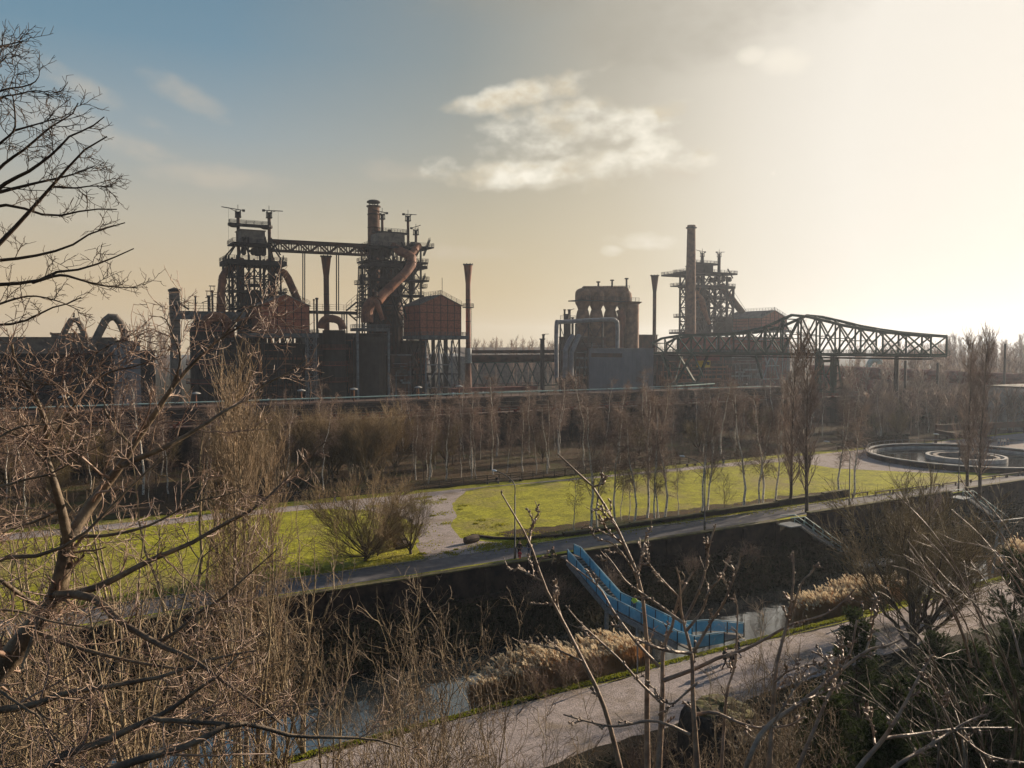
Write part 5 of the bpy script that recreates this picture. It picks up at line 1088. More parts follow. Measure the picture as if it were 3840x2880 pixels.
for a, c in zip([(42.6, 84), (44.2, 81.5), (46.8, 79.6)], [(44.2, 81.5), (46.8, 79.6), (51.9, 78.6)]): b.bar((*a, .1), (*c, .1), .3, .36)
b.build('edging_stones', M['brickd'], t)
# ------------------------------------------------------------------ street lamps
def lamp(u, v, label, s=1.0, arm=3.2, z=0):
    p = atz(u, v, z); t = thing('street_lamp', label, 'street lamp', (p[0], p[1], z), 'curved street lamps')
    H = 8.4*s; b = MB(); b.lathe(p[0], p[1], [(.13, z), (.13, z+1.2), (.085, z+1.25), (.07, z+H*.8)], 10); b.build('post', M['lampm'], t, smooth=True)
    P = bezier([p+(0, 0, H*.79), p+(0, .02, H*.9), p+(-.1, .5, H*.97), p+(-.3, 1.5, H*1.02), p+(-.5, arm, H*1.05)], 20); b = MB(); b.tube(P, .055, 8); b.build('arm', M['lampm'], t, smooth=True)
    q = P[-1]; b = MB(); b.add(*ellip(q+(-.05, .3, -.02), (.2, .52, .12))); b.build('lamp_head', M['lamph'], t, smooth=True)
def ellip(c, r, n=12, m=8):
    v = []; f = []
    for i in range(m+1):
        ph = PI*i/m
        for j in range(n): th = 2*PI*j/n; v.append((c[0]+r[0]*math.sin(ph)*math.cos(th), c[1]+r[1]*math.sin(ph)*math.sin(th), c[2]+r[2]*math.cos(ph)))
    for i in range(m):
        for j in range(n): f.append((i*n+j, i*n+(j+1) % n, (i+1)*n+(j+1) % n, (i+1)*n+j))
    return v, f
lamp(1931, 2095, 'curved street lamp by the people on the road at the wall end', 1.02)
lamp(2642, 1991, 'curved street lamp at the road edge among the birches', 1.0)
lamp(3184, 1905, 'curved street lamp above the wall with the two white birches', 1.02)
lamp(3594, 1842, 'curved street lamp hidden beside the poplars in front of the basin', .98)
# ------------------------------------------------------------------ blue footbridge
bx0, bx1 = 46.8, 48.5
fb = thing('blue_footbridge', 'bright blue footbridge whose stairs descend from the road and cross the canal', 'footbridge', (47.6, 61, -4))
prof = [(71.2, 0.0), (69.9, -.05), (62.9, -3.05), (54.0, -3.35), (52.6, -3.42)]
b = MB()
for i in range(18):
    y = 69.9-7.0*i/17; z = -.05-3.0*i/17; b.box(bx0, bx1, y-.41, y, z-.2, z)
b.build('step', M['conc'], fb)
b = MB(); b.box(bx0, bx1, 69.9, 71.25, -.18, 0); b.build('top_landing', M['conc'], fb); b = MB()
for (ya, za), (yb, zb_) in zip(prof[2:-1], prof[3:]): b.bar(((bx0+bx1)/2, ya, za-.09), ((bx0+bx1)/2, yb, zb_-.09), bx1-bx0, .14)
b.box(bx0, 53.2, 51.0, 52.9, -3.58, -3.44); b.build('deck', M['conc'], fb)
b = MB()
for x in (bx0-.02, bx1+.02):
    for (ya, za), (yb, zb_) in zip(prof[1:-1], prof[2:]): b.bar((x, ya, za-.35), (x, yb, zb_-.35), .16, .5)
for x in (bx0, bx1):
    for y in (62.9, 58): b.bar((x, y, -7), (x, y, -3.3), .3)
b.build('girder', M['steel'], fb)
def parapet(p, q, k):
    p = np.array(p, float); q = np.array(q, float); h = 1.08; n = max(1, int(np.linalg.norm(q-p)/1.75+.5)); d = (q-p)/np.linalg.norm(q-p); sd = np.cross(d, (0, 0, 1)); sd /= np.linalg.norm(sd)
    b = MB()
    for i in range(n):
        a = p+(q-p)*(i+.04)/n; c = p+(q-p)*(i+.96)/n; o = sd*.02
        b.add([a-o+(0, 0, .1), c-o+(0, 0, .1), c-o+(0, 0, h-.08), a-o+(0, 0, h-.08), a+o+(0, 0, .1), c+o+(0, 0, .1), c+o+(0, 0, h-.08), a+o+(0, 0, h-.08)], [(0, 1, 2, 3), (7, 6, 5, 4), (0, 4, 5, 1), (1, 5, 6, 2), (2, 6, 7, 3), (3, 7, 4, 0)])
    o_ = b.build('parapet_panel', M['blue'], fb)
    for i in range(n+1): b = MB(); a = p+(q-p)*i/n; b.bar(a-(0, 0, .25), a+(0, 0, h), .07); b.build('post', M['dark'], o_)
    b = MB(); b.bar(p+(0, 0, h+.03), q+(0, 0, h+.03), .09, .06); b.build('handrail', M['bluer'], o_)
M['blue'].node_tree.nodes['Principled BSDF'].inputs['Alpha'].default_value = .74
M['bluer'] = mat('pale_blue_rail', (.28, .42, .5), (.2, .33, .4), 2, .5)
for x in (bx0, bx1):
    for (ya, za), (yb, zb_) in zip(prof[:-1], prof[1:]):
        if x == bx1 and ya < 54: continue
        if ya-yb < 1.5 and ya > 70 and x == bx0: continue
        parapet((x, ya, za), (x, yb, zb_), 0)
parapet((bx0, 52.6, -3.42), (bx0+.4, 50.9, -3.44), 0); parapet((bx1, 54, -3.35), (51.4, 53.3, -3.44), 0); parapet((51.4, 53.3, -3.44), (53.4, 51.2, -3.44), 0); parapet((bx0+.4, 50.9, -3.44), (50.2, 50.4, -3.44), 0)
# ------------------------------------------------------------------ teal stairs and deck
for i, (x0, x1, lab) in enumerate([(82.2, 89.6, 'teal railed steel stairs down to the wooden deck on the canal'), (119, 127, 'teal railed steel stairs beyond, at the right edge')]):
    t = thing('steel_stairs', lab, 'stairs', (x0, 70, -4), 'teal steel stairs'); stairs(t, (x0, 69.6, -.15), (x1, 68.6, -4.9), 1.5, 22, 'steel', False, 'flight'); b = MB()
    for dy in (-.8, .8): b.tube([(x0-2.4, 69.8+dy, 1.0), (x0, 69.6+dy, .95), (x1, 68.6+dy, -3.85), (x1+.3, 68.6+dy, -4.4)], .05, 6); b.bar((x0, 69.6+dy, .4), (x1, 68.6+dy, -4.4), .05)
    for k in range(6):
        f = k/5
        for dy in (-.8, .8): b.bar((x0+(x1-x0)*f, 69.6-f+dy, -.15-4.75*f), (x0+(x1-x0)*f, 69.6-f+dy, .95-4.8*f), .06)
    b.build('handrail', M['teal'], t); b = MB(); b.box(x0-2.4, x0+.1, 68.9, 71.2, -.25, -.12); b.build('landing', M['steel'], t)
t = thing('wooden_deck', 'square wooden deck at the foot of the teal stairs over the canal', 'deck', (90, 65.8, -5.2)); b = MB()
for i in range(26): b.box(87.0+i*.24, 87.0+i*.24+.22, 63.4, 69.0, -4.98, -4.92)
b.build('planks', M['kerb'], t); b = MB(); b.box(86.95, 93.3, 63.35, 63.5, -5.3, -4.99); b.box(93.25, 93.4, 63.4, 69, -5.3, -4.9); b.box(86.9, 87.0, 63.4, 69, -5.3, -4.99)
for x in (87.5, 90, 93): b.box(x-.1, x+.1, 63.6, 63.8, -6.6, -5)
b.build('deck_beams', M['wood'], t)
# ladder frame with cable at the right
p = atz(3745, 2150, -4.4); t = thing('ladder_frame', 'grey A-shaped ladder frame carrying a cable over the canal', 'frame', tuple(p)); b = MB(); hgt = 6.3; top = p+(.3, .2, hgt)
L_ = p+(-.75, .3, 0); R_ = p+(.9, -.3, 0); b.bar(L_, top-(.12, 0, 0), .2); b.bar(R_, top+(.12, 0, 0), .2)
for f in (.1, .33, .56): b.bar(L_+(top-L_)*f, R_+(top-R_)*f, .16)
b.build('frame_members', M['steel'], t); b = MB(); q = aty(3620, 1965, 66); q2 = top+np.array([22, -2, -.4]); b.tube([q, top-(0, 0, .05), q2], .045, 5); b.build('cable', M['steel'], t)
# ------------------------------------------------------------------ benches, barriers, fence, hedge, logs, sign
for i in range(13):
    f = 3225+i*0; x0 = 104+6.0*i*.93; 
    p = atz(*[(3225, 1862), (3311, 1855), (3375, 1848), (3436, 1840), (3498, 1832), (3560, 1824), (3618, 1815), (3702, 1800), (3752, 1793), (3798, 1787), (3850, 1780), (3900, 1773), (3950, 1767)][i], 0)
    t = thing('barrier_rail', 'low wooden barrier rail beside the road, %s of the row running to the right' % (ords[i] if i else 'first'), 'barrier', (p[0], p[1], 0), 'low barriers by the road'); b = MB(); b.box(p[0]-1.9, p[0]+1.9, p[1]-.09, p[1]+.09, .48, .62); b.build('rail', M['wood'], t)
    for s in (-1.7, 1.7): b = MB(); b.box(p[0]+s-.09, p[0]+s+.09, p[1]-.08, p[1]+.08, -.2, .479); b.build('post', M['wood'], t)
def bench(u, v, label):
    p = atz(u, v, 0); t = thing('park_bench', label, 'bench', (p[0], p[1], 0), 'benches along the far gravel path'); b = MB()
    for k in range(3): b.box(p[0]-1.3, p[0]+1.3, p[1]-.3+.2*k, p[1]-.13+.2*k, .42, .47)
    b.build('seat', M['wood'], t)
    for s in (-1, 1): b = MB(); b.box(p[0]+s-.06, p[0]+s+.06, p[1]-.28, p[1]+.25, 0, .419); b.build('leg', M['conc'], t)
    return p
bp = bench(1848, 1813, 'bench by the far gravel path with a person sitting on it'); bench(1932, 1806, 'empty bench just right of the seated person'); bench(2592, 1747, 'empty bench left of the two people under the wood'); bench(2660, 1741, 'empty bench directly beside the two people under the wood')
t = thing('wooden_fence', 'low wooden rail fence along the edge of the bare wood', 'fence', (75, 116.4, 0))
for i in range(38): b = MB(); b.box(40+2.2*i-.07, 40+2.2*i+.07, 116.33, 116.47, 0, 1.2); b.build('post', M['wood'], t)
b = MB()
for z in (.4, .78, 1.12): b.box(40, 121.6, 116.36, 116.44, z, z+.1)
b.build('rail', M['wood'], t)
leafpatch('beech_hedge', 'clipped red-brown beech hedge by the two walkers near the basin', M['bramble'], 9000, lambda r, n: r.uniform(154, 176, n), lambda r, n, x: r.uniform(117, 119, n), lambda r, x, y: r.random(len(x))*1.7, (.1, .22), 21, 'hedge')
bpy.data.objects['beech_hedge'].pop('kind', None); bpy.data.objects['beech_hedge']['kind'] = 'thing'
def log(u, v, L, r, label, ang=.5):
    p = atz(u, v, 0); b = MB(); d = np.array([math.cos(ang), math.sin(ang), 0])*L/2; b.tube([p-d+(0, 0, r), p+(0, 0, r*1.05), p+d+(0, 0, r)], [r, r*1.1, r*.95], 10); b.build('log', M['barkd'], None, label=label, cat='log')
log(1500, 2042, 1.6, .38, 'thick sawn log lying behind another by the small dark tree', -.2); log(1508, 2056, 1.7, .4, 'sawn log lying nearest to the small dark tree', .1); log(1768, 2036, 1.8, .42, 'mossy log lying in the grass at the lawn corner', .2)
p = atz(2390, 2525, -3.5); t = thing('sign_post', 'thin post with small white sign beside the reeds and bridge', 'sign', (p[0], p[1], -3.6)); b = MB(); b.bar((p[0], p[1], -3.7), (p[0], p[1], -.85), .09); b.build('post', M['steel'], t); b = MB(); b.box(p[0]-.28, p[0]+.28, p[1]-.09, p[1]-.05, -1.15, -.75); b.build('sign_plate', M['lamph'], t)
# ------------------------------------------------------------------ round settling basin
bc = atz(3622, 1712, .6); bc[2] = 0; t = thing('round_basin', 'large round concrete basin with a raised ring and dark water at the right', 'basin', tuple(bc)); n = 72; Ro, Ri = 18.2, 7.2
def ring(r0, r1, z0, z1, m, name, par):
    b = MB(); v = []; 
    for r, z in ((r0, z0), (r1, z0), (r1, z1), (r0, z1)):
        for k in range(n): a = 2*PI*k/n; v.append((bc[0]+r*math.cos(a), bc[1]+r*math.sin(a), z))
    f = [(j*n+k, j*n+(k+1) % n, ((j+1) % 4)*n+(k+1) % n, ((j+1) % 4)*n+k) for j in range(4) for k in range(n)]; b.add(v, f); return b.build(name, M[m], par)
o = ring(Ro, Ro-.5, -1.5, .95, 'brickd', 'basin_wall', t); ring(Ro+.12, Ro-.62, .95, 1.12, 'concl', 'coping', o); ring(Ro-.51, Ro-.9, -1.4, .5, 'concl', 'inner_face', t)
ring(Ri, Ri-.6, -1.5, .85, 'concl', 'inner_ring', t); ring(Ri-1.3, Ri-2.0, -.2, .75, 'conc', 'inner_trough', t)
b = MB(); b.add([(bc[0]+(Ro-.7)*math.cos(2*PI*k/n), bc[1]+(Ro-.7)*math.sin(2*PI*k/n), .06) for k in range(n)], [tuple(range(n))]); b.build('basin_water', M['water'], t)
b = MB(); b.rail([(bc[0]+(Ro-.25)*math.cos(a), bc[1]+(Ro-.25)*math.sin(a), 1.12) for a in np.linspace(.1*PI, 1.0*PI, 30)], .8, .06, 2.2, 0); b.build('railing', M['steel'], t)
t = thing('girder_conveyor', 'rusty inclined girder frame on posts behind the round basin', 'girder frame', tuple(atd(3500, 1660, 178)*(1, 1, 0))); b = MB(); a = atd(3510, 1605, 180); c = atd(3850, 1590, 200); b.bar(a, c, .5, 1.5); a2 = atd(3510, 1618, 178); c2 = atd(3640, 1642, 170); b.bar(a2, c2, .4, .8)
for q in (a, a2, a+(c-a)*.5, c2): b.bar(q, q*(1, 1, 0), .45)
b.build('girder', M['rust'], t)
t = thing('blue_canopy', 'long low blue-grey roofed shelter behind the round basin', 'shelter', tuple(atd(3760, 1660, 190)*(1, 1, 0))); b = MB(); a = atd(3690, 1640, 188); c = atd(3900, 1655, 196); b.bar(a, c, 4, .35); b.build('roof', M['bluep'], t); 
for f in (0, .33, .66, 1): b = MB(); q = a+(c-a)*f; b.bar(q, q*(1, 1, 0), .25); b.build('post', M['steel'], t)
a = atd(3792, 1455, 215); t = thing('concrete_building', 'pale grey concrete building cut by the right edge of the view', 'building', (a[0]+8, a[1]+3, 0)); b = MB(); b.box(a[0], a[0]+30, a[1]-12, a[1]+6, 0, a[2]); b.build('wall', M['concl'], t); b = MB(); b.box(a[0]-.3, a[0]+30.3, a[1]-12.3, a[1]+6.3, a[2], a[2]+.5); b.build('roof', M['conc'], t)
# ------------------------------------------------------------------ rocks
def rock(name, label, c, r, seed, m='rock'):
    rng = np.random.default_rng(seed); v, f = ellip((0, 0, 0), (1, 1, 1), 22, 14); V = np.array(v)
    s = np.sign(V)*np.abs(V)**.55; s *= (1+.06*np.sin(V[:, [0]]*5+seed)+.05*np.sin(V[:, [1]]*7+V[:, [2]]*4)); V = s*np.array(r)+rng.normal(size=V.shape)*.05+np.array(c)
    b = MB(); b.add(V, f); return b.build(name, M[m], None, label=label, cat='rock')
def oncam(u, v, D): return atd(u, v, D)
q = oncam(2705, 2780, 44); o = rock('boulder', 'huge dark flat-topped block with moss standing beside the gravel path', (q[0], q[1], q[2]-1.6), (2.0, 2.1, 3.6), 4)
# moss cap as part of the boulder
b = MB(); v, f = ellip((0, 0, 0), (1, 1, 1), 20, 6); V = np.array(v); V = np.sign(V)*np.abs(V)**.7*(1.55, 1.6, .28)+np.random.default_rng(2).normal(size=V.shape)*.05; V += np.array((q[0], q[1], q[2]+1.85)); b.add(V, f); b.build('moss_cap', M['rocktop'], o)
# ------------------------------------------------------------------ bushes near the lower path
for (u, v, D, k, s, lab) in [(2130, 2600, 60, 'bush0', .75, 'low dark bush at the foot of the reeds, left one'), (2240, 2560, 62, 'bush1', .7, 'low dark bush at the foot of the reeds, nearest the grass'), (2015, 2640, 58, 'bush2', .8, 'dark tangled bush at the lower left of the reed bed'),
                             (2440, 2860, 45, 'bush1', 1.1, 'rounded bush beside the mossy block'), (2380, 2800, 46, 'bush0', .8, 'green-brown bush left of the mossy block')]:
    p = atd(u, v, D); plant('low_bush', k, p[0], p[1], terrain(p[0], p[1]), lab, 'bush', s)
# bare trees right near the lower path
for (u, v, k, s, lab) in [(3425, 2450, 'spreadtree0', 1.75, 'big dark bare tree with fanning crown between pines and reeds'), (3480, 2400, 'spreadtree1', 1.35, 'second dark bare tree close behind the big fanning one'), (3560, 2300, 'spreadtree1', 1.2, 'bare tree on the bank near the ladder frame')]:
    p = atz(u, v, -3.5); plant('bare_tree', k, p[0], p[1], terrain(p[0], p[1])-.1, lab, 'tree', s)
for (u, v, s, lab) in [(3420, 1905, 1.5, 'bushy bare shrub growing over the high wall, left one'), (3500, 1895, 1.7, 'bushy bare shrub growing over the high wall, right one'), (3350, 1960, 1.3, 'low bare shrub at the high wall beside the teal stairs')]:
    p = aty(u, v, 70.2); plant('bare_shrub', 'bush1', p[0], 70.2, -3.4, lab, 'shrub', s)
# ------------------------------------------------------------------ people
def person(u, v, z, label, h=1.75, face=0., top='black', legs='denim', hair='brown', walk=.25, pose='walk', group=None, at=None, arms=0):
    p = at if at is not None else atz(u, v, z)
    t = thing('person', label, 'person', (p[0], p[1], z), group); s = h/1.75; c, sn = math.cos(face), math.sin(face)
    def T(x, y, zz): return (p[0]+(x*c-y*sn)*s, p[1]+(x*sn+y*c)*s, z+zz*s)    # local: facing +x, y to the left
    def skin(name, verts, edges, radii, m, parent, root=0, sub=1):
        me = bpy.data.meshes.new(name); V = np.array([T(*q) for q in verts])-OFF[t.name]; me.from_pydata(V.tolist(), edges, []); me.materials.append(m)
        o = bpy.data.objects.new(name, me); COL.objects.link(o); o.parent = parent; OFF[o.name] = OFF[t.name]
        md = o.modifiers.new('skin', 'SKIN'); md.use_smooth_shade = True
        for i, r in enumerate(radii): me.skin_vertices[0].data[i].radius = (r*s, r*s)
        me.skin_vertices[0].data[root].use_root = True
        if sub: sb = o.modifiers.new('sub', 'SUBSURF'); sb.levels = sub; sb.render_levels = sub
        return o
    sit = pose == 'sit'; w = walk
    hip = .48 if sit else .95
    kn = [(.42, .1, .47), (.44, -.1, .47)] if sit else [(w*.55, .1, .50), (-w*.25+.05, -.1, .50)]
    an = [(.44, .1, .08), (.5, -.1, .08)] if sit else [(w, .1, .08), (-w, -.1, .10)]
    dz = hip-.95; sh = 1.42+dz; lean = -.02 if sit else .03
    el = [(-.06, .27, sh-.27), (.06, -.27, sh-.27)]; wr = [(.1, .26, sh-.5), (.22 if w else .05, -.25, sh-.49)]
    if sit or arms == 1: wr = [(.25, .16, sh-.36), (.25, -.16, sh-.36)]
    if arms == 2: el = [(.2, .24, sh-.12), (.2, -.24, sh-.12)]; wr = [(.4, .12, sh-.02), (.4, -.12, sh-.02)]
    V = [(0, 0, hip), (lean, 0, hip+.22), (lean, 0, sh-.02), (lean+.01, 0, sh+.10), (lean+.03, 0, sh+.17), (lean+.035, 0, sh+.26), (lean+.02, 0, sh+.31)]
    R = [.13, .12, .13, .055, .075, .085, .05]; Eg = [(0, 1), (1, 2), (2, 3), (3, 4), (4, 5), (5, 6)]
    V.append((lean+.125, 0, sh+.19)); R.append(.014); Eg.append((4, 7))
    for y in (.088, -.088): V.append((lean+.02, y, sh+.2)); R.append(.016); Eg.append((4, len(V)-1))
    for k, sg in ((0, 1), (1, -1)):
        b0 = len(V); V += [(lean, .17*sg, sh), el[k], wr[k]]; R += [.058, .042, .03]; Eg += [(2, b0), (b0, b0+1), (b0+1, b0+2)]
        e = np.array(wr[k]); d = e-np.array(el[k]); d /= np.linalg.norm(d); m_ = len(V); V.append(tuple(e+d*.07)); R.append(.03); Eg.append((b0+2, m_)); sd = np.cross(d, (1, 0, 0)); sd /= np.linalg.norm(sd)+1e-6
        for j, (o_, L) in enumerate(((-.032, .06), (-.011, .075), (.011, .07), (.032, .055))): V.append(tuple(e+d*(.07+L)+sd*o_+(.02, 0, 0))); R.append(.009); Eg.append((m_, len(V)-1))
        V.append(tuple(e+d*.06+np.array((.05, 0, 0)))); R.append(.01); Eg.append((b0+2, len(V)-1))
        h0 = len(V); V += [(0, .09*sg, hip-.06), kn[k], an[k], (an[k][0]+.13, an[k][1], .04)]; R += [.085, .06, .042, .035]; Eg += [(0, h0), (h0, h0+1), (h0+1, h0+2), (h0+2, h0+3)]
    body = skin('body', V, Eg, R, M['skin'], t)
    JV = [(0, 0, hip-.02), (lean, 0, hip+.22), (lean, 0, sh-.03), (lean+.005, 0, sh+.05)]; JR = [.17, .16, .165, .085]; JE = [(0, 1), (1, 2), (2, 3)]
    for k, sg in ((0, 1), (1, -1)): j = len(JV); JV += [(lean, .18*sg, sh-.01), el[k], tuple(np.array(wr[k])*.95+np.array(el[k])*.05)]; JR += [.075, .06, .045]; JE += [(2, j), (j, j+1), (j+1, j+2)]
    skin('jacket', JV, JE, JR, M['c_'+top], t)
    PV = [(0, 0, hip)]; PR = [.155]; PE = []
    for k, sg in ((0, 1), (1, -1)): j = len(PV); PV += [(0, .09*sg, hip-.08), kn[k], an[k]]; PR += [.10, .072, .055]; PE += [(0, j), (j, j+1), (j+1, j+2)]
    skin('trousers', PV, PE, PR, M['c_'+legs], t)
    for k in (0, 1): skin('shoe', [(an[k][0]-.04, an[k][1], .045), (an[k][0]+.06, an[k][1], .05), (an[k][0]+.16, an[k][1], .04)], [(0, 1), (1, 2)], [.05, .05, .04], M['c_black'], t)
    skin('hair', [(lean-.02, 0, sh+.17), (lean-.005, 0, sh+.25), (lean+.03, 0, sh+.31)], [(0, 1), (1, 2)], [.082, .102, .07], M['c_'+hair], t)
    return t
PF = 'people on the road by the street lamp'
person(1948, 2091, 0, 'person in black standing by the lamp post above the red-clad child', 1.8, 1.0, 'black', 'black', 'brown', .1)
person(1949, 2100, 0, 'small child in a bright red suit by the lamp post', 1.05, 1.0, 'red', 'red', 'red', .08)
person(1984, 2087, 0, 'person in dark clothes and jeans just right of the lamp post', 1.75, .6, 'navy', 'denim', 'brown', .2)
person(1997, 2117, 0, 'person in black coat at the wall edge right of the red-clad child', 1.75, 2.5, 'black', 'black', 'blond', .2)
person(2072, 2113, 0, 'person in olive jacket walking alone on the road above the bridge', 1.78, .2, 'olive', 'khaki', 'brown', .25)
person(2718, 2507, -3.48, 'blond person in black on the gravel path, left of the trio', 1.72, -.3, 'black', 'black', 'blond', .3)
person(2744, 2520, -3.48, 'person in dark jacket and khaki trousers in the middle of the trio', 1.72, -.2, 'black', 'khaki', 'brown', .2); 
person(2768, 2468, -3.48, 'person in black at the right of the trio on the gravel path', 1.75, 2.6, 'black', 'denim', 'brown', .3)
q = atx(2432, 2315, 48.2); person(0, 0, -3.22, 'person in a bright yellow-green jacket leaning on the blue bridge parapet', 1.72, .3, 'hivis', 'denim', 'brown', 0, 'walk', None, at=(48.15, 60.3, 0), arms=1)
person(3233, 2325, -3.48, 'person in black with grey cap standing by the right reed bed', 1.85, 1.9, 'black', 'black', 'grey2', .08)
pm = person(1121, 1868, 0, 'man in dark clothes pushing a stroller on the far gravel path', 1.78, 3.1, 'olive', 'black', 'brown', .3, arms=1)
person(1198, 1874, 0, 'toddler in a lilac suit on the far gravel path', .95, 3.1, 'lilac', 'lilac', 'lilac', .08)
person(1256, 1886, 0, 'person in brown jacket and jeans walking behind the toddler', 1.78, 3.0, 'brown', 'denim', 'brown', .3)
person(0, 0, 0, 'person in black sitting on the bench by the far path', 1.72, -1.5, 'black', 'grey2', 'brown', 0, 'sit', None, at=(bp[0]+.7, bp[1]-.1, 0))
person(2677, 1750, 0, 'tall person in black on the far path beside the benches', 1.85, 1.2, 'black', 'black', 'brown', .12); person(2713, 1748, 0, 'white-capped person in black and jeans on the far path', 1.78, 1.4, 'black', 'denim', 'white', .12)
person(3242, 1695, 0, 'dark-clad walker near the basin, left of the two', 1.75, 1.0, 'navy', 'black', 'brown', .25); person(3257, 1696, 0, 'dark-clad walker near the basin, right of the two', 1.75, 1.0, 'black', 'navy', 'brown', .25)
for i, (u, c_) in enumerate([(3745, 'white'), (3757, 'white'), (3768, 'white'), (3779, 'grey2')]): person(u, 1672, 0, ['person in white behind the basin rim, leftmost of four', 'person in white behind the basin rim, second of four', 'person in white behind the basin rim, third of four', 'person in grey behind the basin rim, last of four'][i], 1.75, 1+i, c_, 'denim', 'brown', .1)
for i, (u, c_, l_, lab) in enumerate([(462, 'white', 'denim', 'white-topped walker behind branches at the far left of the promenade'), (478, 'lilac', 'denim', 'pale-clad walker behind branches at the left of the promenade'), (1006, 'white', 'navy', 'white-topped walker on the promenade before the cast house'),
                                      (1133, 'khaki', 'black', 'khaki-clad walker on the promenade near the disc lamp'), (1146, 'black', 'black', 'black-clad walker on the promenade near the disc lamp'), (1700, 'sky', 'white', 'blue-clad walker on the promenade left of the red gangway'), (1812, 'white', 'black', 'white-topped walker on the promenade below the slim stack'),
                                      (1853, 'sky', 'navy', 'bright blue-clad walker on the promenade below the slim stack'), (2028, 'navy', 'black', 'dark-clad walker on the promenade in mid view'), (2449, 'black', 'denim', 'dark walker on the promenade before the grey building'), (2800, 'white', 'grey2', 'pale-clad walker on the promenade below the crane')]):
    q = aty(u, 1475, 206.5); person(0, 0, 7.9, lab, 1.75, i*.7, c_, l_, 'brown', .2, at=(q[0], 206.5, 0))
# stroller
q = atz(1105, 1868, 0); t = thing('stroller', 'dark child stroller pushed by the man on the far path', 'stroller', tuple(q)); b = MB(); b.add(*ellip(q+(0, 0, .7), (.35, .28, .28))); b.build('seat_shell', M['c_black'], t)
b = MB(); b.bar(q+(-.3, .2, .2), q+(.55, .2, 1.0), .04); b.bar(q+(-.3, -.2, .2), q+(.55, -.2, 1.0), .04); b.bar(q+(.35, .2, .2), q+(-.2, .2, .7), .04); b.bar(q+(.35, -.2, .2), q+(-.2, -.2, .7), .04); b.bar(q+(.55, .2, 1.0), q+(.55, -.2, 1.0), .04); b.build('frame', M['steel'], t)
for dx, dy in ((-.3, .25), (-.3, -.25), (.35, .25), (.35, -.25)): b = MB(); b.tube([q+(dx, dy-.03, .15), q+(dx, dy+.03, .15)], .15, 12); b.build('wheel', M['c_black'], t)
# ------------------------------------------------------------------ pines
def pine(seed, H, label, x, y, R0=2.6, dens=1.0):
    rng = np.random.default_rng(seed); t = thing('pine_tree', label, 'pine', (x, y, terrain(x, y)), None); base = np.array([x, y, terrain(x, y)-.3])
    P = (path_tree(rng, H, .03, .05)+base)[None]; R = np.linspace(1, .1, 12)[None]*.16
    B1, S1 = spawn(rng, P, R, int(80*dens), .08, .99, (55, 88), (R0*.75, R0*1.15), 6, .1, (0, 0, .35), .4, .3, -.82, .014)
    B2, S2 = spawn(rng, B1, S1, 9, .2, 1, (25, 60), (.35, .95), 4, .12, (0, 0, .35), .5, .4, -.2, .008)
    V, F = join([tubes(P, R, 8), tubes(B1, S1, 4), tubes(B2, S2, 3)]); obj_np('trunk', V, F, M['barkd'], t)
    # needle tufts: many thin needles radiating along the outer twigs
    T2 = B2.reshape(-1, 4, 3); n = len(T2); k = 60; idx = np.repeat(np.arange(n), k); f = rng.uniform(.2, 1, len(idx)); pt, tg, _ = interp(T2, S2, idx, f)
    d = rng.normal(size=pt.shape)*.75+tg*1.0+np.array([0, 0, .35]); d /= np.linalg.norm(d, axis=1)[:, None]; L = rng.uniform(.10, .2, len(pt))[:, None]; sd = np.cross(d, rng.normal(size=d.shape)); sd /= np.linalg.norm(sd, axis=1)[:, None]; w = .011
    V = np.stack([pt-sd*w, pt+sd*w, pt+d*L+sd*w*.6, pt+d*L-sd*w*.6], 1).reshape(-1, 3); F = np.arange(len(V)).reshape(-1, 4); obj_np('crown', V, F, M['needle'], t)
for i, (u, v, D, H, R0, lab) in enumerate([(3235, 2290, 43, 8.6, 2.5, 'slim-topped green pine rising in front of the gravel path'), (3410, 2560, 36, 7.0, 3.2, 'broad green pine right below the slim-topped one'), (3130, 2620, 36, 5.6, 2.6, 'low dark pine left of the slim-topped one'),
                                           (3620, 2420, 40, 7.8, 3.0, 'dark pine behind the whip-like twigs at the right'), (3800, 2080, 47, 10.5, 3.2, 'tall pine cut by the right edge of the view'), (3330, 2740, 27, 5.2, 2.6, 'dark pine at the bottom edge right of centre'), (3700, 2620, 32, 6.4, 2.8, 'dark pine at the lower right behind the whip-like twigs'), (3500, 2380, 50, 5.0, 2.4, 'small pine at the foot of the big fanning bare tree'), (3860, 2380, 36, 8.0, 3, 'dense pine at the right edge below the tall pine')]):
    top_ = atd(u, v, D); x, y = top_[0], top_[1]; H_ = top_[2]-terrain(x, y); pine(100+i, max(H_, 3), lab, x, y, R0)
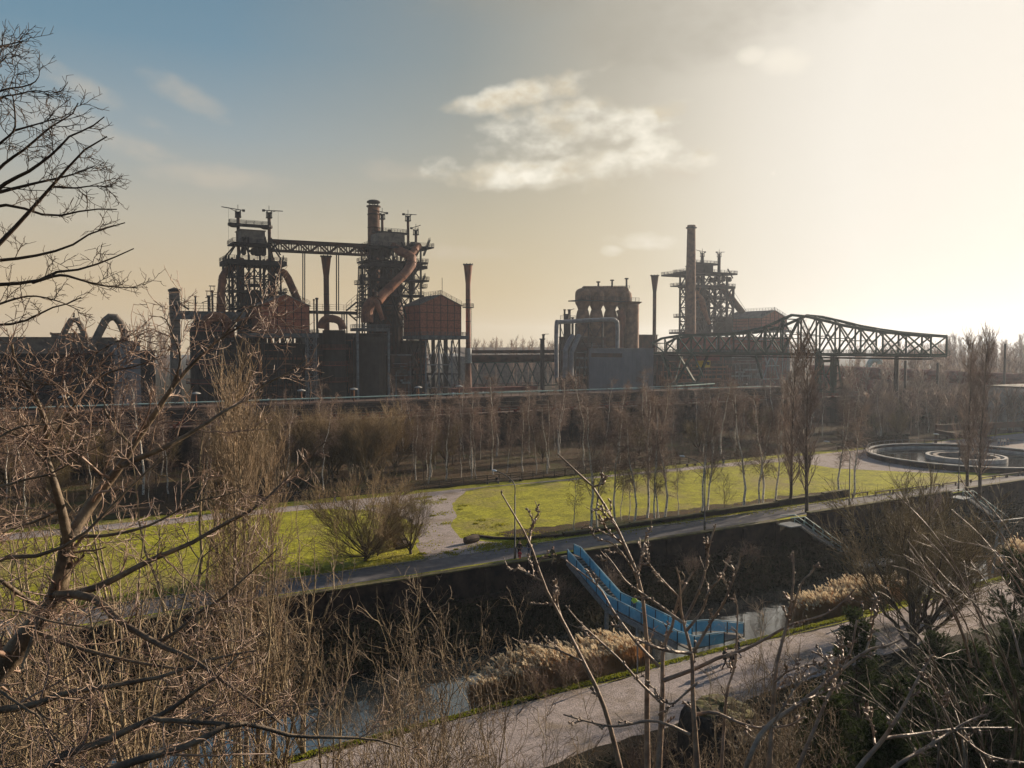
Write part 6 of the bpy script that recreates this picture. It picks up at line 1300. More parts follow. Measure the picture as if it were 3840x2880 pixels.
# ------------------------------------------------------------------ sunlit saplings on the near bank (left and centre)
rg = random.Random(21)
sap = []
def sapl(u, vtop, D, key, lab, dz=0, name='sapling_tree', Hn=15., cat='tree', group=None):
    t_ = atd(u, vtop, D); x, y = t_[0], t_[1]; z = terrain(x, y); H = t_[2]-z; s = max(H, 2.0)/Hn
    if 40.5 < y < 49.5 and u > 700: return
    plant(name, key, x, y, z-.15, lab, cat, s, group, sz=s)
for i, (u, v, D, k, Hn, lab) in enumerate([(850, 1440, 50, 'colsapling0', 20, ''), (905, 1560, 48, 'colsapling1', 20, ''), (960, 1640, 47, 'colsapling0', 20, ''), (1010, 1700, 50, 'colsapling1', 20, ''), (780, 1560, 46, 'sapling1', 15, ''), (700, 1500, 49, 'sapling2', 15, ''), (825, 1500, 45, 'colsapling1', 20, ''), (880, 1490, 51.5, 'colsapling0', 20, ''), (760, 1620, 43, 'colsapling0', 20, ''), (1035, 1780, 47, 'colsapling1', 20, '')]):
    sapl(u, v, D, k, 'tall upright pale tree in the clump left of the lawn, %s from the left' % ords[i].replace('leftmost', 'first'), Hn=Hn, group='upright pale trees left of the lawn')
for i in range(16):
    u = rg.uniform(-150, 1010); D = rg.uniform(20, 56); v = 1560+rg.random()*480+max(0, u-600)*.35+(54-D)*8
    t_ = atd(u, v, D)
    if 40.0 < t_[1] < 49.5: D *= .78
    band = 'near the left edge' if u < 250 else ('in the left third' if u < 620 else 'beside the lawn edge'); dep = 'close' if D < 32 else ('middle' if D < 44 else 'farther')
    sapl(u, v, D, 'sapling%d' % rg.randrange(4), 'pale sunlit multi-stemmed tree %s, in the %s rows of the slope' % (band, dep), group='pale trees on the left slope')
for i in range(10):
    u = rg.uniform(-100, 1250); D = rg.uniform(17, 36); v = rg.uniform(2150, 2650)+max(0, u-900)*.3
    band = 'near the left edge' if u < 300 else ('at the lower left' if u < 800 else 'at the bottom left of centre')
    sapl(u, v, D, 'thinsap%d' % rg.randrange(3), 'low tangled pale sapling %s' % band, Hn=12., name='low_sapling', group='low saplings on the left slope')
for i, (u, v, D) in enumerate([(1180, 1990, 44), (1130, 1870, 50), (1285, 2150, 42), (1080, 2010, 40), (1230, 2250, 40)]): sapl(u, v, D, 'sapling%d' % (i % 4), 'thin pale tree in front of the lawn left of the broad tree, %s of five' % ords[i].replace('leftmost', 'first'), group='thin pale trees before the lawn')
for i, (u, v, D) in enumerate([(1560, 2130, 36), (1650, 2190, 38), (1430, 2400, 34), (1500, 2340, 40), (1600, 2500, 30), (1340, 2480, 32), (1400, 2560, 27), (1830, 2250, 37), (1500, 2600, 24), (1640, 2560, 26), (1720, 2640, 23), (1850, 2600, 25), (1950, 2660, 22), (2070, 2600, 24)]):
    sapl(u, v, D, 'thinsap%d' % (i % 3), 'upright pale sapling before the dark canal bank, %s of its group' % (ords[i].replace('leftmost', 'first')), Hn=12., group='saplings before the dark canal bank')
for i, (u, v, D) in enumerate([(2890, 2240, 34), (2800, 2380, 32), (2960, 2350, 33), (2720, 2480, 30), (2850, 2520, 28), (2600, 2640, 26), (3050, 2500, 30), (2950, 2620, 24), (2780, 2700, 24), (2520, 2760, 22), (2680, 2780, 20), (2900, 2780, 20), (3080, 2760, 22)]):
    sapl(u, v, D, 'thinsap%d' % (i % 3), 'thin twiggy sapling between the mossy block and the pines, %s of the group' % ords[i].replace('leftmost', 'first'), Hn=12., group='saplings by the mossy block')
# brown scrub that fills the slope
stemfield('slope_scrub', 'dense thicket of thin pale stems covering the left slope', 'undergrowth', M['twigt'], 450, lambda r, n: r.uniform(-16, 26, n), lambda r, n, x: np.where((r.random(n) < .8)|(x > 8), r.uniform(16, 39, n), r.uniform(49.8, 52, n)), lambda x, y: tz(x, y), (1.6, 4.5), .016, 7, .12, tilt=24, per=4, L2=(.4, 1.1))
stemfield('slope_scrub', 'thin brown scrub on the slope at the lower right', 'undergrowth', M['bramble'], 1500, lambda r, n: r.uniform(22, 60, n), lambda r, n, x: r.uniform(14, 39.5, n), lambda x, y: tz(x, y), (.6, 2.2), .01, 8, .14, tilt=30, per=5, L2=(.3, .8))
leafpatch('slope_litter', 'dark green bramble leaves on the near slope', M['ivy'], 30000, lambda r, n: r.uniform(-14, 70, n), lambda r, n, x: r.uniform(12, 40, n), lambda r, x, y: tz(x, y)+np.abs(r.normal(size=len(x)))*.35, (.05, .13), 13)
# ------------------------------------------------------------------ traced foreground trees
def traced(name, label, D, limbs, base, seed, bark='barkf', twigm='barkf', per1=12, len1=(.5, 1.3), per2=6, len2=(.2, .55), per3=4, len3=(.06, .2), up=(0, 0, .2), rmin=.0035, jit=.0, buds=False, zone=(.12, 1), ang1=(28, 68), WS=1.0):
    """limbs: list of (points in photo px, width px at start, at end, depth at start, at end)"""
    rng = np.random.default_rng(seed); m = 16; Ps = []; Rs = []
    for pts, w0, w1, d0, d1 in limbs:
        C = bezier([np.array([u, v, 0.]) for u, v in pts], max(24, 6*len(pts))) if len(pts) > 2 else np.array([[*p, 0.] for p in pts], float)
        s = np.r_[0, np.cumsum(np.linalg.norm(np.diff(C, axis=0), axis=1))]; t = np.linspace(0, s[-1], m); U = np.interp(t, s, C[:, 0]); Vv = np.interp(t, s, C[:, 1]); f = t/s[-1]
        wob = np.cumsum(rng.normal(size=m))*.015
        P = np.array([atd(U[i], Vv[i], (d0+(d1-d0)*f[i])*(1+wob[i]*.3)) for i in range(m)]); w = (w0+(w1-w0)*f**.8)*WS
        R = np.array([size(w[i], P[i])/2 for i in range(m)]); Ps.append(P); Rs.append(R)
    P = np.array(Ps); R = np.array(Rs); t = thing(name, label, 'tree', tuple(base), None)
    V, F = tubes(P, R, 9); obj_np('limbs', V, F, M[bark], t)
    # trunk from the ground to the first limb
    tp = bezier([np.array(base)-(0, 0, .3), (np.array(base)*.5+P[0, 0]*.5)+np.array([.1, 0, .2]), P[0, 0]], 14); b = MB(); b.tube(tp, np.linspace(R[0, 0]*1.35, R[0, 0], len(tp)), 12); b.build('trunk', M[bark], t, smooth=True)
    L1, R1 = spawn(rng, P, R, per1, *zone, ang1, len1, 8, .15, up, .34, .35, -.62, rmin*1.4)
    L2, R2 = spawn(rng, L1, R1, per2, .15, 1, (25, 65), len2, 6, .17, up, .62, .45, -.2, rmin*1.1)
    parts = [tubes(L1, R1, 6), tubes(L2, R2, 4)]
    if per3: L3, R3 = spawn(rng, L2, R2, per3, .15, 1, (30, 70), len3, 4, .2, up, .7, .6, 0, rmin); parts.append(tubes(L3, R3, 3))
    if buds:
        src = [(P, R), (L1, R1)] if not per3 else [(L1, R1), (L2, R2)]
        for (A_, B_), k in zip(src, (9, 6)):
            Q, S = spawn(rng, A_, B_, k, .2, 1, (30, 60), (.02, .035), 4, .05, (0, 0, .1), 1, 1, 0, .002); S[:] = np.array([.004, .0085, .008, .002])[None]; parts.append(tubes(Q, S, 5))
    V, F = join(parts); obj_np('crown', V, F, M[twigm], t); return t
b0 = atd(-260, 2700, 9.0); b0[2] = terrain(b0[0], b0[1])
big = [([(-260, 2780), (-80, 2600), (0, 2510), (90, 2400), (190, 2270), (228, 2180), (256, 2017)], 150, 62, 9.0, 9.0),
       ([(256, 2030), (230, 1909), (204, 1813), (182, 1744), (171, 1696), (174, 1614), (167, 1570), (130, 1483), (100, 1440), (60, 1370), (45, 1290)], 46, 9, 9, 8.2),
       ([(262, 2015), (360, 1865), (456, 1744), (495, 1674), (556, 1588), (608, 1509), (655, 1440), (723, 1363), (801, 1288), (853, 1256), (885, 1220), (915, 1213)], 58, 6, 9, 9.6),
       ([(640, 1460), (677, 1345), (638, 1236), (619, 1194), (560, 1184)], 14, 4, 9.3, 9.2), ([(800, 1290), (870, 1225), (921, 1158), (960, 1148), (1016, 1147)], 12, 4, 9.5, 9.8),
       ([(456, 1748), (477, 1735), (625, 1674), (781, 1583), (825, 1553), (918, 1500), (983, 1448), (1065, 1405), (1094, 1389), (1157, 1341)], 30, 4, 9, 10),
       ([(255, 2050), (282, 2013), (391, 2009), (521, 1983), (608, 1948), (677, 1909), (738, 1878), (800, 1868), (900, 1840)], 20, 4, 9, 9.4),
       ([(204, 2234), (325, 2216), (434, 2169), (564, 2100), (712, 2039), (825, 1974), (960, 1904), (1000, 1870), (1060, 1810), (1194, 1674), (1230, 1650)], 38, 4, 9, 10),
       ([(210, 2232), (286, 2229), (369, 2255), (456, 2334), (543, 2386), (608, 2425), (716, 2468), (825, 2546), (960, 2640), (1060, 2720)], 42, 8, 9, 8.2),
       ([(590, 2412), (673, 2360), (738, 2303), (825, 2247), (868, 2212), (960, 2130), (1040, 2060)], 20, 5, 8.9, 9.3),
       ([(152, 2373), (260, 2420), (391, 2455), (499, 2481), (673, 2507), (800, 2500), (940, 2460)], 24, 6, 8.8, 8.4), ([(0, 2173), (87, 2238), (156, 2286)], 18, 22, 8.2, 8.8),
       ([(150, 2300), (120, 2400), (85, 2507), (95, 2577), (152, 2676), (221, 2715)], 22, 8, 8.6, 7.9), ([(152, 2681), (208, 2811), (240, 2920)], 14, 10, 7.9, 7.6),
       ([(171, 1700), (250, 1560), (321, 1466), (400, 1400), (520, 1370), (610, 1330)], 16, 4, 9, 8.8), ([(182, 1744), (90, 1650), (0, 1600), (-60, 1560)], 16, 6, 8.9, 8.4), ([(213, 1527), (290, 1440), (330, 1350), (420, 1290), (560, 1230)], 12, 3, 8.9, 9.2), ([(120, 1470), (60, 1440), (-20, 1380)], 12, 6, 8.4, 8.1),
       ([(495, 1674), (430, 1600), (395, 1540), (392, 1480), (400, 1430)], 13, 5, 9, 8.8), ([(230, 1909), (120, 1960), (0, 1990), (-60, 2010)], 14, 8, 9, 8.6)]
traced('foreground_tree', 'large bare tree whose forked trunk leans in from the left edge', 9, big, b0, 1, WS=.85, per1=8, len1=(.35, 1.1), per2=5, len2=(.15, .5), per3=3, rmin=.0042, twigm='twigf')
b0 = atd(-620, 2880, 7.6); b0[2] = terrain(b0[0], b0[1])
low = [([(-400, 2800), (-100, 2680), (0, 2663), (130, 2642), (269, 2590), (360, 2585), (434, 2568), (564, 2546), (651, 2525), (800, 2470), (960, 2440)], 60, 10, 7.6, 8.6), ([(100, 2960), (226, 2841), (391, 2781), (477, 2737), (564, 2698), (642, 2659), (760, 2572), (825, 2529), (900, 2450)], 62, 10, 7.3, 8.2),
       ([(-400, 2800), (-150, 2900), (100, 2960)], 60, 62, 7.6, 7.3), ([(300, 2960), (434, 2880), (564, 2837), (694, 2802), (781, 2759), (864, 2716), (960, 2720), (1090, 2759), (1250, 2765), (1400, 2772), (1500, 2800)], 55, 8, 7, 8), ([(100, 2960), (300, 2960)], 62, 55, 7.3, 7.0), ([(564, 2698), (700, 2705), (864, 2716)], 30, 26, 7.6, 7.6),
       ([(0, 2590), (52, 2627), (104, 2662), (150, 2690), (200, 2760), (300, 2840)], 18, 8, 7.7, 7.6), ([(-400, 2800), (-220, 2400), (-60, 2120), (100, 2090), (200, 2070), (330, 1990), (434, 1880), (560, 1760), (640, 1700)], 50, 6, 7.6, 8.6), ([(-220, 2400), (-60, 2300), (60, 2290), (190, 2330), (320, 2350)], 26, 7, 7.6, 7.9),
       ([(-220, 2400), (-120, 1900), (0, 1830), (90, 1800), (210, 1770), (330, 1690), (450, 1640)], 30, 5, 7.6, 8.0), ([(-120, 1900), (-60, 1700), (0, 1640), (80, 1600), (190, 1590), (300, 1560)], 24, 5, 7.8, 8.0), ([(-120, 1900), (-100, 1600), (0, 1450), (60, 1420), (150, 1440), (230, 1440)], 24, 6, 7.8, 8)]
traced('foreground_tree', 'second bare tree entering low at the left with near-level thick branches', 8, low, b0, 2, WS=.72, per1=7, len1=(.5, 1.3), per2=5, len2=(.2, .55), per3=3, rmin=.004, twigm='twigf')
b0 = atd(-560, 2300, 8.4); b0[2] = terrain(b0[0], b0[1])
upl = [([(-560, 1600), (-200, 1130), (0, 911), (87, 820), (174, 720), (243, 647), (278, 586), (350, 545), (401, 512)], 42, 5, 8.4, 8.4), ([(-300, 1260), (-150, 850), (0, 772), (104, 785), (187, 811), (278, 798), (330, 785), (438, 785)], 26, 4, 8.4, 8.2), ([(-380, 1350), (-150, 1010), (0, 976), (87, 967), (191, 946), (269, 920), (339, 876), (417, 850), (469, 835)], 26, 4, 8.4, 8.8),
       ([(-450, 1450), (-200, 1110), (0, 1067), (122, 1059), (217, 1019), (347, 1006), (369, 980), (434, 963), (502, 932)], 30, 4, 8.4, 8.6), ([(122, 1059), (226, 1032), (304, 1050), (391, 1072), (517, 1080)], 14, 3, 8.4, 8.7), ([(-450, 1450), (-150, 1230), (0, 1219), (87, 1206), (195, 1154), (260, 1137), (304, 1115)], 22, 4, 8.4, 8.3), ([(-200, 1110), (-60, 1150), (60, 1120), (130, 1110), (220, 1130), (300, 1165)], 14, 3, 8.4, 8.2),
       ([(-200, 900), (0, 703), (109, 642), (217, 560), (243, 521), (339, 477), (391, 438)], 24, 4, 8.4, 8.2), ([(-200, 850), (0, 629), (87, 564), (195, 473), (269, 430), (293, 386)], 20, 4, 8.4, 8.1), ([(-100, 640), (0, 538), (52, 490), (56, 425), (48, 360)], 14, 4, 8.2, 8.0), ([(-150, 480), (0, 370), (60, 355), (145, 340), (203, 367)], 12, 3, 8.2, 8.0), ([(-120, 420), (0, 342), (87, 325), (130, 308), (144, 290)], 12, 4, 8.2, 8.0), ([(-80, 200), (0, 174), (40, 165), (82, 155)], 8, 4, 8.2, 8.0), ([(-50, 260), (0, 234), (26, 211)], 8, 4, 8.2, 8.0),
       ([(52, 490), (130, 468), (234, 438)], 9, 3, 8.2, 8.1), ([(0, 720), (120, 690), (270, 655), (355, 622)], 14, 4, 8.4, 8.3), ([(190, 700), (280, 705), (340, 698), (424, 700)], 9, 3, 8.4, 8.2), ([(-560, 1600), (-430, 1050), (-300, 600), (-150, 400), (-80, 200)], 36, 10, 8.4, 8.2)]
b0[2] = terrain(b0[0], b0[1])
traced('foreground_tree', 'dark bare branches against the sky reaching in at the upper left', 8, upl, b0, 3, bark='barkd', twigm='barkd', per1=6, len1=(.18, .5), per2=4, len2=(.1, .28), per3=3, len3=(.04, .12), rmin=.0032, zone=(.3, 1), up=(0, 0, .1), ang1=(25, 60))
# budding shoots in the lower centre
sh = [([(2430, 2960), (2428, 2880), (2426, 2620), (2428, 2464), (2419, 2334), (2410, 2239), (2393, 2160), (2345, 2048), (2311, 1974), (2276, 1909), (2224, 1826), (2163, 1770), (2089, 1700)], 26, 6, 6.2, 6.4), ([(2360, 2960), (2325, 2880), (2299, 2768), (2254, 2620), (2187, 2481), (2137, 2382), (2107, 2321), (2063, 2243), (2037, 2182), (2011, 2108), (1985, 2030), (1945, 1960), (1880, 1850)], 24, 5, 6.4, 6.5),
      ([(2470, 2960), (2470, 2880), (2484, 2620), (2484, 2508), (2489, 2421), (2515, 2369), (2528, 2312), (2545, 2239), (2601, 2143)], 30, 6, 6.0, 6.1), ([(2471, 2499), (2389, 2412), (2332, 2338), (2298, 2291), (2263, 2226), (2224, 2182), (2124, 2104)], 14, 5, 6.0, 6.2), ([(2625, 2960), (2615, 2880), (2599, 2620), (2597, 2508), (2593, 2451), (2571, 2364), (2558, 2317), (2549, 2247), (2554, 2204), (2536, 2126)], 28, 6, 5.8, 5.9),
      ([(2558, 2334), (2476, 2273), (2402, 2221), (2345, 2178), (2302, 2117), (2267, 2074)], 13, 5, 5.8, 6.0), ([(2567, 2321), (2597, 2269), (2632, 2186), (2649, 2117), (2658, 2052), (2684, 1965)], 13, 6, 5.8, 5.7), ([(2575, 2364), (2632, 2291), (2658, 2217), (2701, 2165), (2742, 2082)], 12, 6, 5.8, 5.7), ([(2601, 2447), (2658, 2347), (2714, 2260), (2745, 2186), (2766, 2130), (2779, 2074)], 13, 6, 5.8, 5.6),
      ([(2489, 2551), (2606, 2508), (2701, 2464), (2788, 2438), (2880, 2390), (2967, 2342), (3075, 2312), (3140, 2277), (3205, 2210)], 18, 6, 6, 5.6), ([(2700, 2960), (2723, 2620), (2740, 2551), (2758, 2486), (2762, 2399), (2766, 2291), (2753, 2226)], 16, 5, 6.3, 6.4), ([(2603, 2681), (2677, 2672), (2764, 2707), (2846, 2729), (2960, 2720), (3010, 2690)], 15, 7, 5.8, 5.5),
      ([(2586, 2755), (2512, 2720), (2434, 2703), (2304, 2724), (2195, 2703), (2113, 2679)], 14, 6, 5.8, 6), ([(2187, 2481), (2100, 2440), (2050, 2425), (1995, 2410)], 9, 4, 6.4, 6.5), ([(2037, 2182), (1980, 2150), (1940, 2128)], 8, 5, 6.4, 6.4), ([(2107, 2321), (2090, 2260), (2087, 2175)], 8, 5, 6.4, 6.3), ([(1985, 2030), (1995, 1975), (2010, 1940), (2019, 1930)], 9, 6, 6.4, 6.4), ([(2224, 1826), (2262, 1810), (2268, 1790)], 7, 5, 6.4, 6.3),
      ([(2311, 1974), (2260, 1920), (2238, 1905)], 8, 5, 6.3, 6.2), ([(2345, 2048), (2280, 1990), (2247, 1930)], 8, 5, 6.3, 6.2), ([(2410, 2239), (2370, 2130), (2300, 2040), (2240, 2025)], 9, 5, 6.3, 6.2), ([(2393, 2160), (2400, 2110), (2423, 2010)], 8, 6, 6.3, 6.3), ([(2484, 2640), (2400, 2560), (2320, 2470), (2180, 2340), (2120, 2270)], 12, 5, 6, 6.1), ([(2545, 2239), (2480, 2170), (2430, 2110), (2402, 2070)], 8, 4, 6.1, 6.2),
      ([(2593, 2451), (2500, 2440), (2440, 2420), (2392, 2400)], 14, 9, 5.8, 5.9), ([(2616, 2560), (2570, 2600), (2520, 2640), (2480, 2620), (2450, 2580)], 11, 5, 5.8, 5.7)]
b0 = atd(2500, 3500, 6.1); b0[2] = terrain(b0[0], b0[1]); sh.append(([(2500, 3500), (2470, 2960)], 40, 30, 6.1, 6.0)); sh.append(([(2500, 3500), (2625, 2960)], 36, 28, 6.1, 5.8)); sh.append(([(2500, 3500), (2430, 2960)], 34, 26, 6.1, 6.2)); sh.append(([(2500, 3500), (2360, 2960)], 34, 24, 6.1, 6.4)); sh.append(([(2500, 3500), (2700, 2960)], 20, 16, 6.1, 6.3))
traced('foreground_sapling', 'young tree with many upright budding shoots in the lower centre, before the blue bridge', 6, sh, b0, 4, 'barks', 'barks', 3, (.08, .3), 1, (.05, .14), 0, (.02, .04), (0, 0, .35), .0034, buds=True, zone=(.25, .98), ang1=(25, 50))
sh2 = [([(2770, 2980), (2807, 2854), (2868, 2733), (3010, 2629), (3140, 2525), (3253, 2438), (3336, 2420), (3379, 2397)], 26, 8, 4.6, 5.0), ([(3249, 2442), (3266, 2377), (3288, 2247)], 10, 6, 5, 5), ([(2975, 2960), (2993, 2880), (3067, 2703), (3132, 2551), (3184, 2464), (3214, 2325)], 20, 7, 5, 5.2), ([(3180, 2960), (3223, 2876), (3314, 2768), (3388, 2650), (3444, 2542), (3496, 2455)], 24, 7, 5.0, 5.2),
       ([(3314, 2768), (3488, 2746), (3618, 2731), (3791, 2729)], 14, 5, 5.1, 5.5), ([(3290, 2950), (3357, 2876), (3488, 2794), (3574, 2737), (3640, 2700), (3700, 2680)], 20, 7, 4.9, 5.4), ([(3574, 2737), (3530, 2640), (3500, 2580), (3479, 2537)], 11, 6, 5.2, 5.2), ([(3280, 2790), (3270, 2720), (3250, 2680), (3246, 2625)], 10, 7, 5.1, 5.1), ([(3140, 2600), (3110, 2500), (3080, 2460), (3050, 2445)], 9, 6, 5, 5), ([(2900, 2710), (3000, 2560), (3080, 2510)], 9, 6, 4.7, 4.8),
       ([(3150, 2520), (3160, 2460), (3155, 2420)], 10, 7, 4.9, 4.9), ([(3010, 2629), (3100, 2590), (3140, 2570)], 9, 6, 4.7, 4.8), ([(3574, 2737), (3700, 2830), (3840, 2860)], 9, 5, 5.2, 5.4), ([(2800, 3500), (2770, 2980)], 34, 27, 4.8, 4.6), ([(2800, 3500), (2975, 2960)], 30, 20, 4.8, 5.0), ([(2800, 3500), (3180, 2960)], 30, 24, 4.8, 5.0), ([(2800, 3500), (3290, 2950)], 28, 20, 4.8, 4.9),
       ([(2880, 2960), (2905, 2560), (2930, 2420), (2960, 2300), (2975, 2180), (2974, 2065)], 24, 6, 5.4, 5.6), ([(2800, 3500), (2880, 2960)], 28, 24, 4.8, 5.4), ([(2925, 2440), (3000, 2200), (3040, 2150), (3063, 2115)], 9, 6, 5.5, 5.4), ([(2905, 2560), (2950, 2520), (3010, 2500), (3050, 2490)], 9, 5, 5.4, 5.3)]
b0 = atd(2800, 3500, 4.8); b0[2] = min(terrain(b0[0], b0[1]), b0[2]-.5)
traced('foreground_sapling', 'budding branches crossing the pines at the lower right of centre', 5, sh2, b0, 6, 'barks', 'barks', 3, (.06, .22), 1, (.04, .1), 0, (.02, .04), (0, 0, .4), .0034, buds=True, zone=(.25, .98), ang1=(25, 50))
# whip-like shrub bottom right: arcs leaning left from beyond the lower right corner
rng = np.random.default_rng(77); wl = []
for i in range(20):
    u0 = rng.uniform(3450, 4150); v0 = 2980; a = rng.uniform(-.5, .12)-(.35 if u0 < 3800 else .1); L = rng.uniform(380, 900); pts = [(u0, v0)]; ang = a+.55; u_, v_ = u0, v0
    for k in range(5): u_ += math.sin(ang)*L/5; v_ -= math.cos(ang)*L/5; pts.append((u_, v_)); ang -= rng.uniform(.1, .3)
    wl.append((pts, rng.uniform(7, 14), 3, 7.5+rng.uniform(-.8, .8), 7.6+rng.uniform(-.8, .8)))
b0 = atd(3900, 3300, 7.5); b0[2] = terrain(b0[0], b0[1])
traced('whip_shrub', 'shrub of thin arching reddish whips filling the lower right corner', 7, wl, b0, 8, 'barkf', 'barkf', 4, (.4, 1.1), 2, (.15, .5), 0, (.05, .1), (-.12, .1, .25), .003, zone=(.1, .95), ang1=(14, 34))
wl = []
for i in range(12):
    u0 = rng.uniform(3640, 4000); pts = [(u0, 2500)]; ang = -.25; u_, v_ = u0, 2500; L = rng.uniform(400, 800)
    for k in range(5): u_ += math.sin(ang)*L/5; v_ -= math.cos(ang)*L/5; pts.append((u_, v_)); ang -= rng.uniform(.05, .22)
    wl.append((pts, rng.uniform(6, 11), 3, 9+rng.uniform(-.6, .6), 9+rng.uniform(-.6, .6)))
wl.append(([(4100, 2900), (3950, 2600), (3900, 2500)], 16, 10, 9, 9)); b0 = atd(4100, 3000, 9); b0[2] = terrain(b0[0], b0[1])
traced('whip_shrub', 'taller arching whips in front of the pine at the right edge', 7, wl, b0, 9, 'barks', 'barks', 4, (.4, 1.0), 2, (.1, .4), 0, (.05, .1), (-.12, .1, .2), .003, zone=(.1, .95), ang1=(14, 34))
# ------------------------------------------------------------------ far woods
def farwood(name, label, rows, seed):
    rng = np.random.default_rng(seed); parts = []
    for (u0, u1, vt, D, n, hw) in rows:
        u = rng.uniform(u0, u1, n); Dn = D*rng.uniform(.9, 1.2, n); P = np.zeros((n, 4, 3))
        for i in range(n):
            tp = atd(u[i], vt+rng.normal()*7, Dn[i]); 
            for k in range(4): P[i, k] = (tp[0], tp[1], tp[2]*k/3)
        R = np.full((n, 4), .22); R *= np.linspace(1, .3, 4)[None]; L1, R1 = spawn(rng, P, R, 16, .25, 1, (15, 45), (2.5*hw, 5*hw), 4, .12, (0, 0, .8), .5, .4, -.6, .10); L2, R2 = spawn(rng, L1, R1, 5, .2, 1, (20, 50), (1.2, 2.6), 3, .15, (0, 0, .4), .7, .5, 0, .09); parts += [tubes(P, R, 3), tubes(L1, R1, 3), tubes(L2, R2, 3)]
    V, F = join(parts); obj_np(name, V, F, M['twigr'], label=label, cat='wood', kind='stuff')
farwood('distant_wood', 'hazy bare trees along the horizon behind the works', [(-200, 4100, 1300, 620, 240, 1.2), (1760, 2160, 1288, 480, 40, 1.4), (3300, 4100, 1300, 480, 110, 1.2), (3200, 4100, 1340, 330, 90, 1.3), (3100, 4000, 1400, 280, 70, 1.1), (3250, 3900, 1500, 215, 60, 1.0)], 31)
for i, (u, v, D, lab) in enumerate([(3555, 1270, 420, 'first from the left'), (3580, 1262, 430, 'second from the left'), (3600, 1275, 440, 'third from the left'), (3680, 1268, 430, 'fourth from the left'), (3730, 1280, 440, 'fifth from the left'), (3772, 1285, 430, 'sixth from the left'), (3832, 1265, 400, 'last at the right edge'), (560, 1245, 460, 'left of the square tower'), (600, 1250, 460, 'close left of the square tower'), (618, 1270, 470, 'touching the square tower')]):
    tp = atd(u, v, D); plant('poplar_tree', 'poplar%d' % (i % 3), tp[0], tp[1], 0, 'hazy columnar poplar on the horizon, %s' % lab, 'poplar', tp[2]/24, 'poplars on the horizon')
# evergreen ivy mass right of bunker
leafpatch('ivy_bank', 'dark evergreen ivy-clad bank at the right end of the bunkers', M['ivy'], 26000, lambda r, n: r.uniform(205, 262, n), lambda r, n, x: 150+r.normal(size=n)*6, lambda r, x, y: np.abs(r.random(len(x)))**.7*9*np.clip(1-np.abs(x-228)/40, .3, 1), (.25, .6), 23)
for i in range(12):
    x = 196+i*5.5+rg.uniform(-2, 2); y = rg.uniform(126, 148); plant('bare_tree', 'woodtree%d' % (i % 3), x, y, 0, 'bare birch-like tree beyond the crane tip left of the basin, %s of that row' % ords[i].replace('leftmost', 'first'), 'tree', rg.uniform(.7, 1.15), 'bare trees right of the crane')
# ------------------------------------------------------------------ sun, sky, air, camera
S = RT*math.sin(rad(52))+FW*math.cos(rad(52)); SE = rad(16.5); S = S*math.cos(SE)+np.array([0, 0, math.sin(SE)])
L = bpy.data.lights.new('sun', 'SUN'); L.energy = 5.0; L.angle = rad(.6); L.color = (1.0, .81, .60); lo = bpy.data.objects.new('sun', L); COL.objects.link(lo); lo.rotation_euler = Vector(S).to_track_quat('Z', 'Y').to_euler()
W = bpy.data.worlds.new('World'); scene.world = W; W.use_nodes = True; nt = W.node_tree; N = nt.nodes; K = nt.links; bg = N['Background']
tc = N.new('ShaderNodeTexCoord')
def vm(op, a, bq=None):
    n = N.new('ShaderNodeVectorMath'); n.operation = op
    for i, q in enumerate((a, bq)):
        if q is None: continue
        if isinstance(q, (tuple, list, np.ndarray)): n.inputs[i].default_value = tuple(q)
        else: K.new(q, n.inputs[i])
    return n
def mt(op, a, bq=None, c=None, clamp=False):
    n = N.new('ShaderNodeMath'); n.operation = op; n.use_clamp = clamp
    for i, q in enumerate((a, bq, c)):
        if q is None: continue
        if isinstance(q, (int, float)): n.inputs[i].default_value = q
        else: K.new(q, n.inputs[i])
    return n.outputs[0]
def ramp(f, els):
    r = N.new('ShaderNodeValToRGB'); cr = r.color_ramp; cr.elements[0].position = els[0][0]; cr.elements[0].color = (*els[0][1], 1); cr.elements[1].position = els[-1][0]; cr.elements[1].color = (*els[-1][1], 1)
    for p_, c_ in els[1:-1]: e = cr.elements.new(p_); e.color = (*c_, 1)
    K.new(f, r.inputs[0]); return r.outputs[0]
def srgb(r, g, b_): return tuple(((x/255)/12.92 if x/255 < .04045 else ((x/255+.055)/1.055)**2.4) for x in (r, g, b_))
D = vm('NORMALIZE', tc.outputs['Generated']).outputs[0]
xr = vm('DOT_PRODUCT', D, RT).outputs['Value']; yf = vm('DOT_PRODUCT', D, FW).outputs['Value']; zz = vm('DOT_PRODUCT', D, (0, 0, 1)).outputs['Value']; ds = vm('DOT_PRODUCT', D, S).outputs['Value']
az = mt('ARCTAN2', xr, yf); hz = mt('SQRT', mt('ADD', mt('MULTIPLY', xr, xr), mt('MULTIPLY', yf, yf))); el = mt('ARCTAN2', zz, hz)     # radians
elp = mt('MULTIPLY', el, 1/.8, clamp=True)
base = ramp(elp, [(0, srgb(212, 186, 146)), (.09, srgb(206, 184, 150)), (.18, srgb(190, 182, 164)), (.30, srgb(150, 165, 172)), (.42, srgb(108, 144, 166)), (.56, srgb(84, 128, 156)), (1, srgb(52, 92, 130))])
S2 = (RT*math.sin(rad(45))+FW*math.cos(rad(45)))*math.cos(rad(11))+np.array([0, 0, math.sin(rad(11))]); ang = mt('ARCCOSINE', vm('DOT_PRODUCT', D, S2).outputs['Value'])
glow = ramp(mt('MULTIPLY', ang, 1/1.6, clamp=True), [(0, (1, 1, 1)), (.26, (1, 1, 1)), (.33, (.86,)*3), (.40, (.58,)*3), (.56, (.36,)*3), (.78, (.10,)*3), (1, (0,)*3)])
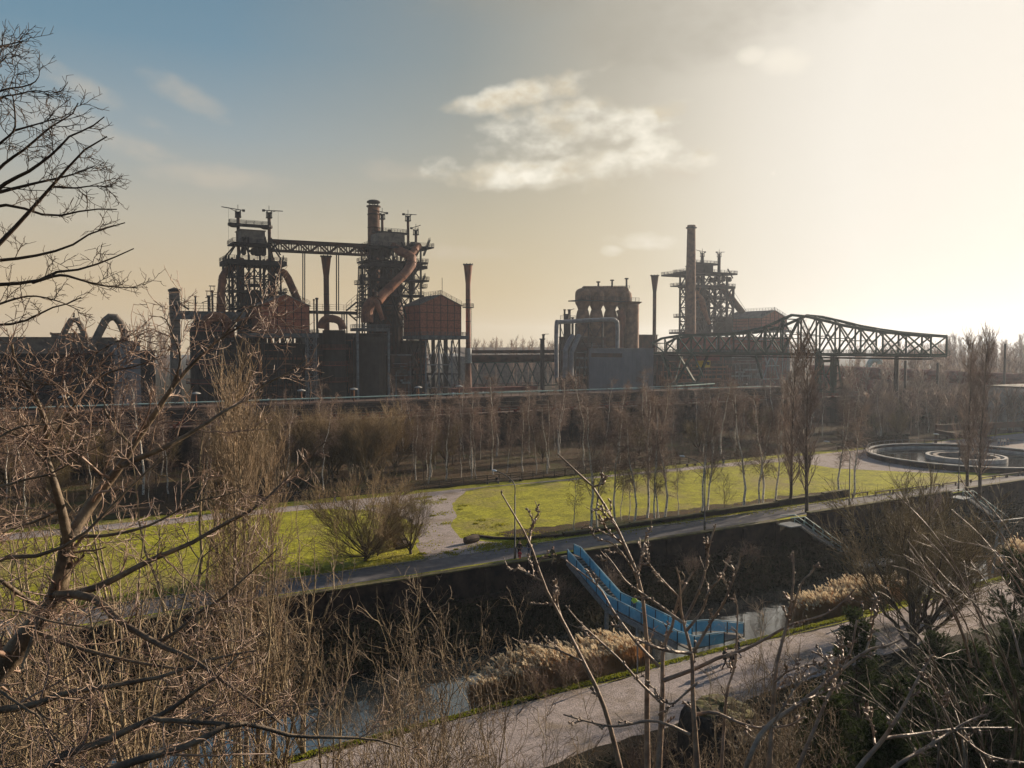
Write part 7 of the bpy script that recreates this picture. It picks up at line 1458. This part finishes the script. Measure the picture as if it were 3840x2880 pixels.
hzn = ramp(elp, [(0, (1, 1, 1)), (.12, (.75,)*3), (.35, (.3,)*3), (1, (0,)*3)])
warm = N.new('ShaderNodeMixRGB'); warm.inputs[1].default_value = (*srgb(150, 140, 118), 1); warm.inputs[2].default_value = (*srgb(216, 196, 152), 1); K.new(hzn, warm.inputs[0])
core = N.new('ShaderNodeMixRGB'); K.new(ramp(mt('MULTIPLY', ang, 1/1.6, clamp=True), [(0, (1,)*3), (.24, (1,)*3), (.30, (.80,)*3), (.40, (.32,)*3), (.52, (0,)*3), (1, (0,)*3)]), core.inputs[0]); K.new(warm.outputs[0], core.inputs[1]); core.inputs[2].default_value = (*srgb(241, 234, 222), 1)
sky = N.new('ShaderNodeMixRGB'); K.new(ramp(mt('MULTIPLY', ang, 1/1.6, clamp=True), [(0, (1,)*3), (.32, (1,)*3), (.42, (.82,)*3), (.53, (.44,)*3), (.68, (.10,)*3), (1, (0,)*3)]), sky.inputs[0]); K.new(base, sky.inputs[1]); K.new(core.outputs[0], sky.inputs[2])
# physical sky mixed in for the light from above and behind
ns = N.new('ShaderNodeTexSky'); ns.sky_type = 'NISHITA'; ns.sun_disc = False; ns.sun_elevation = SE; ns.sun_rotation = math.atan2(S[0], S[1]); ns.air_density = 1.2; ns.dust_density = 2.5
nsm = vm('SCALE', ns.outputs[0]); nsm.inputs['Scale'].default_value = .05
mixn = N.new('ShaderNodeMixRGB'); mixn.inputs[0].default_value = .08; K.new(sky.outputs[0], mixn.inputs[1]); K.new(nsm.outputs[0], mixn.inputs[2])
# clouds: soft blobs given in (azimuth, elevation)
def nz(scale, detail, sx=1., sz=1., off=0.):
    c = N.new('ShaderNodeCombineXYZ'); K.new(mt('MULTIPLY', az, sx), c.inputs[0]); K.new(mt('MULTIPLY', el, sz), c.inputs[1]); c.inputs[2].default_value = off
    t = N.new('ShaderNodeTexNoise'); t.inputs['Scale'].default_value = scale; t.inputs['Detail'].default_value = detail; t.inputs['Roughness'].default_value = .48; K.new(c.outputs[0], t.inputs['Vector']); return t.outputs['Fac']
nA = nz(13, 9, 1, 1.7, .3); nB = nz(40, 8, 1, 1.6, 2.1)
nmix = mt('ADD', mt('MULTIPLY', nA, .66), mt('MULTIPLY', nB, .34))
def azel(u, v):
    d = ray(u, v); return math.atan2(d@RT, d@FW), math.atan2(d[2], math.hypot(d@RT, d@FW))
def blob(u, v, w, h, tilt=0., amp=1.0):
    a, e = azel(u, v); da = mt('SUBTRACT', az, a); de = mt('SUBTRACT', mt('SUBTRACT', el, e), mt('MULTIPLY', da, tilt))
    x = mt('DIVIDE', da, w/3000); y = mt('DIVIDE', de, h/3000); r2 = mt('ADD', mt('MULTIPLY', x, x), mt('MULTIPLY', y, y)); return mt('MULTIPLY', mt('MAXIMUM', mt('SUBTRACT', 1.0, r2), -1.0), amp)
def cloud(blobs, lo_, hi_, k=2.2):
    f = None
    for bb in blobs: q = blob(*bb); f = q if f is None else mt('MAXIMUM', f, q)
    val = mt('ADD', mt('MULTIPLY', f, .55), mt('MULTIPLY', mt('SUBTRACT', nmix, .5), k)); mr = N.new('ShaderNodeMapRange'); mr.interpolation_type = 'SMOOTHSTEP'; mr.inputs['From Min'].default_value = lo_; mr.inputs['From Max'].default_value = hi_; K.new(val, mr.inputs['Value']); return mr.outputs[0]
bright = cloud([(2340, 470, 260, 90, .1), (2500, 560, 220, 85, -.3), (2060, 490, 330, 120, .15), (2000, 655, 480, 70, -.04), (1960, 350, 330, 60, .22), (2300, 620, 330, 90, .1), (2130, 325, 70, 50, 0)], .05, .80, 2.3)
soft = cloud([(2950, 225, 130, 62, -.1, 1.7), (2825, 205, 75, 40, 0, 1.6), (2440, 900, 220, 40, -.05), (2290, 940, 60, 30, 0), (2900, 650, 10, 10, 0)], .15, .95)
wisp = cloud([(700, 365, 170, 60, -.35), (150, 240, 420, 55, -.4), (380, 520, 330, 60, -.2), (820, 660, 330, 60, -.05), (300, 815, 140, 40, 0), (1470, 640, 170, 50, 0), (1750, 950, 320, 40, 0), (2550, 660, 120, 60, 0), (300, 470, 200, 70, -.3), (560, 560, 90, 40, -.2)], .05, 1.0, 1.6)
def over(colr, fac, c_, k):
    m_ = N.new('ShaderNodeMixRGB'); K.new(mt('MULTIPLY', fac, k), m_.inputs[0]); K.new(colr, m_.inputs[1]); m_.inputs[2].default_value = (*c_, 1); return m_.outputs[0]
veil = cloud([(2650, 60, 760, 230, .12), (1900, -60, 500, 160, 0)], .05, 1.0, 1.0)
c = over(mixn.outputs[0], veil, srgb(158, 152, 138), .6); c = over(c, wisp, srgb(206, 192, 172), .55); c = over(c, soft, srgb(240, 232, 216), .75)
# bright tops, greyer undersides of the main cloud
shade = mt('MULTIPLY', mt('SUBTRACT', nz(13, 9, 1, 1.7, .36), mt('SUBTRACT', nA, .0)), 6.0); lit = mt('ADD', .5, shade, clamp=True)
cc = N.new('ShaderNodeMixRGB'); K.new(lit, cc.inputs[0]); cc.inputs[1].default_value = (*srgb(212, 200, 176), 1); cc.inputs[2].default_value = (*srgb(250, 243, 226), 1)
fin = N.new('ShaderNodeMixRGB'); K.new(mt('MULTIPLY', bright, .92), fin.inputs[0]); K.new(c, fin.inputs[1]); K.new(cc.outputs[0], fin.inputs[2])
K.new(fin.outputs[0], bg.inputs['Color']); bg.inputs['Strength'].default_value = SKYS
# air
b = MB(); b.box(-900, 2300, -380, 2300, -8, 95); hz_ = MB(); hz_.box(-950, 2450, -450, 2450, -9, 92)
hm = bpy.data.materials.new('haze_air'); hm.use_nodes = True; hn = hm.node_tree.nodes; hn.remove(hn['Principled BSDF']); pv = hn.new('ShaderNodeVolumePrincipled'); pv.inputs['Color'].default_value = (.76, .85, 1.0, 1); pv.inputs['Density'].default_value = HAZE; pv.inputs['Anisotropy'].default_value = .48; hm.node_tree.links.new(pv.outputs[0], hn['Material Output'].inputs['Volume'])
if HAZE > 0: hz_.build('haze', hm, kind='stuff')
cam = bpy.data.cameras.new('camera'); co = bpy.data.objects.new('camera', cam); COL.objects.link(co); scene.camera = co
co.location = Vector(CAM); co.rotation_euler = (PI/2-TH, 0, -PSI); cam.sensor_width = 36; cam.lens = 36*FOC/3840; cam.clip_start = .1; cam.clip_end = 6000
scene.view_settings.view_transform = 'Standard'; scene.view_settings.look = 'None'; scene.view_settings.exposure = EXPO; scene.view_settings.gamma = 1
cy = scene.cycles; cy.max_bounces = 4; cy.diffuse_bounces = 2; cy.glossy_bounces = 2; cy.transmission_bounces = 2; cy.transparent_max_bounces = 4; cy.volume_bounces = 0; cy.use_denoising = DENO; cy.use_adaptive_sampling = True; cy.adaptive_threshold = .02
try: cy.denoiser = 'OPENIMAGEDENOISE'
except Exception: pass
